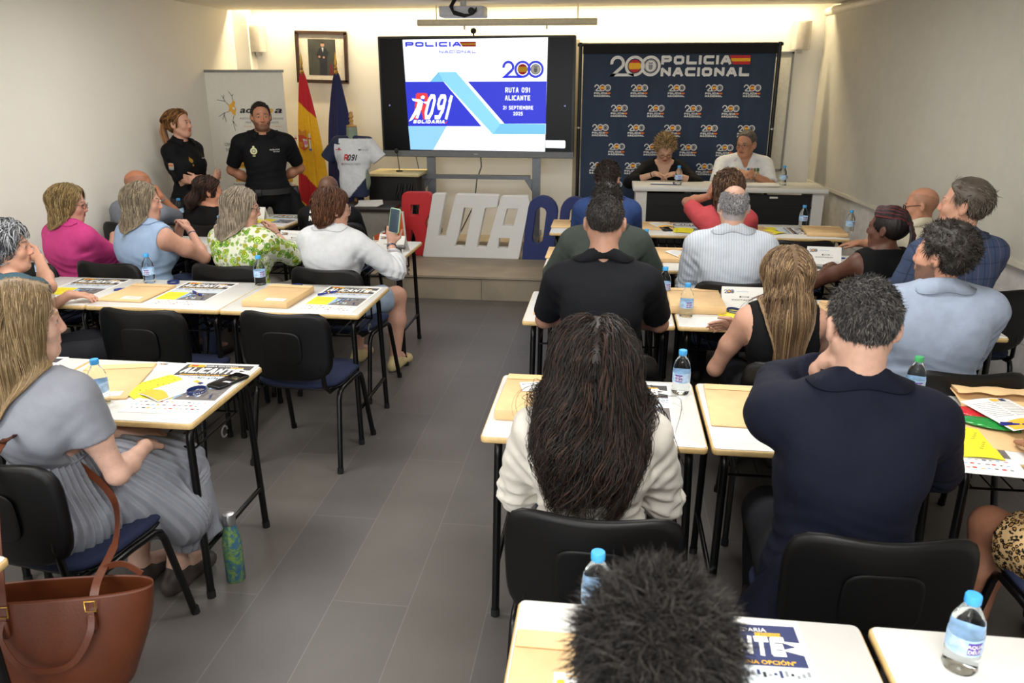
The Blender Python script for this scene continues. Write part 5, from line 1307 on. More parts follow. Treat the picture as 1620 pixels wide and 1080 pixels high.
# ---- right block, third row
D = person('wavy', 'woman with long wavy dark hair seen from behind, in a white linen shirt', pt3(940, 578, 2.13), fem=True, bw=1.02, h=.007, skin='#bf9a84', head=(.05, -.05, .02), lean=.10,
    L=mt(-1, to=(-.14, .34, .80)), R=mt(1, to=(.14, .34, .80)),
    top=dict(m=cloth('white_linen', '#c9c4bb', sheen=.1) if False else cloth('white_linen', '#c9c4bb'), loose=.035, sleeve=1.55, wr=.009, wf=20, wiso=.6, ease=.016),
    hair=dict(cols=['#0a0807', '#15100e', '#221813', '#38241a'], kind='long', top=lambda q: q[:, 1] < .045, length=.45, n=5200, seg=20, wave=.030, wfreq=26, w=.0012, jit=.28, thick=.020, fall=.65, lmin=.55, offm=2,
    mass=[('c', (0, -.045, .0), (0, -.085, -.20), .098, .108), ('c', (0, -.085, -.20), (.0, -.10, -.30), .110, .085), ('c', (-.06, -.05, -.05), (-.09, -.06, -.24), .05, .03), ('c', (.07, -.05, -.05), (.09, -.07, -.30), .045, .025)]), bottom=dict(m=JE))
D = person('navy', 'man with short greying hair in a navy suit jacket, hand raised to his chin', pt3(1363, 517, 2.10), bw=1.12, h=.007, hs=1.04, skin='#b8917e', head=(.08, -.10, 0), lean=.14, thickneck=1.12,
    L=dict(to=(-.075, .15, 1.135), pole=(-.9, .2, -1), dir=(.35, -.1, .9), palm=(.8, -.3, .2), curl=.9, shf=.03), R=mt(1, to=(.10, .38, .80), pole=(1, -.2, -.4), shf=.02),
    top=dict(m=cloth('navy_wool', '#0a0e20'), ease=.020, sleeve=1.93, wr=.005, loose=.012, hem=-.07, collar=dict(h=.030, z=.005), name='suit_jacket'), bottom=dict(m=DK),
    hair=dict(cols=['#17161a', '#2b2a2c', '#4a4846', '#6b6763'], n=8000, length=.019, w=.0008, thick=.004, jit=.28, lift=.38, seg=4))
b = MB(); cf = D['P'](0, -.0, .60); b.lathe([(.069, -.03), (.067, .016), (.063, .018), (.063, -.03)], (cf[0], cf[1]-.004, cf[2]+.006), cloth('white_cotton', '#cfd2d6'), 28, cap=False); b.build('shirt_collar', D['root'])
pz = D['pz']
for e in (-1, 1):
    g = SDF(); g.cap((e*.16, -.05, pz+.06), (e*.255, .0, pz-.24), .075, .085, k=.04, flat=((1, 0, 0), 1.5)); g.cap((e*.12, -.12, pz), (e*.20, -.08, pz-.20), .05, .06, k=.05)
    lo, hi = g.bounds(); V, F = surface(lambda p, c, r: g.ev(p)+wav(p, 20, 3)*.006, lo, hi, .010); fast_mesh('jacket_tail', V, F, cloth('navy_wool', '#0a0e20'), D['root'])
D = person('leopard', 'woman at the right edge in a leopard-print dress, cut off by the frame', (1.53, 2.13, 1.20), yaw=rad(6), fem=True, bw=1.08, h=.010, skin='#9a6a52', L=mt(-1), R=mt(1),
    legs={-1: ((-.20, .40, .50), (-.22, .36, .10)), 1: ((.12, .44, .50), (.12, .40, .10))},
    top=dict(m=cloth('leopard', '#c9a878', ('leopard',)), sleeve=.7, ease=.014, hem=-.05, name='dress'), bottom=dict(m=cloth('leopard', '#c9a878', ('leopard',)), kind='short', name='skirt', ease=.03),
    hair=dict(cols=K1, kind='long', length=.2, n=400, w=.003, seg=8, mass=W_DOWN))
# ---- right block, second row
D = person('polo', 'broad man in a black polo shirt seen from behind, forearms on the desk', pt3(957, 352, 3.50), bw=1.08, h=.0078, skin='#a37a66', lean=.12, thickneck=1.12,
    L=mt(-1, to=(-.09, .38, .80), pole=(-.75, -.1, -.6), fat=1.1), R=mt(1, to=(.09, .38, .80), pole=(.75, -.1, -.6), fat=1.1),
    top=dict(m=cloth('black_pique', '#0b0d12'), sleeve=.82, ease=.014, loose=.012, wr=.005, collar=dict(h=.022), name='polo_shirt'), bottom=dict(m=JE),
    hair=dict(cols=['#131112', '#1e1c1c', '#332f2d', '#4c4744'], n=5200, length=.014, w=.0010, thick=.004, jit=.25, lift=.35, seg=3))
D = person('blond', 'woman with long straight blond hair and bare shoulders in a black top', pt3(1243, 437, 3.50), fem=True, bw=1.0, h=.007, skin='#bd907a', lean=.08, head=(.1, .0, 0),
    L=dict(world=pt3(1172, 514, 3.68), pole=(-.5, -.9, -.5), dir=(-1, .25, -.10), palm=(.1, -.75, -.5), curl=.25, spread=.28, thumb=.1, side=1), R=mt(1),
    top=dict(m=cloth('black_jersey', '#08080a'), sleeve=0, sleeveless=True, ease=.010, wr=.003, neck=-.03, strap=.012, name='sleeveless_top'), bottom=dict(m=DK),
    hair=dict(cols=['#4e3c2c', '#6e573e', '#84694c', '#9c825f', '#5c4733'], kind='long', length=.43, n=5200, seg=18, w=.0011, jit=.10, thick=.016, fall=.7,
    mass=[('c', (0, -.04, .0), (0, -.080, -.16), .090, .085), ('c', (0, -.080, -.16), (.005, -.085, -.33), .092, .075)]))
D = person('ltblaz', 'man with curly dark hair and a beard in a light blue blazer', pt3(1490, 405, 3.42), bw=1.18, h=.0078, skin='#b88870', lean=.06, head=(.75, .05, 0), beard=.7, brow='#2a211c', yaw=rad(4), hs=1.05,
    L=mt(-1), R=mt(1), top=dict(m=cloth('light_blue_wool', '#939fb3'), ease=.022, sleeve=1.93, wr=.006, loose=.016, hem=-.05, collar=dict(h=.034, z=.004), name='blazer'), bottom=dict(m=DK),
    hair=dict(cols=['#15120f', '#1f1a16', '#2c2621', '#45403b'], n=4200, length=.034, w=.0014, thick=.022, jit=.9, lift=.7, curl=85, seg=6, wave=.004, wfreq=190))
# ---- right block, first row behind the front
D = person('greyg', 'man in a grey-green jacket, head half hidden by the man in the black polo', pt3(960, 322, 4.74), bw=1.08, h=.010, skin='#b88870', lean=.18,
    L=mt(-1, pole=(-.6, -.05, -.6)), R=mt(1, pole=(.6, -.05, -.6)), top=dict(m=cloth('grey_green_wool', '#3f4642'), ease=.020, sleeve=1.93, wr=.006, loose=.02, name='jacket', collar=dict(h=.028)), bottom=dict(m=DK),
    hair=dict(cols=['#14110f', '#201c19', '#2c2723'], n=1600, length=.03, w=.0018, thick=.010, jit=.5, seg=4))
D = person('wstripe', 'balding grey-haired man in a white shirt with thin stripes', pt3(1160, 328, 4.72), bw=1.10, h=.009, skin='#c59a84', lean=.10, bald=('#8b8c90', .072, .85), thickneck=1.1, belly=.6,
    L=mt(-1), R=mt(1), top=dict(m=cloth('striped_cotton', '#cdd3dc', ('stripe', '#b4bfce', 70)), ease=.014, sleeve=1.9, wr=.008, loose=.018, collar=dict(h=.030), name='shirt'), bottom=dict(m=DK),
    hair=dict(cols=['#77787c', '#96979b', '#b4b4b6'], n=2200, length=.014, w=.0014, thick=.005, jit=.25, lift=.3, seg=3, cap=False, top=lambda q: (q[:, 2] < .085+.3*(np.abs(q[:, 0])-.03)-.2*(q[:, 1]+.05).clip(0))))
D = person('braid', 'woman with long dark red-tinted braids in a sleeveless black top', pt3(1402, 362, 4.72), fem=True, bw=1.02, h=.009, skin='#5c3a2c', brow='#120c0a', lips='#5a2c28', lean=.05, yaw=rad(10), head=(.75, .05, 0),
    L=mt(-1, pole=(-1, -.3, -.6)), R=mt(1), top=dict(m=cloth('black_jersey', '#08080a'), sleeve=0, sleeveless=True, ease=.012, wr=.003, neck=.0, strap=.004, name='sleeveless_top'), bottom=dict(m=DK),
    hair=dict(cols=['#14100f', '#1d1514'], n=0, thick=.012, mass=[('e', (0, -.05, .03), (.07, .07, .075))]))
b = MB(); rs = random.Random(5); HB, HR_ = mat('braid_dark', '#1d1416', .5), mat('braid_red', '#5a1f26', .5)
Q = D['Q']
for q in range(26):      # cornrows swept back, then hanging braids
    a = -1.25+2.5*q/25; x0 = .080*math.sin(a); y0 = .03+.03*math.cos(a)
    pts = [Q(x0*1.05, y0, .06+.058*math.cos(a)), Q(x0*1.15, -.03, .05+.082*math.cos(a)), Q(x0*.75, -.09, .06+.05*math.cos(a)), Q(x0*.3, -.125, .045)]
    x1 = rs.uniform(-.035, .035); l = rs.uniform(.30, .46)
    e0 = to_root(D, to_world(D, pts[-1])); pts += [Q(x1*.8, -.150, -.02), Q(x1*1.1+rs.uniform(-.01, .01), -.155+rs.uniform(-.01, .01), -.14)]
    last = pts[-1]; pts += [np.array((last[0]+x1*.5, last[1]-.03+rs.uniform(-.015, .01), last[2]-l*.3)), np.array((last[0]+x1*.6+rs.uniform(-.02, .02), last[1]-.025, last[2]-l*.75))]
    fine = []
    for i in range(len(pts)-1):
        for k in range(6): fine.append(pts[i]*(1-k/6)+pts[i+1]*k/6)
    b.tube(fine, [.0078*(1+.22*math.sin(i*1.9)) for i in range(len(fine))], HR_ if q % 3 == 0 else HB, 6)
b.build('braids', D['root'])
b = MB(); b.lathe([(0, -.006), (.006, 0), (0, .006)], D['Q'](.088, .0, -.045), GOLD, 8, cap=False); b.build('earring', D['root'])
D = person('plaid', 'man with swept-back grey-brown hair in a blue checked jacket by the right wall', pt3(1524, 325, 4.38), bw=1.08, h=.009, hs=1.1, skin='#c4937b', brow='#5a4636', lean=.04, yaw=rad(12), head=(.85, .08, 0), thickneck=1.1,
    L=mt(-1), R=mt(1), top=dict(m=cloth('checked_wool', '#3f4c68', ('plaid', '#27304a')), ease=.020, sleeve=1.93, wr=.006, loose=.016, hem=-.05, collar=dict(h=.030), name='checked_jacket'), bottom=dict(m=DK),
    hair=dict(cols=['#2e2722', '#4a3f36', '#6b5f53', '#847a6e'], n=2600, length=.045, w=.0013, thick=.012, jit=.2, lift=.25, seg=6, back=2))
# ---- right block, front row
D = person('bluej', 'young man with dark hair in a blue jacket in the front row', pt3(962, 283, 5.92), bw=.98, h=.010, skin='#b88870', lean=.06, head=(-.35, 0, 0),
    L=mt(-1), R=mt(1), top=dict(m=cloth('blue_wool', '#2c4272'), ease=.020, sleeve=1.93, wr=.005, loose=.012, name='jacket', collar=dict(h=.028)), bottom=dict(m=DK),
    hair=dict(cols=['#191310', '#2b211b', '#3a2e25'], n=2000, length=.03, w=.0018, thick=.010, jit=.5, seg=4, lift=.6)); glasses(D, '#c9cdd2')
D = person('redtop', 'woman with short curly brown hair in a coral red top, hand at her head', pt3(1150, 300, 5.88), fem=True, bw=1.0, h=.010, skin='#a9755c', lean=.06, head=(.1, -.05, .15),
    L=dict(to=(-.115, .07, 1.10), pole=(-.7, .4, -1), dir=(.1, -.1, .95), palm=(.9, 0, .2), curl=.5), R=mt(1), top=dict(m=cloth('coral', '#b5474c'), ease=.014, sleeve=.7, wr=.006, loose=.02, name='coral_top'), bottom=dict(m=DK),
    hair=dict(cols=['#2e1e15', '#4a3324', '#6e5138'], kind='long', n=1500, length=.16, w=.0022, thick=.022, jit=1.0, wave=.010, wfreq=90, seg=9, curl=60, mass=[('c', (0, -.05, 0), (0, -.075, -.10), .09, .07)]))
D = person('bald_r', 'bald man with black glasses in a cream shirt by the right wall', pt3(1456, 327, 5.62), bw=.92, h=.009, skin='#b98468', lean=.18, yaw=rad(16), head=(.95, -.05, 0), bald=('#6a4f40', .05, .35),
    L=dict(world=pt3(1345, 387, 6.2), pole=(-.7, -.5, -.8), dir=(-.8, .5, -.1), palm=(0, 0, -1), curl=.4), R=mt(1), top=dict(m=cloth('cream_cotton', '#cfc8b2'), ease=.016, sleeve=.8, wr=.006, loose=.016, collar=dict(h=.020), name='cream_shirt'), bottom=dict(m=DK)); glasses(D, '#15151a', rim=.0026, w=.026, hgt=.020)
# ---- foreground
D = person('front', 'head of a person with messy short black hair at the bottom centre', pt3(1036, 1075, .84), bw=1.0, h=.008, hs=1.03, lean=.05, head=(0, -.15, 0), L=mt(-1, to=(-.12, .25, .58)), R=mt(1, to=(.12, .25, .58)), top=dict(m=cloth('charcoal', '#2c2d31'), sleeve=.7, loose=.01), bottom=dict(m=DK),
    hair=dict(cols=['#0c0b0b', '#171514', '#221e1b', '#332f2c'], n=13000, length=.048, w=.0007, thick=.009, jit=.38, lift=.42, seg=6, fall=.5, back=.4))
# ---- on the stage
D = person('reader', 'woman with short blond hair and glasses in black, reading at the stage desk', pt3(1052, 236, 8.08), yaw=PI, floor=.22, fem=True, bw=1.02, h=.007, hs=1.06, skin='#bf967e', bust=1.0, lean=.22, head=(.05, -.42, 0),
    L=dict(to=(-.09, .34, .82), pole=(-1, -.3, -.4), dir=(.9, .3, 0), palm=(0, 0, -1), curl=.6), R=dict(to=(.10, .34, .82), pole=(1, -.3, -.4), dir=(-.8, .4, 0), palm=(0, 0, -1), curl=.6), brow='#6a5236', lips='#b05a52',
    top=dict(m=cloth('black_crepe', '#08080a'), ease=.014, sleeve=1.45, wr=.005, loose=.018, vneck=1, name='black_blouse'), bottom=dict(m=DK),
    hair=dict(cols=['#6a5232', '#a4875a', '#c9ae7c', '#4a3a26'], n=2200, length=.045, w=.0016, thick=.014, jit=.7, lift=1.0, seg=5, hi=-.01)); glasses(D, '#2a2422'); ring_on(D, 'R', .88, .027, .010, '#1d2230'); ring_on(D, 'L', .88, .027, .008, '#b8b8b4', 'watch', 1.57)
D = person('chief', 'uniformed man with glasses in a white police shirt, seated at the stage desk', pt3(1180, 228, 8.08), yaw=PI, floor=.22, bw=1.14, h=.007, hs=1.04, skin='#b07f63', belly=.8, lean=.05, head=(-.60, -.10, 0), thickneck=1.08, smile=0, lips='#9a6050',
    L=dict(to=(-.03, .30, .84), pole=(-1, -.3, -.6), dir=(.8, .5, 0), palm=(-.1, -.4, -1), curl=1.0), R=dict(to=(.07, .29, .85), pole=(1, -.3, -.6), dir=(-.8, .5, 0), palm=(.1, -.4, -1), curl=1.0), brow='#4a4038',
    top=dict(m=cloth('uniform_white', '#cdd0d4'), ease=.014, sleeve=.88, wr=.005, loose=.014, vneck=.6, name='uniform_shirt', collar=dict(h=.022, open=.95, r=.004)), bottom=dict(m=DK),
    hair=dict(cols=['#3a332e', '#5a524b', '#7b746d'], n=1800, length=.014, w=.0014, thick=.005, jit=.25, lift=.3, seg=3, hi=.012)); glasses(D, '#2c2826', w=.026); ring_on(D, 'L', .9, .030, .010, '#b8b8b4', 'watch', 1.57)
def epaulettes(D, bar, n=3, col=None, z=.545):
    for e in (-1, 1):
        b = MB(); c = D['P'](e*.135*D['ws'], .0, z); M = Matrix.Translation(c) @ Matrix.Rotation(e*.42, 4, 'Y')
        b.rbox((0, 0, .008), (.115, .050, .006), bar, r=.01, M=M)
        for q in range(n): b.lathe([(.010, .011), (.008, .016), (0, .018)], (-.036+.034*q, 0, 0), GOLD, 6, M=M, cap=False)
        if n > 1: b.box((e*.052, 0, .0125), (.006, .044, .002), GOLD, M=M)
        b.build('shoulder_board', D['root'])
epaulettes(D, BLKP)
b = MB()
for q, c in enumerate((mat('ribbon_green', '#4a5a35', .6), mat('ribbon_olive', '#77703a', .6), mat('ribbon_rose', '#a87068', .6), mat('ribbon_blue', '#3c74a8', .6))):
    b.box((-.115+.030*q-.0, .365, .001), (.024, .03, .002), c); b.disc((-.115+.030*q, .335, .001), .012, GOLD, n=10)
marks(D, b, 'medals', off=.004)
b = MB(); b.disc((.088, .36, 0), .018, GOLD, n=14); b.poly([(.075, .36, 0), (.101, .36, 0), (.088, .40, 0)], GOLD); marks(D, b, 'badge', off=.004)
# ---- standing officers
OFF = cloth('police_black', '#08090c')
D = person('officer_m', 'standing male police officer in black uniform in front of the roll-up banner', pt3(413, 185, 7.00), yaw=rad(-158), sit=False, S=.985, bw=1.14, h=.007, skin='#a87458', beard=.6, brow='#1c1512', hs=1.0, head=(.12, -.02, .03), lean=-.02, thickneck=1.08, knee=.05,
    L=dict(to=(-.08, -.17, 1.0), pole=(-1, -.1, -.1), dir=(.8, -.3, -.4), palm=(0, -1, 0), curl=.7), R=dict(to=(.10, -.16, .98), pole=(1, -.1, -.1), dir=(-.8, -.3, -.4), palm=(0, -1, 0), curl=.7), lips='#9a5f50',
    top=dict(m=OFF, ease=.012, sleeve=.80, wr=.004, loose=.006, name='uniform_shirt', collar=dict(h=.020, open=.5), hem=-.01), bottom=dict(m=OFF, h=.011),
    hair=dict(cols=['#1a1411', '#2c221b'], n=2200, length=.016, w=.0014, thick=.003, jit=.3, lift=.7, seg=3, hi=.012))
epaulettes(D, BLKP, 1)
b = MB(); b.disc((.085, .385, 0), .030, mat('badge_silver', '#b9b58a', .4, metal=.3), n=18); b.disc((.085, .385, .001), .018, mat('badge_inner', '#5c6a58', .4), n=14); b.disc((.085, .385, .002), .009, mat('badge_silver', '#b9b58a', .4), n=10); b.box((.085, .343, .001), (.024, .010, .001), mat('badge_silver', '#b9b58a', .4)); b.disc((.085, .42, .001), .010, mat('badge_silver', '#b9b58a', .4), n=8)
b.text('POLICIA', -.135, .388, .011, WHT, None, 0, w=.085); b.text('NACIONAL', -.135, .372, .009, WHT, None, 0, w=.055); marks(D, b, 'badge', off=.004)
def duty_belt(D, w=.05):
    P = D['P']; b = MB(); ws, bw = D['ws'], D['bw']; pts = []
    n = 36; vs = []; fs = []
    for q in range(n):
        a = 2*PI*q/n; c = P(0, 0, .03); rx, ry = .180*ws+.012, .138*bw+.012
        for (rr, zz) in ((0, -w/2), (.010, -w/2), (.010, w/2), (0, w/2)): vs.append(c+np.array(((rx+rr)*math.cos(a), (ry+rr)*math.sin(a), zz)))
    for q in range(n):
        for l in range(4): fs.append((q*4+l, q*4+(l+1) % 4, ((q+1) % n)*4+(l+1) % 4, ((q+1) % n)*4+l))
    b.add(vs, fs, BLKP, True); bl = b.build('duty_belt', D['root'])
    c = P(0, 0, .03)
    for e in (-1, 1):
        b = MB(); b.rbox((c[0]+e*(.19*ws+.03), c[1]+.02, c[2]-.05), (.05, .09, .16), BLKP, r=.015, axis=2); b.build('pouch', bl)
    b = MB(); b.rbox((c[0]+.08, c[1]+.15*bw+.015, c[2]), (.06, .03, .06), BLKP, r=.01); b.build('pouch', bl)
    return bl
duty_belt(D)
f = SDF(); c = D['P'](-.225, .03, -.0); f.cap(c, c+(-.03, .02, -.20), .045, .075, k=.04); f.cap(c+(-.03, .02, -.18), c+(.0, .03, -.27), .07, .05, k=.04)
lo, hi = f.bounds(); V, F = surface(lambda p, c_, r: f.ev(p)+wav(p, 30, 2)*.006, lo, hi, .009); fast_mesh('hanging_jacket', V, F, OFF, D['root'])
D = person('officer_w', 'standing female police officer with a ponytail and crossed arms at the left wall', pt3(284, 196, 6.75), yaw=rad(-105), sit=False, S=.92, fem=True, bw=.98, h=.007, skin='#c09078', brow='#6a4228', lips='#b0564c', bust=1.0, head=(.22, .02, 0), lean=-.03,
    L=dict(to=(.09, .20, 1.06), pole=(-.5, -.3, -.8), dir=(.5, -.7, .2), palm=(0, -1, .2), curl=.45), R=dict(to=(-.07, .23, 1.07), pole=(.5, -.3, -.8), dir=(-1, -.1, .25), palm=(0, -1, .1), curl=.45),
    top=dict(m=OFF, ease=.012, sleeve=.92, wr=.005, loose=.010, name='uniform_shirt', collar=dict(h=.020, open=.6), hem=-.01), bottom=dict(m=OFF, h=.011),
    hair=dict(cols=['#5a3a22', '#86592f', '#a9763f', '#3e2817'], kind='long', n=1500, length=.14, w=.0018, thick=.007, jit=.10, wave=0, seg=8, fall=.1, mass=[('c', (0, -.10, .05), (0, -.13, .03), .03, .03)], back=1.5, part=0))
duty_belt(D); epaulettes(D, BLKP, 1)
b = MB(); rs = random.Random(2)
for q in range(90):
    a = rs.uniform(-1, 1)*.024; c_ = rs.uniform(-.02, .02); pts = [D['Q'](a*.4, -.115, .055+c_*.4), D['Q'](a*.8, -.15+c_*.5, .03), D['Q'](a*1.3, -.165+c_, -.06), D['Q'](a*1.2, -.150+c_, -.15), D['Q'](a*.8, -.130+c_, -.24+rs.uniform(-.03, .03))]
    b.tube(pts, [.0035, .0045, .0045, .004, .001], mat(*(('ponytail_light', '#9a6a38', .45) if q % 2 else ('ponytail_dark', '#6b4426', .45))), 5)
b.build('ponytail', D['root'])
b = MB(); b.disc((.075, .375, 0), .020, GOLD, n=14); b.poly([(.063, .38, 0), (.087, .38, 0), (.075, .41, 0)], GOLD); b.text('POLICIA', -.13, .38, .010, WHT, None, 0, w=.07); b.disc((.07, .335, 0), .010, GOLD, n=8); marks(D, b, 'badge', off=.004)
sh, el, wr = D['J']['R']; mid = sh*.52+el*.48; b = MB(); yy = mat('patch_gold', '#d8a63c', .6)
M = Matrix.Translation(mid+np.array((.068, .0, .0))) @ Matrix.Rotation(PI/2, 4, 'Y') @ Matrix.Rotation(PI/2, 4, 'Z')
b.rbox((0, 0, 0), (.056, .060, .004), GRY, r=.012, M=M); b.box((0, .021, .003), (.052, .008, .001), yy, M=M); b.box((0, .010, .003), (.052, .006, .001), RED, M=M); b.box((0, .0, .003), (.052, .006, .001), yy, M=M); b.text('POLICIA', 0, -.016, .008, WHT, M, .003, w=.04, align='C')
b.build('sleeve_patch', D['root']); ring_on(D, 'L', .90, .026, .012, '#b8b8b4', 'watch', 1.0); ring_on(D, 'L', .80, .028, .006, '#b8b8b4', 'bracelet')
# ---- left block, second row from the front
D = person('redhair', 'woman with short red hair and glasses in a white shirt, filming with a phone', pt3(527, 331, 4.76), fem=True, bw=1.12, h=.007, skin='#bf927e', lips='#a35a50', yaw=rad(-14), head=(-.62, -.02, 0), lean=.10, bust=1, hs=1.02,
    R=dict(world=pt3(619, 386, 4.98), pole=(.9, -.3, -.9), dir=(.05, .1, 1), palm=(-.45, .85, .0), curl=[.9, .9, .8, .8], thumb=.1, side=-1, fat=1.1), L=mt(-1),
    legs={1: ((.20, .45, .50), (.22, .36, .10)), -1: ((-.12, .45, .50), (-.10, .40, .10))},
    top=dict(m=cloth('white_cotton', '#cfd2d6'), ease=.016, sleeve=1.35, wr=.008, wf=22, loose=.030, name='white_shirt', cuff=.02, collar=dict(h=.022, open=.6), hem=-.08), bottom=dict(m=cloth('pale_denim', '#8fa0b4'), kind='short', name='shorts'), shoe='#b9a77a',
    hair=dict(cols=['#45281a', '#5f3a27', '#70482f', '#342015'], kind='long', n=3200, length=.11, w=.0013, thick=.014, jit=.12, seg=8, fall=.6, mass=[('c', (0, -.035, .02), (0, -.05, -.04), .088, .07)])); glasses(D, '#b49a8a'); 
ring_on(D, 'R', .97, .030, .008, '#b8b8b4', 'bracelet'); ring_on(D, 'R', .88, .033, .010, '#3c4658', 'wristband'); RHD = D
D = person('floral', 'woman with grey-blond bob and glasses in a green and white floral blouse', pt3(384, 330, 4.76), fem=True, bw=1.08, h=.0075, skin='#c29580', yaw=rad(-12), head=(-1.0, -.05, 0), lean=.12, bust=1, S=.97,
    R=dict(world=pt3(438, 371, 5.08), pole=(1, .1, -.9), dir=(-.5, .1, .8), palm=(-.8, 0, .2), curl=.8), L=mt(-1), 
    top=dict(m=cloth('floral', '#d9dbc8', ('floral',)), ease=.016, sleeve=1.35, wr=.007, loose=.03, name='floral_blouse', hem=-.06), bottom=dict(m=cloth('grey_linen', '#8d8a86')),
    hair=dict(cols=['#85796a', '#9d8f7c', '#b3a691', '#6e6355'], kind='long', n=4200, length=.26, w=.0011, thick=.016, jit=.15, seg=12, fall=.8, mass=[('c', (0, -.035, .0), (0, -.06, -.13), .088, .085), ('c', (-.05, -.01, .0), (-.055, -.01, -.12), .035, .03), ('c', (.05, -.01, .0), (.055, -.01, -.12), .035, .03)])); glasses(D, '#26282c'); ring_on(D, 'R', .93, .027, .006, '#1d2230')
D = person('ltblue', 'woman with straight grey-blond hair in a sleeveless light blue blouse', pt3(228, 321, 4.76), fem=True, bw=1.10, h=.0075, skin='#bf8f7a', yaw=rad(-14), head=(-.95, .05, 0), lean=.12, bust=1.1, thickneck=1.05,
    R=dict(world=pt3(303, 368, 5.02), pole=(1, .1, -1), dir=(-.6, .1, .75), palm=(-.8, -.2, .1), curl=.8, fat=1.25), L=dict(world=pt3(283, 372, 5.05), pole=(-1, 0, -.6), dir=(.2, .2, .9), palm=(.8, 0, 0), curl=.9),
    top=dict(m=cloth('light_blue_cotton', '#94aac8'), ease=.014, sleeve=0, sleeveless=True, wr=.007, loose=.022, strap=-.004, hem=-.06, name='sleeveless_blouse', neck=.0, collar=dict(h=.014)), bottom=dict(m=JE),
    hair=dict(cols=['#776b5a', '#8f826e', '#ab9c80', '#61584a'], kind='long', n=4200, length=.27, w=.0011, thick=.015, jit=.16, seg=12, fall=.8, mass=[('c', (0, -.035, .0), (0, -.06, -.13), .086, .075), ('c', (-.05, -.01, .0), (-.055, -.01, -.11), .032, .026), ('c', (.05, -.01, .0), (.055, -.01, -.11), .032, .026)])); ring_on(D, 'R', .94, .028, .008, '#3c4658')
D = person('pink', 'woman with a short blond bob and glasses in a bright pink shirt', pt3(110, 324, 4.76), fem=True, bw=1.0, h=.0075, skin='#bf8f7a', yaw=rad(-22), head=(-.85, -.05, 0), lean=.10, bust=.9,
    R=dict(world=pt3(180, 372, 5.1), pole=(.8, -.4, -.9), dir=(-.3, .7, 0), palm=(0, 0, -1), curl=.6), L=mt(-1),
    top=dict(m=cloth('pink_linen', '#c24080'), ease=.018, sleeve=.98, wr=.007, wf=20, loose=.035, name='pink_shirt', hem=-.07, collar=dict(h=.018, open=.6)), bottom=dict(m=cloth('pale_denim', '#8fa0b4')),
    hair=dict(cols=['#76623e', '#967c4e', '#b09668', '#625032'], kind='long', n=3400, length=.22, w=.0012, thick=.018, jit=.16, seg=10, fall=.75, mass=[('c', (0, -.035, .02), (0, -.05, -.10), .085, .065), ('c', (-.055, -.01, .0), (-.055, -.015, -.09), .03, .026), ('c', (.055, -.01, .0), (.055, -.015, -.09), .03, .026)])); glasses(D, '#3a2424')
# ---- left block, front row
D = person('ponyl', 'woman with dark brown hair tied low in a black top, front row left', pt3(331, 304, 5.98), fem=True, bw=1.0, h=.009, skin='#b47d62', yaw=rad(-12), head=(-.75, -.1, 0), lean=.14, L=mt(-1), R=mt(1), S=.95,
    top=dict(m=cloth('black_jersey', '#08080a'), ease=.012, sleeve=.5, wr=.004, loose=.01, name='black_top'), bottom=dict(m=DK),
    hair=dict(cols=['#1c120e', '#2f1f17', '#45291c'], kind='long', n=1300, length=.16, w=.002, thick=.009, jit=.1, seg=8, fall=.25, mass=[('c', (0, -.09, -.02), (0, -.13, -.08), .035, .045), ('c', (0, -.13, -.08), (0, -.14, -.14), .04, .02)]))
D = person('bald_l', 'bald man in a grey shirt against the left wall, cheek on his fist', (-3.70, 5.92, 1.10), bw=1.05, h=.009, skin='#b4785a', yaw=rad(-10), head=(-.75, -.12, -.10), lean=.16, bald=('#6a5040', .05, .4),
    R=dict(to=(.12, .17, 1.02), pole=(.25, .3, -1), dir=(-.4, -.1, .75), palm=(-.8, -.1, 0), curl=1.5), L=mt(-1, to=(-.12, .30, .62)), top=dict(m=cloth('grey_cotton', '#7b808a'), ease=.014, sleeve=.85, wr=.006, loose=.018, name='grey_shirt', collar=dict(h=.024)), bottom=dict(m=DK)); glasses(D, '#3c3836'); ring_on(D, 'R', .90, .030, .010, '#b8b8b4', 'watch', 1.57)
D = person('officer_s', 'seated police officer in black with lettering on the back, behind the red-haired woman', pt3(521, 303, 6.15), bw=1.05, h=.009, skin='#a87458', lean=.12, L=mt(-1, to=(-.15, .36, .68)), R=mt(1, to=(.15, .36, .68)), bald=('#2a2320', .2, .75),
    top=dict(m=OFF, ease=.014, sleeve=.8, wr=.005, loose=.014, name='uniform_shirt'), bottom=dict(m=OFF))
b = MB(); sfont(b, 'POLICIA', -.13, .42, .045, .26, WHT, None, 0, th=.26); sfont(b, 'NACIONAL', -.13, .36, .042, .26, WHT, None, 0, th=.24)
for q in range(len(b.v)): b.v[q] = b.v[q]*np.array((1, 1, 1))
marks(D, b, 'lettering', axis=(0, 1, 0), off=.004)
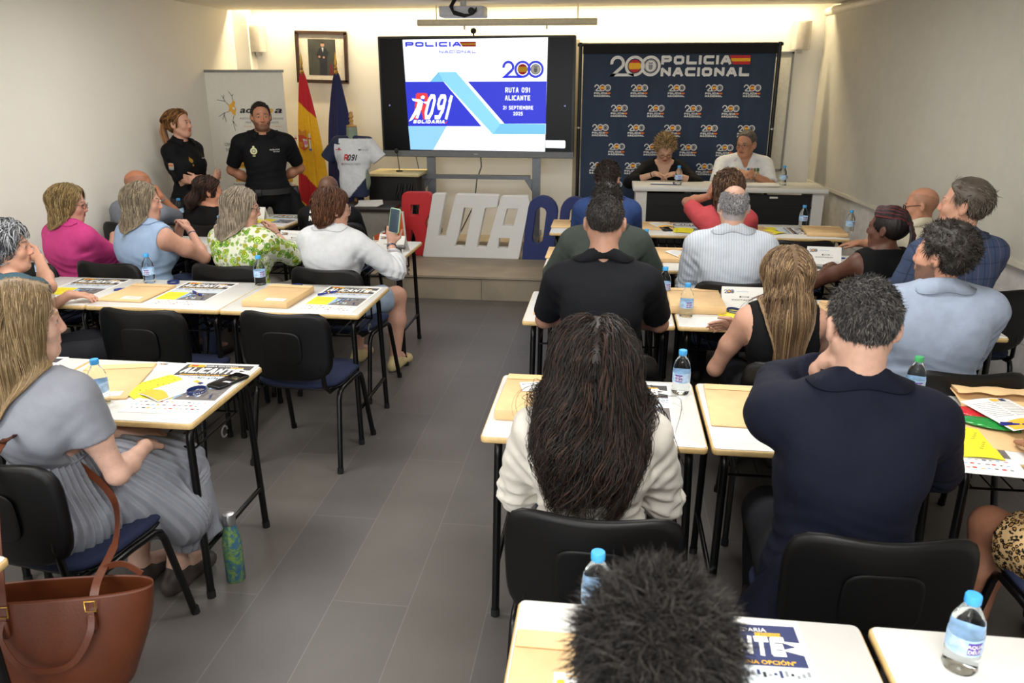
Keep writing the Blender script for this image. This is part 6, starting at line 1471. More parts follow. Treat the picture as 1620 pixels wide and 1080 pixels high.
# ---- left block, third row and foreground
D = person('grey_l', 'woman with curly grey hair at the left edge, chin on her hand', pt3(12, 393, 3.48), fem=True, bw=1.0, h=.0075, skin='#c4937b', yaw=rad(-30), head=(-.62, .12, 0), lean=.12, S=.98,
    R=dict(world=pt3(62, 408, 3.80), pole=(.8, .6, -1.2), dir=(-.9, -.3, .15), palm=(-.1, -.6, .6), curl=1.1, fat=1.0), L=mt(-1),
    top=dict(m=cloth('teal_cotton', '#3d5560'), ease=.014, sleeve=.6, wr=.005, loose=.014, name='teal_shirt'), bottom=dict(m=DK),
    hair=dict(cols=['#4a4b4e', '#7c7e82', '#a2a4a8', '#34353a'], kind='long', n=1800, length=.12, w=.0018, thick=.020, jit=.5, seg=8, wave=.006, wfreq=80, fall=.4, mass=[('c', (0, -.04, .02), (0, -.06, -.05), .085, .065)]))
D = person('fg_l', 'woman with straight blond hair in a pleated grey dress, left foreground', pt3(38, 512, 2.12), fem=True, bw=.98, h=.006, skin='#c49e8c', yaw=rad(-12), head=(-.68, -.02, 0), lean=-.0, bust=1.0, lips='#b56a62', brow='#8a6a48', hs=1.02,
    R=dict(to=(.12, .27, .67), pole=(.6, -.6, -.9), dir=(-.6, .7, -.2), palm=(-.2, 0, -1), curl=.7), L=dict(to=(-.02, .36, .66), pole=(-.6, -.6, -.5), dir=(.5, .8, -.2), palm=(0, 0, -1), curl=.7),
    legs={1: ((.10, .43, .50), (.07, .38, .10)), -1: ((-.09, .43, .50), (-.08, .34, .10))},
    top=dict(m=cloth('grey_satin', '#7f828b', rough=.5), ease=.012, sleeve=.50, wr=.004, loose=.006, puff=.012, name='dress_bodice', neck=-.02, hem=.22), shoe='#3a3230',
    hair=dict(cols=['#6c583f', '#80694c', '#917a59', '#a48d6a', '#75613f'], kind='long', n=9000, length=.35, w=.0006, thick=.016, jit=.08, seg=16, fall=.85, mass=[('c', (0, -.035, .0), (0, -.065, -.20), .092, .085), ('c', (-.055, .0, .02), (-.060, .015, -.19), .036, .034), ('c', (.055, .0, .02), (.060, .015, -.19), .036, .034), ('e', (0, .055, .075), (.06, .04, .035))]))
# pleated skirt
P = D['P']; pz = D['pz']; g = SDF()
g.cap(P(0, .01, .31), P(0, 0, .16), .118, .128, k=.03, flat=((0, 1, 0), 1.15)); g.cap(P(0, 0, .16), P(0, 0, .02), .128, .172, k=.06, flat=((0, 1, 0), 1.1)); g.cap((0, 0, pz+.0), (0, .28, pz+.0), .175, .15, k=.07, flat=((0, 0, 1), 1.25))
g.cap((.02, .28, pz+.0), (.04, .44, pz-.04), .15, .13, k=.07, flat=((0, 0, 1), 1.1)); g.cap((.05, .46, pz-.06), (.08, .44, .24), .12, .15, k=.06, flat=((0, 1, 0), 1.3)); g.cap((.12, .2, pz-.05), (.17, .34, .36), .09, .10, k=.05)
def skf(p, c, r):
    d = g.ev(p); y = p[:, 1]-.06; z = p[:, 2]-(pz+.50)
    ang = np.arctan2(-z, y+.12*np.clip(1-y*2, 0, 1)); 
    d2 = np.where(p[:, 2] < pz-.08, 0, 1)
    fanp = ang*125+p[:, 0]*5
    low = p[:, 0]*150+p[:, 1]*120
    wl = 1/(1+np.exp((p[:, 2]-(pz-.07))*60))*1/(1+np.exp(-(p[:, 1]-.40)*40))
    ph = (fanp*(1-wl)+low*wl)*1.0
    s_ = np.abs(((ph/(2*PI)) % 1)-.5)*2
    d = d-.011*(s_-.5)+wav(p, 7, 1)*.005
    return np.maximum(d, (.22-p[:, 2]+.03*np.sin(p[:, 0]*30)))
lo, hi = g.bounds(); V, F = surface(skf, lo-.02, hi+.02, .0042, slack=.06); fast_mesh('pleated_skirt', V, F, cloth('grey_satin', '#7f828b', rough=.5), D['root'])
# ================================================================== things on the desks
ZT = .7512
KR = mat('kraft_paper', '#dcb988', .75, var=.05, vscale=18, bump=.12, bscale=90); KR2 = mat('kraft_fold', '#b98d57', .8, var=.08)
PET = mat('clear_plastic', '#f4fbff', .03, var=0, trans=1, ior=1.22, spec=.5); CAPB = mat('cap_blue', '#3f9fe0', .35); LABB = mat('label_blue', '#a9c8e8', .5, var=.25, vscale=70); PURP = mat('label_purple', '#5a3f9e', .5); CAPG = mat('cap_green', '#3fa060', .35)
def make_bottle(capm):
    t = thing('water_bottle', 'x', 'bottle')
    r = .034
    prof = [(.0, .004), (.020, .0), (r-.003, .002), (r, .010), (r-.0015, .018), (r, .026), (r-.0015, .034), (r, .042), (r-.001, .050), (r-.001, .090), (r, .096), (r-.001, .104), (r-.003, .118), (r-.010, .134), (.017, .146), (.0135, .152), (.013, .160)]
    b = MB(); b.lathe(prof, (0, 0, 0), PET, 28); b.build('bottle_body', t)
    b = MB(); b.lathe([(.0150, .156), (.0158, .158), (.0158, .172), (.0145, .175), (0, .1752)], (0, 0, 0), capm, 24); b.build('screw_cap', t)
    b = MB(); b.lathe([(r+.0004, .051), (r+.0004, .089)], (0, 0, 0), LABB, 32, cap=False); lb = b.build('label', t)
    b = MB()
    for k in range(1):
        a0 = -PI/2; vs = []
        n = 8
        for i in range(n+1):
            a = a0-.42+.84*i/n
            for z in (.056, .084): vs.append(((r+.0008)*math.cos(a), (r+.0008)*math.sin(a), z))
        b.add(vs, [(2*i, 2*i+2, 2*i+3, 2*i+1) for i in range(n)], PURP)
        for (tx, z) in (('AQUA', .0715), ('DEUS', .0595)):
            v, f, W = glyphs(tx, .03, 0); x = (v[:, 0]-W/2)*.0085/1.0*.95; aa = a0+x/r
            b.add(np.stack([(r+.0013)*np.cos(aa), (r+.0013)*np.sin(aa), z+v[:, 1]*.0085], 1), f, WHT, False)
    b.build('label_print', lb)
    return t
def put(t, p, rz, lab, z=ZT): t.location = (p[0], p[1], z); t.rotation_euler = (0, 0, rz); t['label'] = lab; return t
BOT = [((.752, 1.44), .2, 'clear water bottle alone on the bottom right desk'), ((.005, 1.50), 0, 'clear water bottle half hidden by the foreground head'), ((.30, 2.90), -.4, 'water bottle at the far corner of the linen-shirt woman\'s desk'),
 ((-1.86, 2.53), -1.3, 'water bottle beside the arm of the woman in the grey dress'), ((-2.71, 4.30), .2, 'water bottle at the far edge above the flat envelope, left block'), ((-2.03, 4.33), .9, 'water bottle standing behind the thick envelope, left block'),
 ((.41, 3.96), .3, 'water bottle in front of the thick kraft parcel, second row right'), ((.32, 4.32), .6, 'water bottle behind the arm of the man in the black polo shirt'), ((.26, 5.48), .1, 'water bottle beside the man in the grey-green jacket'),
 ((1.59, 6.74), .2, 'water bottle below the black panel of the stage desk, front row'), ((1.90, 6.52), .7, 'water bottle near the right wall beyond the folded kraft bag'), ((1.79, 5.50), -.3, 'water bottle between the name card and the woman with braids'),
 ((-3.72, 6.50), .1, 'water bottle on the front-row desk by the left wall'), ((-3.40, 4.30), .9, 'water bottle behind the forearm of the grey-haired woman'), ((-3.62, 5.62), .2, 'water bottle between the pink shirt and the grey shirt'), ((-2.93, 5.66), 0, 'water bottle hidden behind the clasped hands, only its cap showing')]
bot0 = make_bottle(CAPB); bg = 'small water bottles with blue caps'
for i, (p, r_, lab) in enumerate(BOT): put(bot0 if i == 0 else dup(bot0), p, r_, lab)['group'] = bg
put(dup(bot0), (.63, 7.60), .1, 'water bottle in front of the reading woman on the stage desk', .22+.752)['group'] = bg; put(dup(bot0), (1.60, 7.72), .9, 'water bottle at the right end of the stage desk', .22+.752)['group'] = bg
put(make_bottle(CAPG), (1.165, 2.93), 0, 'water bottle with a green cap, behind the neck of the navy suit man')

def envelope(p, rz, w, d, h, lab, label_sheet=True, z=ZT, tilt=0):
    t = thing('kraft_envelope', lab, 'envelope', (p[0], p[1], z), rad(rz), 'kraft paper envelopes on the desks')
    b = MB(); n = 8; vs = []; e = min(.004, h*.3)
    b.rbox((0, 0, h/2), (w, d, h), KR, r=.004, seg=2, e=e); b.build('envelope_body', t)
    b = MB(); b.box((0, d/2-.03, h+.0008), (w*.98, .055, .0012), KR); b.box((0, d/2-.058, h+.0014), (w*.98, .002, .0006), KR2); b.build('flap', t)
    if label_sheet:
        b = MB(); b.box((w*.18, -d/2+.045, h+.0008), (w*.42, .05, .0008), PAP)
        for k in range(3): b.box((w*.20, -d/2+.057-.010*k, h+.0014), (w*.30, .0022, .0003), GRY)
        b.build('address_label', t)
    return t
envelope((-.245, 2.735), -1, .26, .36, .042, 'thick kraft parcel left of the long wavy dark hair', False)
envelope((.54, 2.79), -2, .30, .40, .006, 'flat kraft envelope with a phone on it, before the navy suit man', False)
envelope((1.36, 2.66), -8, .28, .30, .004, 'kraft envelope under the red and green packets at the right edge', False)
envelope((-.245, 4.08), 0, .25, .36, .008, 'kraft envelope beside the left arm of the black polo man', False)
envelope((.475, 4.19), 0, .285, .37, .045, 'thick kraft parcel behind the water bottle, second row right', False)
envelope((1.215, 4.16), -24, .24, .32, .006, 'kraft envelope tip between the blond hair and the grey-haired head', False)
envelope((.455, 5.40), 0, .28, .36, .030, 'kraft parcel left of the man in the striped shirt', False)
envelope((-.29, 5.42), 0, .26, .34, .012, 'kraft envelope under the left sleeve of the grey-green jacket', False)
envelope((-.34, 6.60), 0, .26, .34, .012, 'kraft envelope left of the man in the blue jacket', False)
envelope((.38, 6.60), 2, .28, .36, .008, 'kraft envelope right of the man in the blue jacket', False)
envelope((1.15, 6.50), 6, .26, .32, .008, 'kraft envelope right of the woman in red', False)
envelope((1.69, 6.45), -4, .30, .32, .030, 'folded kraft bag at the right end of the front row', False)
envelope((-1.97, 2.73), 14, .28, .39, .008, 'flat kraft envelope beside the bottle of the grey-dress woman')
envelope((-2.625, 4.04), -2, .26, .35, .014, 'flat kraft envelope with a white label, before the middle empty chair')
envelope((-1.79, 4.03), -3, .26, .36, .036, 'thick kraft envelope with a white label, before the aisle empty chair')
ev = envelope((-.03, 1.25), 0, .27, .37, .010, 'kraft envelope at the bottom left of the nearest desk, with a printed slip', False)
b = MB(); b.box((.03, -.04, .0112), (.15, .20, .0008), PAP); b.text('adema', -.015, .025, .016, BLKP, z=.0118, shear=.3, bold=.02); b.disc((-.030, .032, .0118), .009, AMB, n=8); b.box((.03, .052, .0118), (.10, .004, .0003), AMB)
for k in range(6): b.box((.03, -.005-.018*k, .0118), (.12, .0016, .0003), GRY)
b.build('printed_slip', ev)
bagp = thing('kraft_bag', 'crumpled kraft paper bag with its folded mouth, at the right edge desk', 'paper bag', (1.47, 2.93, ZT), rad(-3))
V = []; nx = 24
for j, (y, z) in enumerate(((-.10, .004), (-.06, .018), (.0, .030), (.05, .034), (.055, .045), (-.02, .052), (-.03, .050), (.07, .040), (.10, .004))):
    for i in range(nx+1): u = -.155+.31*i/nx; V.append((u, y+.004*math.sin(u*60+j), z+.003*math.sin(u*45+j*2)*(z > .01)-.0))
b = MB(); b.add(V, [(j*(nx+1)+i, j*(nx+1)+i+1, (j+1)*(nx+1)+i+1, (j+1)*(nx+1)+i) for j in range(8) for i in range(nx)], KR, True); b.build('paper', bagp)

def make_poster(dark):
    t = thing('race_poster', 'x', 'poster'); W, D_ = .32, .53
    b = MB(); b.box((0, 0, .0006), (W, D_, .0012), PAP); sh = b.build('sheet', t)
    b = MB(); z = .0014
    def R(x0, y0, x1, y1, m, zz=0): b.poly([(x0, y0, z+zz), (x1, y0, z+zz), (x1, y1, z+zz), (x0, y1, z+zz)], m)
    R(-.145, .115, .148, .245, dark)
    b.poly([(.150, .170, z+.0004), (.10, .195, z+.0004), (.150, .190, z+.0004)], PAP); b.poly([(.150, .150, z+.0004), (.105, .165, z+.0004), (.150, .182, z+.0004)], PAP)
    b.text('CARRERA SOLIDARIA', .0, .222, .013, WHT, z=z+.0003, w=.17, align='C', bold=.02)
    sfont(b, 'ALICANTE', -.135, .145, .062, .245, WHT, z=z+.0003, th=.30, shear=.12, gap=.14)
    b.box((.085, .213, z+.0003), (.055, .012, .0002), YEL); b.text('V EDICIÓN', .085, .209, .008, dark, z=z+.0008, align='C')
    b.text('"RENDIRSE NO ES UNA OPCIÓN"', -.0, .120, .012, YEL, z=z+.0003, w=.25, align='C', bold=.03)
    R(-.13, .215, -.06, .240, YEL, .0003); R(-.12, .222, -.09, .236, RED, .0006)
    R(-.145, -.135, .148, .115, mat('poster_photo', '#c4ccd4', .6, var=.12, vscale=20)); 
    R(-.02, -.135, .148, .02, mat('poster_road', '#6f6a68', .6, var=.25, vscale=35), .0003)
    b.poly([(-.02, -.135, z+.0005), (.02, -.02, z+.0005), (-.02, .0, z+.0005)], LBL); R(-.145, -.135, -.025, .02, LYEL, .0004)
    for k in range(4): R(-.13, -.01-.02*k, -.04, -.006-.02*k, YEL if k % 2 else AMB, .0008)
    rs = random.Random(4)
    for k in range(22):
        x, y = rs.uniform(-.01, .14), rs.uniform(-.12, -.01); c = rs.choice((LBL, BLKP, NAVY, WHT, LBL))
        b.poly([(x-.005, y, z+.0009), (x+.005, y, z+.0009), (x+.003, y+.022, z+.0009), (x-.003, y+.022, z+.0009)], c); b.disc((x, y+.026, z+.0009), .003, BLKP, n=6)
    for k in range(26): R(-.14+.0112*k, .085+.004*math.sin(k*2.1), -.134+.0112*k, .097+.006*math.sin(k*1.3), rs.choice((BLKP, GRY, NAVY)), .0006)
    for r_ in range(3):
        for k in range(13):
            x = -.135+.021*k+rs.uniform(-.002, .002); y = -.165-.03*r_; R(x, y, x+rs.uniform(.007, .014), y+rs.uniform(.004, .010), rs.choice((GRY, NAVY, RED, LBL, AMB, BLKP, GRY)), .0003)
    b.build('printing', sh)
    return t
PN = make_poster(mat('poster_navy', '#26305e', .6)); PB = make_poster(mat('poster_brown', '#3c3a3c', .6))
POS = [(PN, (.30, 1.275), 2, 'race poster reading ALICANTE under the blue wristband, nearest desk'), (PB, (.10, 2.72), -1, 'race poster right of the long wavy hair, phone lying on it'), (PB, (-1.60, 2.73), 2, 'race poster under the wristband and phone, grey-dress woman\'s desk'),
 (PB, (-2.33, 4.08), 0, 'race poster right of the flat envelope, before the middle empty chair'), (PB, (-1.46, 4.08), -2, 'race poster before the aisle empty chair'), (PB, (-3.02, 4.10), 0, 'race poster by the elbow of the grey-haired woman'),
 (PN, (1.33, 6.52), -90, 'race poster lying crosswise right of the woman in red'), (PN, (.62, 6.52), 0, 'race poster left of the woman in red'), (PB, (-2.82, 6.52), -8, 'race poster on the front-row desk near the officers'), (PB, (-1.78, 5.46), 4, 'race poster under the name card of the red-haired woman'),
 (PB, (-2.46, 2.72), 3, 'race poster on the desk beyond the grey-dress woman\'s face'), (PB, (-2.60, 5.45), 0, 'race poster under the arms of the woman in floral'), (PN, (1.17, 2.60), -6, 'race poster partly under kraft paper at the right edge desk')]
used = set()
for (src, p, rz, lab) in POS:
    o = src if id(src) not in used else dup(src); used.add(id(src)); put(o, p, rad(rz), lab, ZT+.0002); o['group'] = 'race posters on the desks'
def leaflet(p, rz, lab, kind=0, z=ZT+.002, w=.15, d=.22):
    t = thing('leaflet', lab, 'leaflet', (p[0], p[1], z), rad(rz), 'yellow and white leaflets')
    b = MB(); n = 6; vs = []; 
    for i in range(n+1): x = -w/2+w*i/n; zz = .006*math.sin(PI*i/n); vs += [(x, -d/2, zz), (x, d/2, zz)]
    fs = [(2*i, 2*i+2, 2*i+3, 2*i+1) for i in range(n)]; V_ = np.array(vs); c0 = LYEL if kind == 1 else PAP
    b.add(V_, fs, c0, True); b.add(V_-np.array((0, 0, .0006)), [f[::-1] for f in fs], c0, True); sh = b.build('sheet', t)
    b = MB(); zf = lambda x: .0010+.006*math.sin(PI*(x+w/2)/w)
    def PQ(pts, m, dz=0): b.add([(x, y, zf(x)+dz) for x, y in pts], [tuple(range(len(pts)))], m, False)
    if kind == 0:
        q = [(-w*.45+w*.9*i/8, -d*.28+.02*math.sin(PI*i/8)) for i in range(9)]
        for i in range(8): PQ([(q[i][0], -d*.48), (q[i+1][0], -d*.48), q[i+1], q[i]], AMB)
        for k in range(9):
            for (a, c) in ((-.40, -.02), (.03, .40)): PQ([(w*a, d*.34-.014*k), (w*c, d*.34-.014*k), (w*c, d*.35-.014*k), (w*a, d*.35-.014*k)], GRY)
        PQ([(w*.05, d*.38), (w*.22, d*.38), (w*.22, d*.46), (w*.05, d*.46)], AMB); PQ([(w*.24, d*.38), (w*.36, d*.38), (w*.36, d*.46), (w*.24, d*.46)], NAVY)
    else:
        for k in range(9): PQ([(-w*.4, d*.38-.018*k), (w*(.1+.03*(k*7 % 9)), d*.38-.018*k), (w*(.1+.03*(k*7 % 9)), d*.40-.018*k), (-w*.4, d*.40-.018*k)], mat('print_olive', '#8f8a1c', .6))
    b.build('printing', sh); return t
leaflet((-1.665, 2.69), -28, 'white leaflet with an orange wave beside the blue wristband', 0, ZT+.004); leaflet((-1.76, 2.71), -34, 'yellow leaflet under the white one, grey-dress woman\'s desk', 1)
leaflet((1.43, 2.76), 16, 'white leaflet with an orange wave on the red and green packets', 0, ZT+.032, .19, .26); leaflet((1.225, 2.56), -5, 'yellow leaflet left of the kraft envelope at the right edge desk', 1, ZT+.003, .13, .24)
leaflet((.66, 3.99), 20, 'yellow leaflet under the wristband beside the blond hair', 1); leaflet((1.13, 5.42), 4, 'yellow leaflet behind the head of the blond woman', 1); leaflet((.60, 6.42), -8, 'yellow leaflet right of the black phone, front row', 1); leaflet((1.30, 6.44), 30, 'yellow leaflet right of the woman in red', 1, ZT+.004, .12, .18); leaflet((.44, 6.62), 20, 'white leaflet on the kraft envelope behind the blue jacket', 0, ZT+.010); leaflet((.50, 5.36), 24, 'white leaflet on the kraft parcel left of the striped shirt', 0, ZT+.034); leaflet((-3.0, 6.42), 10, 'yellow leaflet beside the name card on the front-row left desk', 1, ZT+.002, .14, .18)

def make_band():
    t = thing('silicone_wristband', 'x', 'wristband'); b = MB(); n = 30; vs = []; fs = []; m = mat('band_navy', '#1d2f6b', .45)
    for q in range(n):
        a = 2*PI*q/n
        for (rr, zz) in ((.034, 0), (.0362, 0), (.0362, .013), (.034, .013)): vs.append((rr*math.cos(a)*1.08, rr*math.sin(a)*.92, zz))
    for q in range(n):
        for l in range(4): fs.append((q*4+l, ((q+1) % n)*4+l, ((q+1) % n)*4+(l+1) % 4, q*4+(l+1) % 4))
    b.add(vs, fs, m, True); bd_ = b.build('band', t); b = MB()
    v, f, W_ = glyphs('RUTA 091 SOLIDARIA', .0, 0); a = -PI*.85+v[:, 0]*.0075/.0365; b.add(np.stack([.0366*1.08*np.cos(a), .0366*.92*np.sin(a), .0032+v[:, 1]*.0065], 1), f, WHT, False); b.build('lettering', bd_)
    return t
b0 = make_band()
for i, (p, lab, z) in enumerate([((.26, 1.36), 'navy wristband on the poster of the nearest desk', .0025), ((-1.55, 2.66), 'navy wristband on the poster beside the phone, left block', .008), ((-2.56, 4.30), 'navy wristband behind the flat envelope in the left block', 0), ((-1.80, 4.30), 'navy wristband behind the thick envelope in the left block', 0), ((.66, 4.05), 'navy wristband on the yellow leaflet beside the blond hair', .010), ((1.10, 5.46), 'navy wristband behind the head of the blond woman', .010)]):
    o = b0 if i == 0 else dup(b0); put(o, p, i*1.3, lab, ZT+z); o['group'] = 'navy silicone wristbands'
def make_pen():
    t = thing('ballpoint_pen', 'x', 'pen'); b = MB(); BL = mat('pen_blue', '#23308a', .35); b.tube([(-.065, 0, .006), (-.06, 0, .006), (.05, 0, .006), (.066, 0, .006)], [.003, .005, .005, .0015], BL, 10); br = b.build('barrel', t)
    b = MB(); b.cyl((-.002, 0, .006), (.006, 0, .006), .0055, AMB, 12); b.build('band', br); b = MB(); b.box((-.045, 0, .0125), (.04, .004, .0016), BL); b.build('clip', t); b = MB(); b.tube([(.052, 0, .006), (.068, 0, .006)], [.0045, .0012], STEEL, 10); b.build('tip', t); return t
p0 = make_pen()
for i, (px, py, a, lab, z) in enumerate([(199, 457, 48, 'blue pen left of the flat envelope in the left block', 0), (313, 466, -38, 'blue pen on the poster before the middle empty chair', .003), (519, 465, 50, 'blue pen on the poster before the aisle empty chair', .003), (1323, 409, 3, 'blue pen in front of the name card near the braids', .0), (1610, 686, 2, 'blue pen with an orange ring on the kraft envelope at the right edge', .030), (1195, 488, 10, 'blue pen beside the blond hair, in front of the name card', 0)]):
    o = p0 if i == 0 else dup(p0); q = atz(px, py, .753); put(o, q, rad(a), lab, ZT+z); o['group'] = 'blue ballpoint pens'
def phone(p, rz, lab, z, col='#1b1b1e', w=.078, l=.16):
    t = thing('smartphone', lab, 'phone', (p[0], p[1], z), rad(rz), None)
    b = MB(); b.rbox((0, 0, .0045), (w, l, .009), mat('phone_edge'+col, col, .35, metal=.3), r=.012, e=.002); b.build('case', t)
    b = MB(); b.rbox((0, 0, .0093), (w-.006, l-.006, .0008), mat('phone_glass', '#0b0b0d', .06, spec=.6), r=.010, e=.0002); b.build('screen', t); return t
phone((-1.485, 2.79), -22, 'black phone on the poster at the desk corner, left foreground', ZT+.0035); phone((.155, 2.66), 2, 'phone with a pale metal edge right of the wavy hair', ZT+.003, '#a89a86'); phone((.60, 2.79), -4, 'black phone lying on the flat envelope', ZT+.0085, w=.085, l=.15)
phone((-.265, 6.62), 20, 'black phone on the envelope left of the blue jacket', ZT+.014); phone((.46, 6.45), 12, 'black phone on the front-row desk right of the blue jacket', ZT+.0025); phone((1.32, 5.22), 70, 'grey tablet-like phone in front of the name card near the braids', ZT, '#55585e', .12, .20)
# the phone held up by the red-haired woman
c = Vector(pt3(624.5, 349, 4.98)); t = thing('smartphone', 'phone in a pale green case held up by the red-haired woman', 'phone', c, rad(-16)); t.rotation_euler = (rad(-6), rad(6), rad(-20))
b = MB(); b.rbox((0, 0, 0), (.080, .010, .160), mat('case_green', '#9fc7a0', .4), r=.012, axis=1, e=.002); b.build('case', t); b = MB(); b.rbox((0, -.0055, 0), (.070, .001, .150), emis('phone', '#3a4650', .35), r=.008, axis=1, e=.0002); b.build('screen', t)
def name_card(p, rz, lab, lines=('', ''), z=ZT):
    t = thing('name_card', lab, 'name card', (p[0], p[1], z), rad(rz), 'white folded name cards with a 200 logo')
    w, d, h = .215, .05, .105; b = MB()
    for e in (-1, 1):
        vs = [(-w/2, e*d, 0), (w/2, e*d, 0), (w/2, 0, h), (-w/2, 0, h)]; vs2 = [(x, y*.97, z_-.0008) for x, y, z_ in vs]
        b.add(vs+vs2, [(0, 1, 2, 3), (7, 6, 5, 4), (0, 4, 5, 1), (1, 5, 6, 2), (2, 6, 7, 3), (3, 7, 4, 0)], PAP, False)
    sh = b.build('folded_card', t); b = MB(); M = XF((0, -d/2, h/2), rx=math.atan2(h, d))
    logo200(b, -.095, .022, .020, NAVY, M, .0012, small=True); b.box((-.0, .032, .0012), (.06, .002, .0002), LBL, M=M)
    for (t_, x, y, wd) in ((lines[0], .02, .0, .07), (lines[1], .0, -.017, .11)):
        if t_: b.text(t_, x, y, .008, BLKP, M, .0012, w=wd, align='C')
    b.text('POLICIA NACIONAL', .07, -.045, .006, NAVY, M, .0012, w=.05, align='C'); b.build('printing', sh); return t
name_card((.72, 4.20), 0, 'name card between the thick parcel and the blond hair', ('D.', 'INVITADO')); name_card((1.42, 5.36), -4, 'name card in front of the woman with braids', ('D.', 'INVITADO'))
name_card((-1.52, 5.42), -18, 'name card beside the crutch handle, before the red-haired woman', ('D.', 'INVITADA')); name_card((-2.28, 5.50), -6, 'name card behind the forearm of the woman in floral', ('D.', 'INVITADA')); name_card((-3.06, 6.55), -4, 'name card on the front-row left desk behind the grey bob', ('D.', 'INVITADO'))
nc = thing('printed_card', 'flat white name card lying on the thick parcel, left of the wavy hair', 'name card', (-.20, 2.80, ZT+.0445), rad(14)); b = MB(); b.box((0, 0, .0006), (.22, .09, .0012), PAP); s_ = b.build('sheet', nc); b = MB(); b.text('RUTA 091', -.10, .018, .014, NAVY, z=.0014, bold=.02); b.box((.02, .01, .0013), (.06, .003, .0002), LBL); b.build('printing', s_)
nc = thing('printed_card', 'flat white name card at the far edge of the grey-dress woman\'s desk', 'name card', (-1.80, 2.93, ZT), rad(-3)); b = MB(); b.box((0, 0, .0006), (.20, .10, .0012), PAP); s_ = b.build('sheet', nc); b = MB(); logo200(b, -.085, .018, .018, NAVY, None, .0014, small=True); b.build('printing', s_)
# packets at the right edge
for (p, rz, w, d, col, lab, nm) in (((1.37, 2.80), -14, .22, .11, '#c42a33', 'red plastic packet under the white leaflet at the right edge', 'red'), ((1.34, 2.71), -24, .19, .09, '#1f8a3c', 'green plastic packet beside the red one at the right edge', 'green')):
    t = thing('plastic_packet', lab, 'packet', (p[0], p[1], ZT+.006), rad(rz), None); f = SDF(); f.ell((0, 0, .008), (w/2, d/2, .010), k=.01)
    V, F = surface(lambda q, c, r: np.maximum(f.ev(q)+wav(q, 90, 3)*.0012, -q[:, 2]), (-w/2, -d/2, 0), (w/2, d/2, .025), .004); fast_mesh('pouch', V, F, mat('packet_'+nm, col, .18, coat=.4), t)
    b = MB()
    for e in (-1, 1): b.box((e*(w/2-.004), 0, .004), (.018, d*.55, .0012), mat('packet_'+nm, col, .18))
    b.build('sealed_edge', t)
t = thing('paper_stack', 'stack of white sheets on the stage desk before the uniformed man', 'papers', (1.38, 7.62, .22+.752), rad(5)); b = MB()
for q in range(5): b.box((.01*math.sin(q*2), .008*math.cos(q*3), .001+.003*q), (.30, .21, .0022), PAP, rot=Matrix.Rotation(.12*math.sin(q*1.7), 3, 'Z'))
b.build('sheets', t)
t = thing('notebook', 'dark blue notebook with a sheet under the reading woman\'s hands', 'notebook', (.50, 7.66, .22+.752), rad(-3)); b = MB(); b.box((0, 0, .004), (.24, .17, .008), NAVY); b.build('cover', t); b = MB(); b.box((-.02, -.01, .009), (.21, .14, .002), PAP); b.build('page', t)
# crutch hooked over the table corner
t = thing('crutch', 'grey walking crutch hooked on the table corner by the red-haired woman', 'crutch', (-1.375, 5.08, 0)); GM = mat('crutch_grey', '#8b8c8e', .4, metal=.4)
b = MB(); b.tube([(0, 0, .03), (-.012, .02, .45)], .0095, BLK, 12); b.build('lower_tube', t); b = MB(); b.tube([(-.012, .02, .42), (-.02, .035, .82)], .0115, BLK, 12); b.build('upper_tube', t)
b = MB(); b.lathe([(.022, 0), (.024, .01), (.014, .05), (.0125, .07)], (0, 0, .002), RUB, 14); b.build('rubber_tip', t); b = MB(); b.rbox((-.02, .035, .835), (.085, .034, .028), GM, r=.012, axis=0); b.tube([(-.02, .035, .82), (-.02, .035, .79)], .02, GM, 12); b.build('handle', t)
b = MB(); b.tube([(-.03, .02, .80), (-.045, .01, .72), (-.035, .0, .66), (-.025, .01, .72), (-.022, .02, .80)], .003, BLKP, 6); b.build('wrist_strap', t)
# flask
t = thing('insulated_flask', 'green and blue patterned steel flask on the floor by the desk leg', 'flask', (-1.43, 2.56, 0)); fm = mat('flask_pattern', '#3f5f86', .3, metal=.2)
nt = fm.node_tree; mx = [n for n in nt.nodes if n.type == 'MIX'][0]; tc = [n for n in nt.nodes if n.type == 'TEX_COORD'][0]; vo = nt.nodes.new('ShaderNodeTexNoise'); vo.inputs['Scale'].default_value = 26; vo.inputs['Distortion'].default_value = 1.5; cr = nt.nodes.new('ShaderNodeValToRGB')
for k_, (ps, c_) in enumerate(((0, '#26406e'), (.42, '#3d6486'), (.50, '#4f7a5e'), (.58, '#7c9648'), (.66, '#2f5a70'))):
    e = cr.color_ramp.elements[k_] if k_ < 2 else cr.color_ramp.elements.new(ps); e.position = ps; e.color = lin(c_)
nt.links.new(tc.outputs['Object'], vo.inputs['Vector']); nt.links.new(vo.outputs['Fac'], cr.inputs[0]); nt.links.new(cr.outputs[0], mx.inputs[6])
b = MB(); b.lathe([(.034, 0), (.037, .004), (.037, .17), (.034, .20), (.024, .235), (.022, .25)], (0, 0, 0), fm, 28); b.build('flask_body', t); b = MB(); b.lathe([(.0235, .25), (.025, .253), (.025, .288), (.022, .295), (0, .297)], (0, 0, 0), STEEL, 24); b.build('cap', t)
# brown tote hanging on the chair back
TAN = mat('tan_leather', '#532711', .45, var=.10, vscale=12, bump=.08, bscale=160); TAN2 = mat('tan_leather_inside', '#4a2a1c', .8)
tb = thing('tote_bag', 'brown leather tote bag hanging from the chair back, lower left', 'bag', (-1.53, 1.745, .02), rad(14))
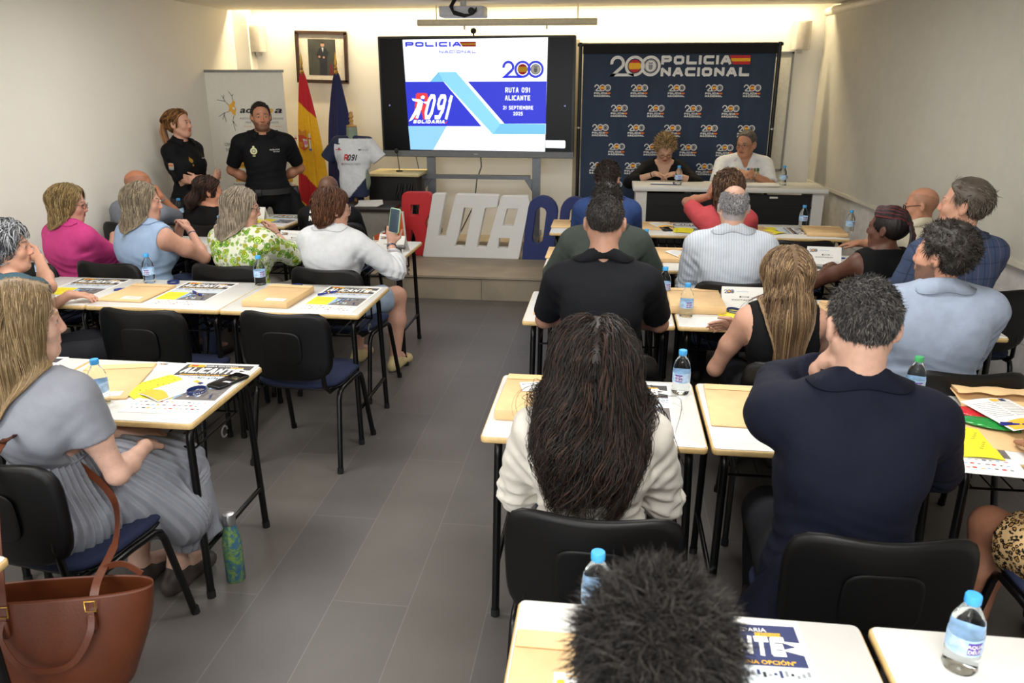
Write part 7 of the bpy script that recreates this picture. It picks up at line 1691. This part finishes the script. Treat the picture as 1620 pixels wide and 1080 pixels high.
# open bucket shape: rings from the base to the mouth
def ring(z, wx, wy, n=40, p=2.6, dz=0):
    o = []
    for q in range(n):
        a = 2*PI*q/n; r_ = (abs(math.cos(a))**p+abs(math.sin(a))**p)**(-1/p); x = wx*r_*math.cos(a); o.append((x, wy*r_*math.sin(a), z+dz*(x/wx)**2-.012*math.cos(a*2)*(dz > 0)))
    return o
lv = [(.17, .165, .075, 0), (.175, .172, .080, 0), (.25, .20, .088, 0), (.34, .238, .084, 0), (.43, .262, .070, .008), (.495, .272, .054, .022), (.495, .268, .050, .022), (.43, .258, .066, .008), (.25, .196, .084, 0), (.18, .165, .07, 0)]
V = []; 
for (z, wx, wy, dz) in lv: V += ring(z, wx, wy, dz=dz)
n = 40; fs = [(l*n+q, l*n+(q+1) % n, (l+1)*n+(q+1) % n, (l+1)*n+q) for l in range(len(lv)-1) for q in range(n)]+[tuple(range(n-1, -1, -1)), tuple(range((len(lv)-1)*n, len(lv)*n))]
b = MB(); b.add(V, fs, TAN, True); bb = b.build('leather_body', tb)
md = bb.modifiers.new('s', 'SUBSURF'); md.levels = 1; md.render_levels = 1
def strap(pts, w, name):
    b = MB(); P_ = []
    K = len(pts)
    for i in range((K-1)*6+1):
        k, t_ = min(i//6, K-2), (i-6*min(i//6, K-2))/6
        p_ = [Vector(pts[max(0, min(K-1, k+d))]) for d in (-1, 0, 1, 2)]
        P_.append(.5*((2*p_[1])+(-p_[0]+p_[2])*t_+(2*p_[0]-5*p_[1]+4*p_[2]-p_[3])*t_*t_+(-p_[0]+3*p_[1]-3*p_[2]+p_[3])*t_**3))
    vs = []; fs = []
    for i, p_ in enumerate(P_):
        tg = (P_[min(i+1, len(P_)-1)]-P_[max(i-1, 0)]).normalized(); sd = tg.cross(Vector((0, 1, 0))); sd = sd.normalized() if sd.length > .2 else Vector((1, 0, 0)); nn = sd.cross(tg)
        for (a, c_) in ((-1, -1), (1, -1), (1, 1), (-1, 1)): vs.append(p_+sd*a*w/2+nn*c_*.0018)
    for i in range(len(P_)-1):
        for l in range(4): fs.append((i*4+l, i*4+(l+1) % 4, (i+1)*4+(l+1) % 4, (i+1)*4+l))
    b.add([tuple(v) for v in vs], fs, TAN, False); return b.build(name, tb)
strap([(-.11, -.070, .46), (-.12, -.03, .56), (-.16, .10, .74), (-.175, .16, .83), (-.17, .25, .865), (-.14, .33, .82), (-.02, .36, .70), (.07, .32, .60), (.12, .16, .55), (.12, .0, .52), (.12, -.066, .46)], .024, 'shoulder_strap')
strap([(-.11, -.072, .47), (-.115, -.100, .42), (-.07, -.118, .34), (.0, -.120, .32), (.07, -.118, .34), (.12, -.100, .42), (.12, -.072, .47)], .018, 'handle'); strap([(.10, .045, .50), (.13, .05, .53), (.18, .045, .54), (.23, .035, .51)], .018, 'handle')
for x in (-.11, .12):
    b = MB(); b.tube([(x-.014, -.074, .47), (x+.014, -.074, .47), (x+.014, -.070, .50), (x-.014, -.070, .50)], .0022, GOLD, 6, closed=True); b.build('buckle', tb); b = MB(); b.rbox((x, -.080, .435), (.026, .004, .06), TAN, r=.012, axis=1); b.build('strap_tab', tb)
# bags under the second left row, clutch on the seat
t = thing('backpack', 'dark bag with a teal cloth and a light blue charm under the desk', 'bag', (-2.72, 4.15, .0), .3); f = SDF(); f.ell((0, 0, .24), (.17, .11, .22), k=.05); f.ell((0, -.08, .15), (.13, .06, .11), k=.05)
V, F = surface(lambda q, c, r: np.maximum(f.ev(q)+wav(q, 25, 2)*.006, .012-q[:, 2]), (-.2, -.2, 0), (.2, .15, .5), .012); fast_mesh('bag_body', V, F, mat('bag_black', '#121316', .7), t)
f2 = SDF(); f2.cap((.06, -.12, .30), (.20, -.14, .22), .035, .03, k=.03); f2.cap((.18, -.14, .22), (.27, -.13, .26), .028, .016, k=.03); lo, hi = f2.bounds(); V, F = surface(lambda q, c, r: f2.ev(q)+wav(q, 60, 2)*.006, lo, hi, .008); fast_mesh('teal_cloth', V, F, mat('cloth_teal', '#35606a', .8), t)
b = MB(); b.tube([(.30, -.14, .42), (.31, -.15, .34)], .003, BLKP, 6); b.rbox((.31, -.15, .315), (.035, .012, .045), mat('charm_blue', '#5fb3d8', .4), r=.01, axis=1); b.build('charm', t)
t = thing('handbag', 'small patterned handbag on the seat behind the woman in floral', 'bag', (-1.98, 4.83, .47), -.3); f = SDF(); f.ell((0, 0, .08), (.08, .05, .085), k=.03); V, F = surface(lambda q, c, r: np.maximum(f.ev(q), .002-q[:, 2]), (-.1, -.08, 0), (.1, .08, .18), .007); fast_mesh('bag_body', V, F, mat('bag_brown', '#6a4a30', .6, var=.5, vscale=60), t); b = MB(); b.tube([(-.05, 0, .14), (-.03, 0, .19), (.03, 0, .19), (.05, 0, .14)], .005, BLKP, 6); b.build('handle', t)
t = thing('cable', 'black power cable lying on the stage behind the letters', 'cable', (-1.75, 8.05, .222)); b = MB(); b.tube([(0, 0, .006), (.08, -.05, .006), (.20, .0, .006), (.30, .06, .006), (.45, .02, .006)], .005, BLKP, 6); b.rbox((0, 0, .03), (.09, .07, .06), BLKP, r=.01); b.build('cable_body', t)
t = thing('wall_cable', 'thin black cable hanging on the wall left of the television', 'cable', (-2.18, 8.84, .8)); b = MB(); b.tube([(0, 0, .35), (.03, 0, .2), (.06, 0, .0), (.06, 0, -.2), (.05, 0, -.45)], .004, BLKP, 6); b.build('cable_body', t)
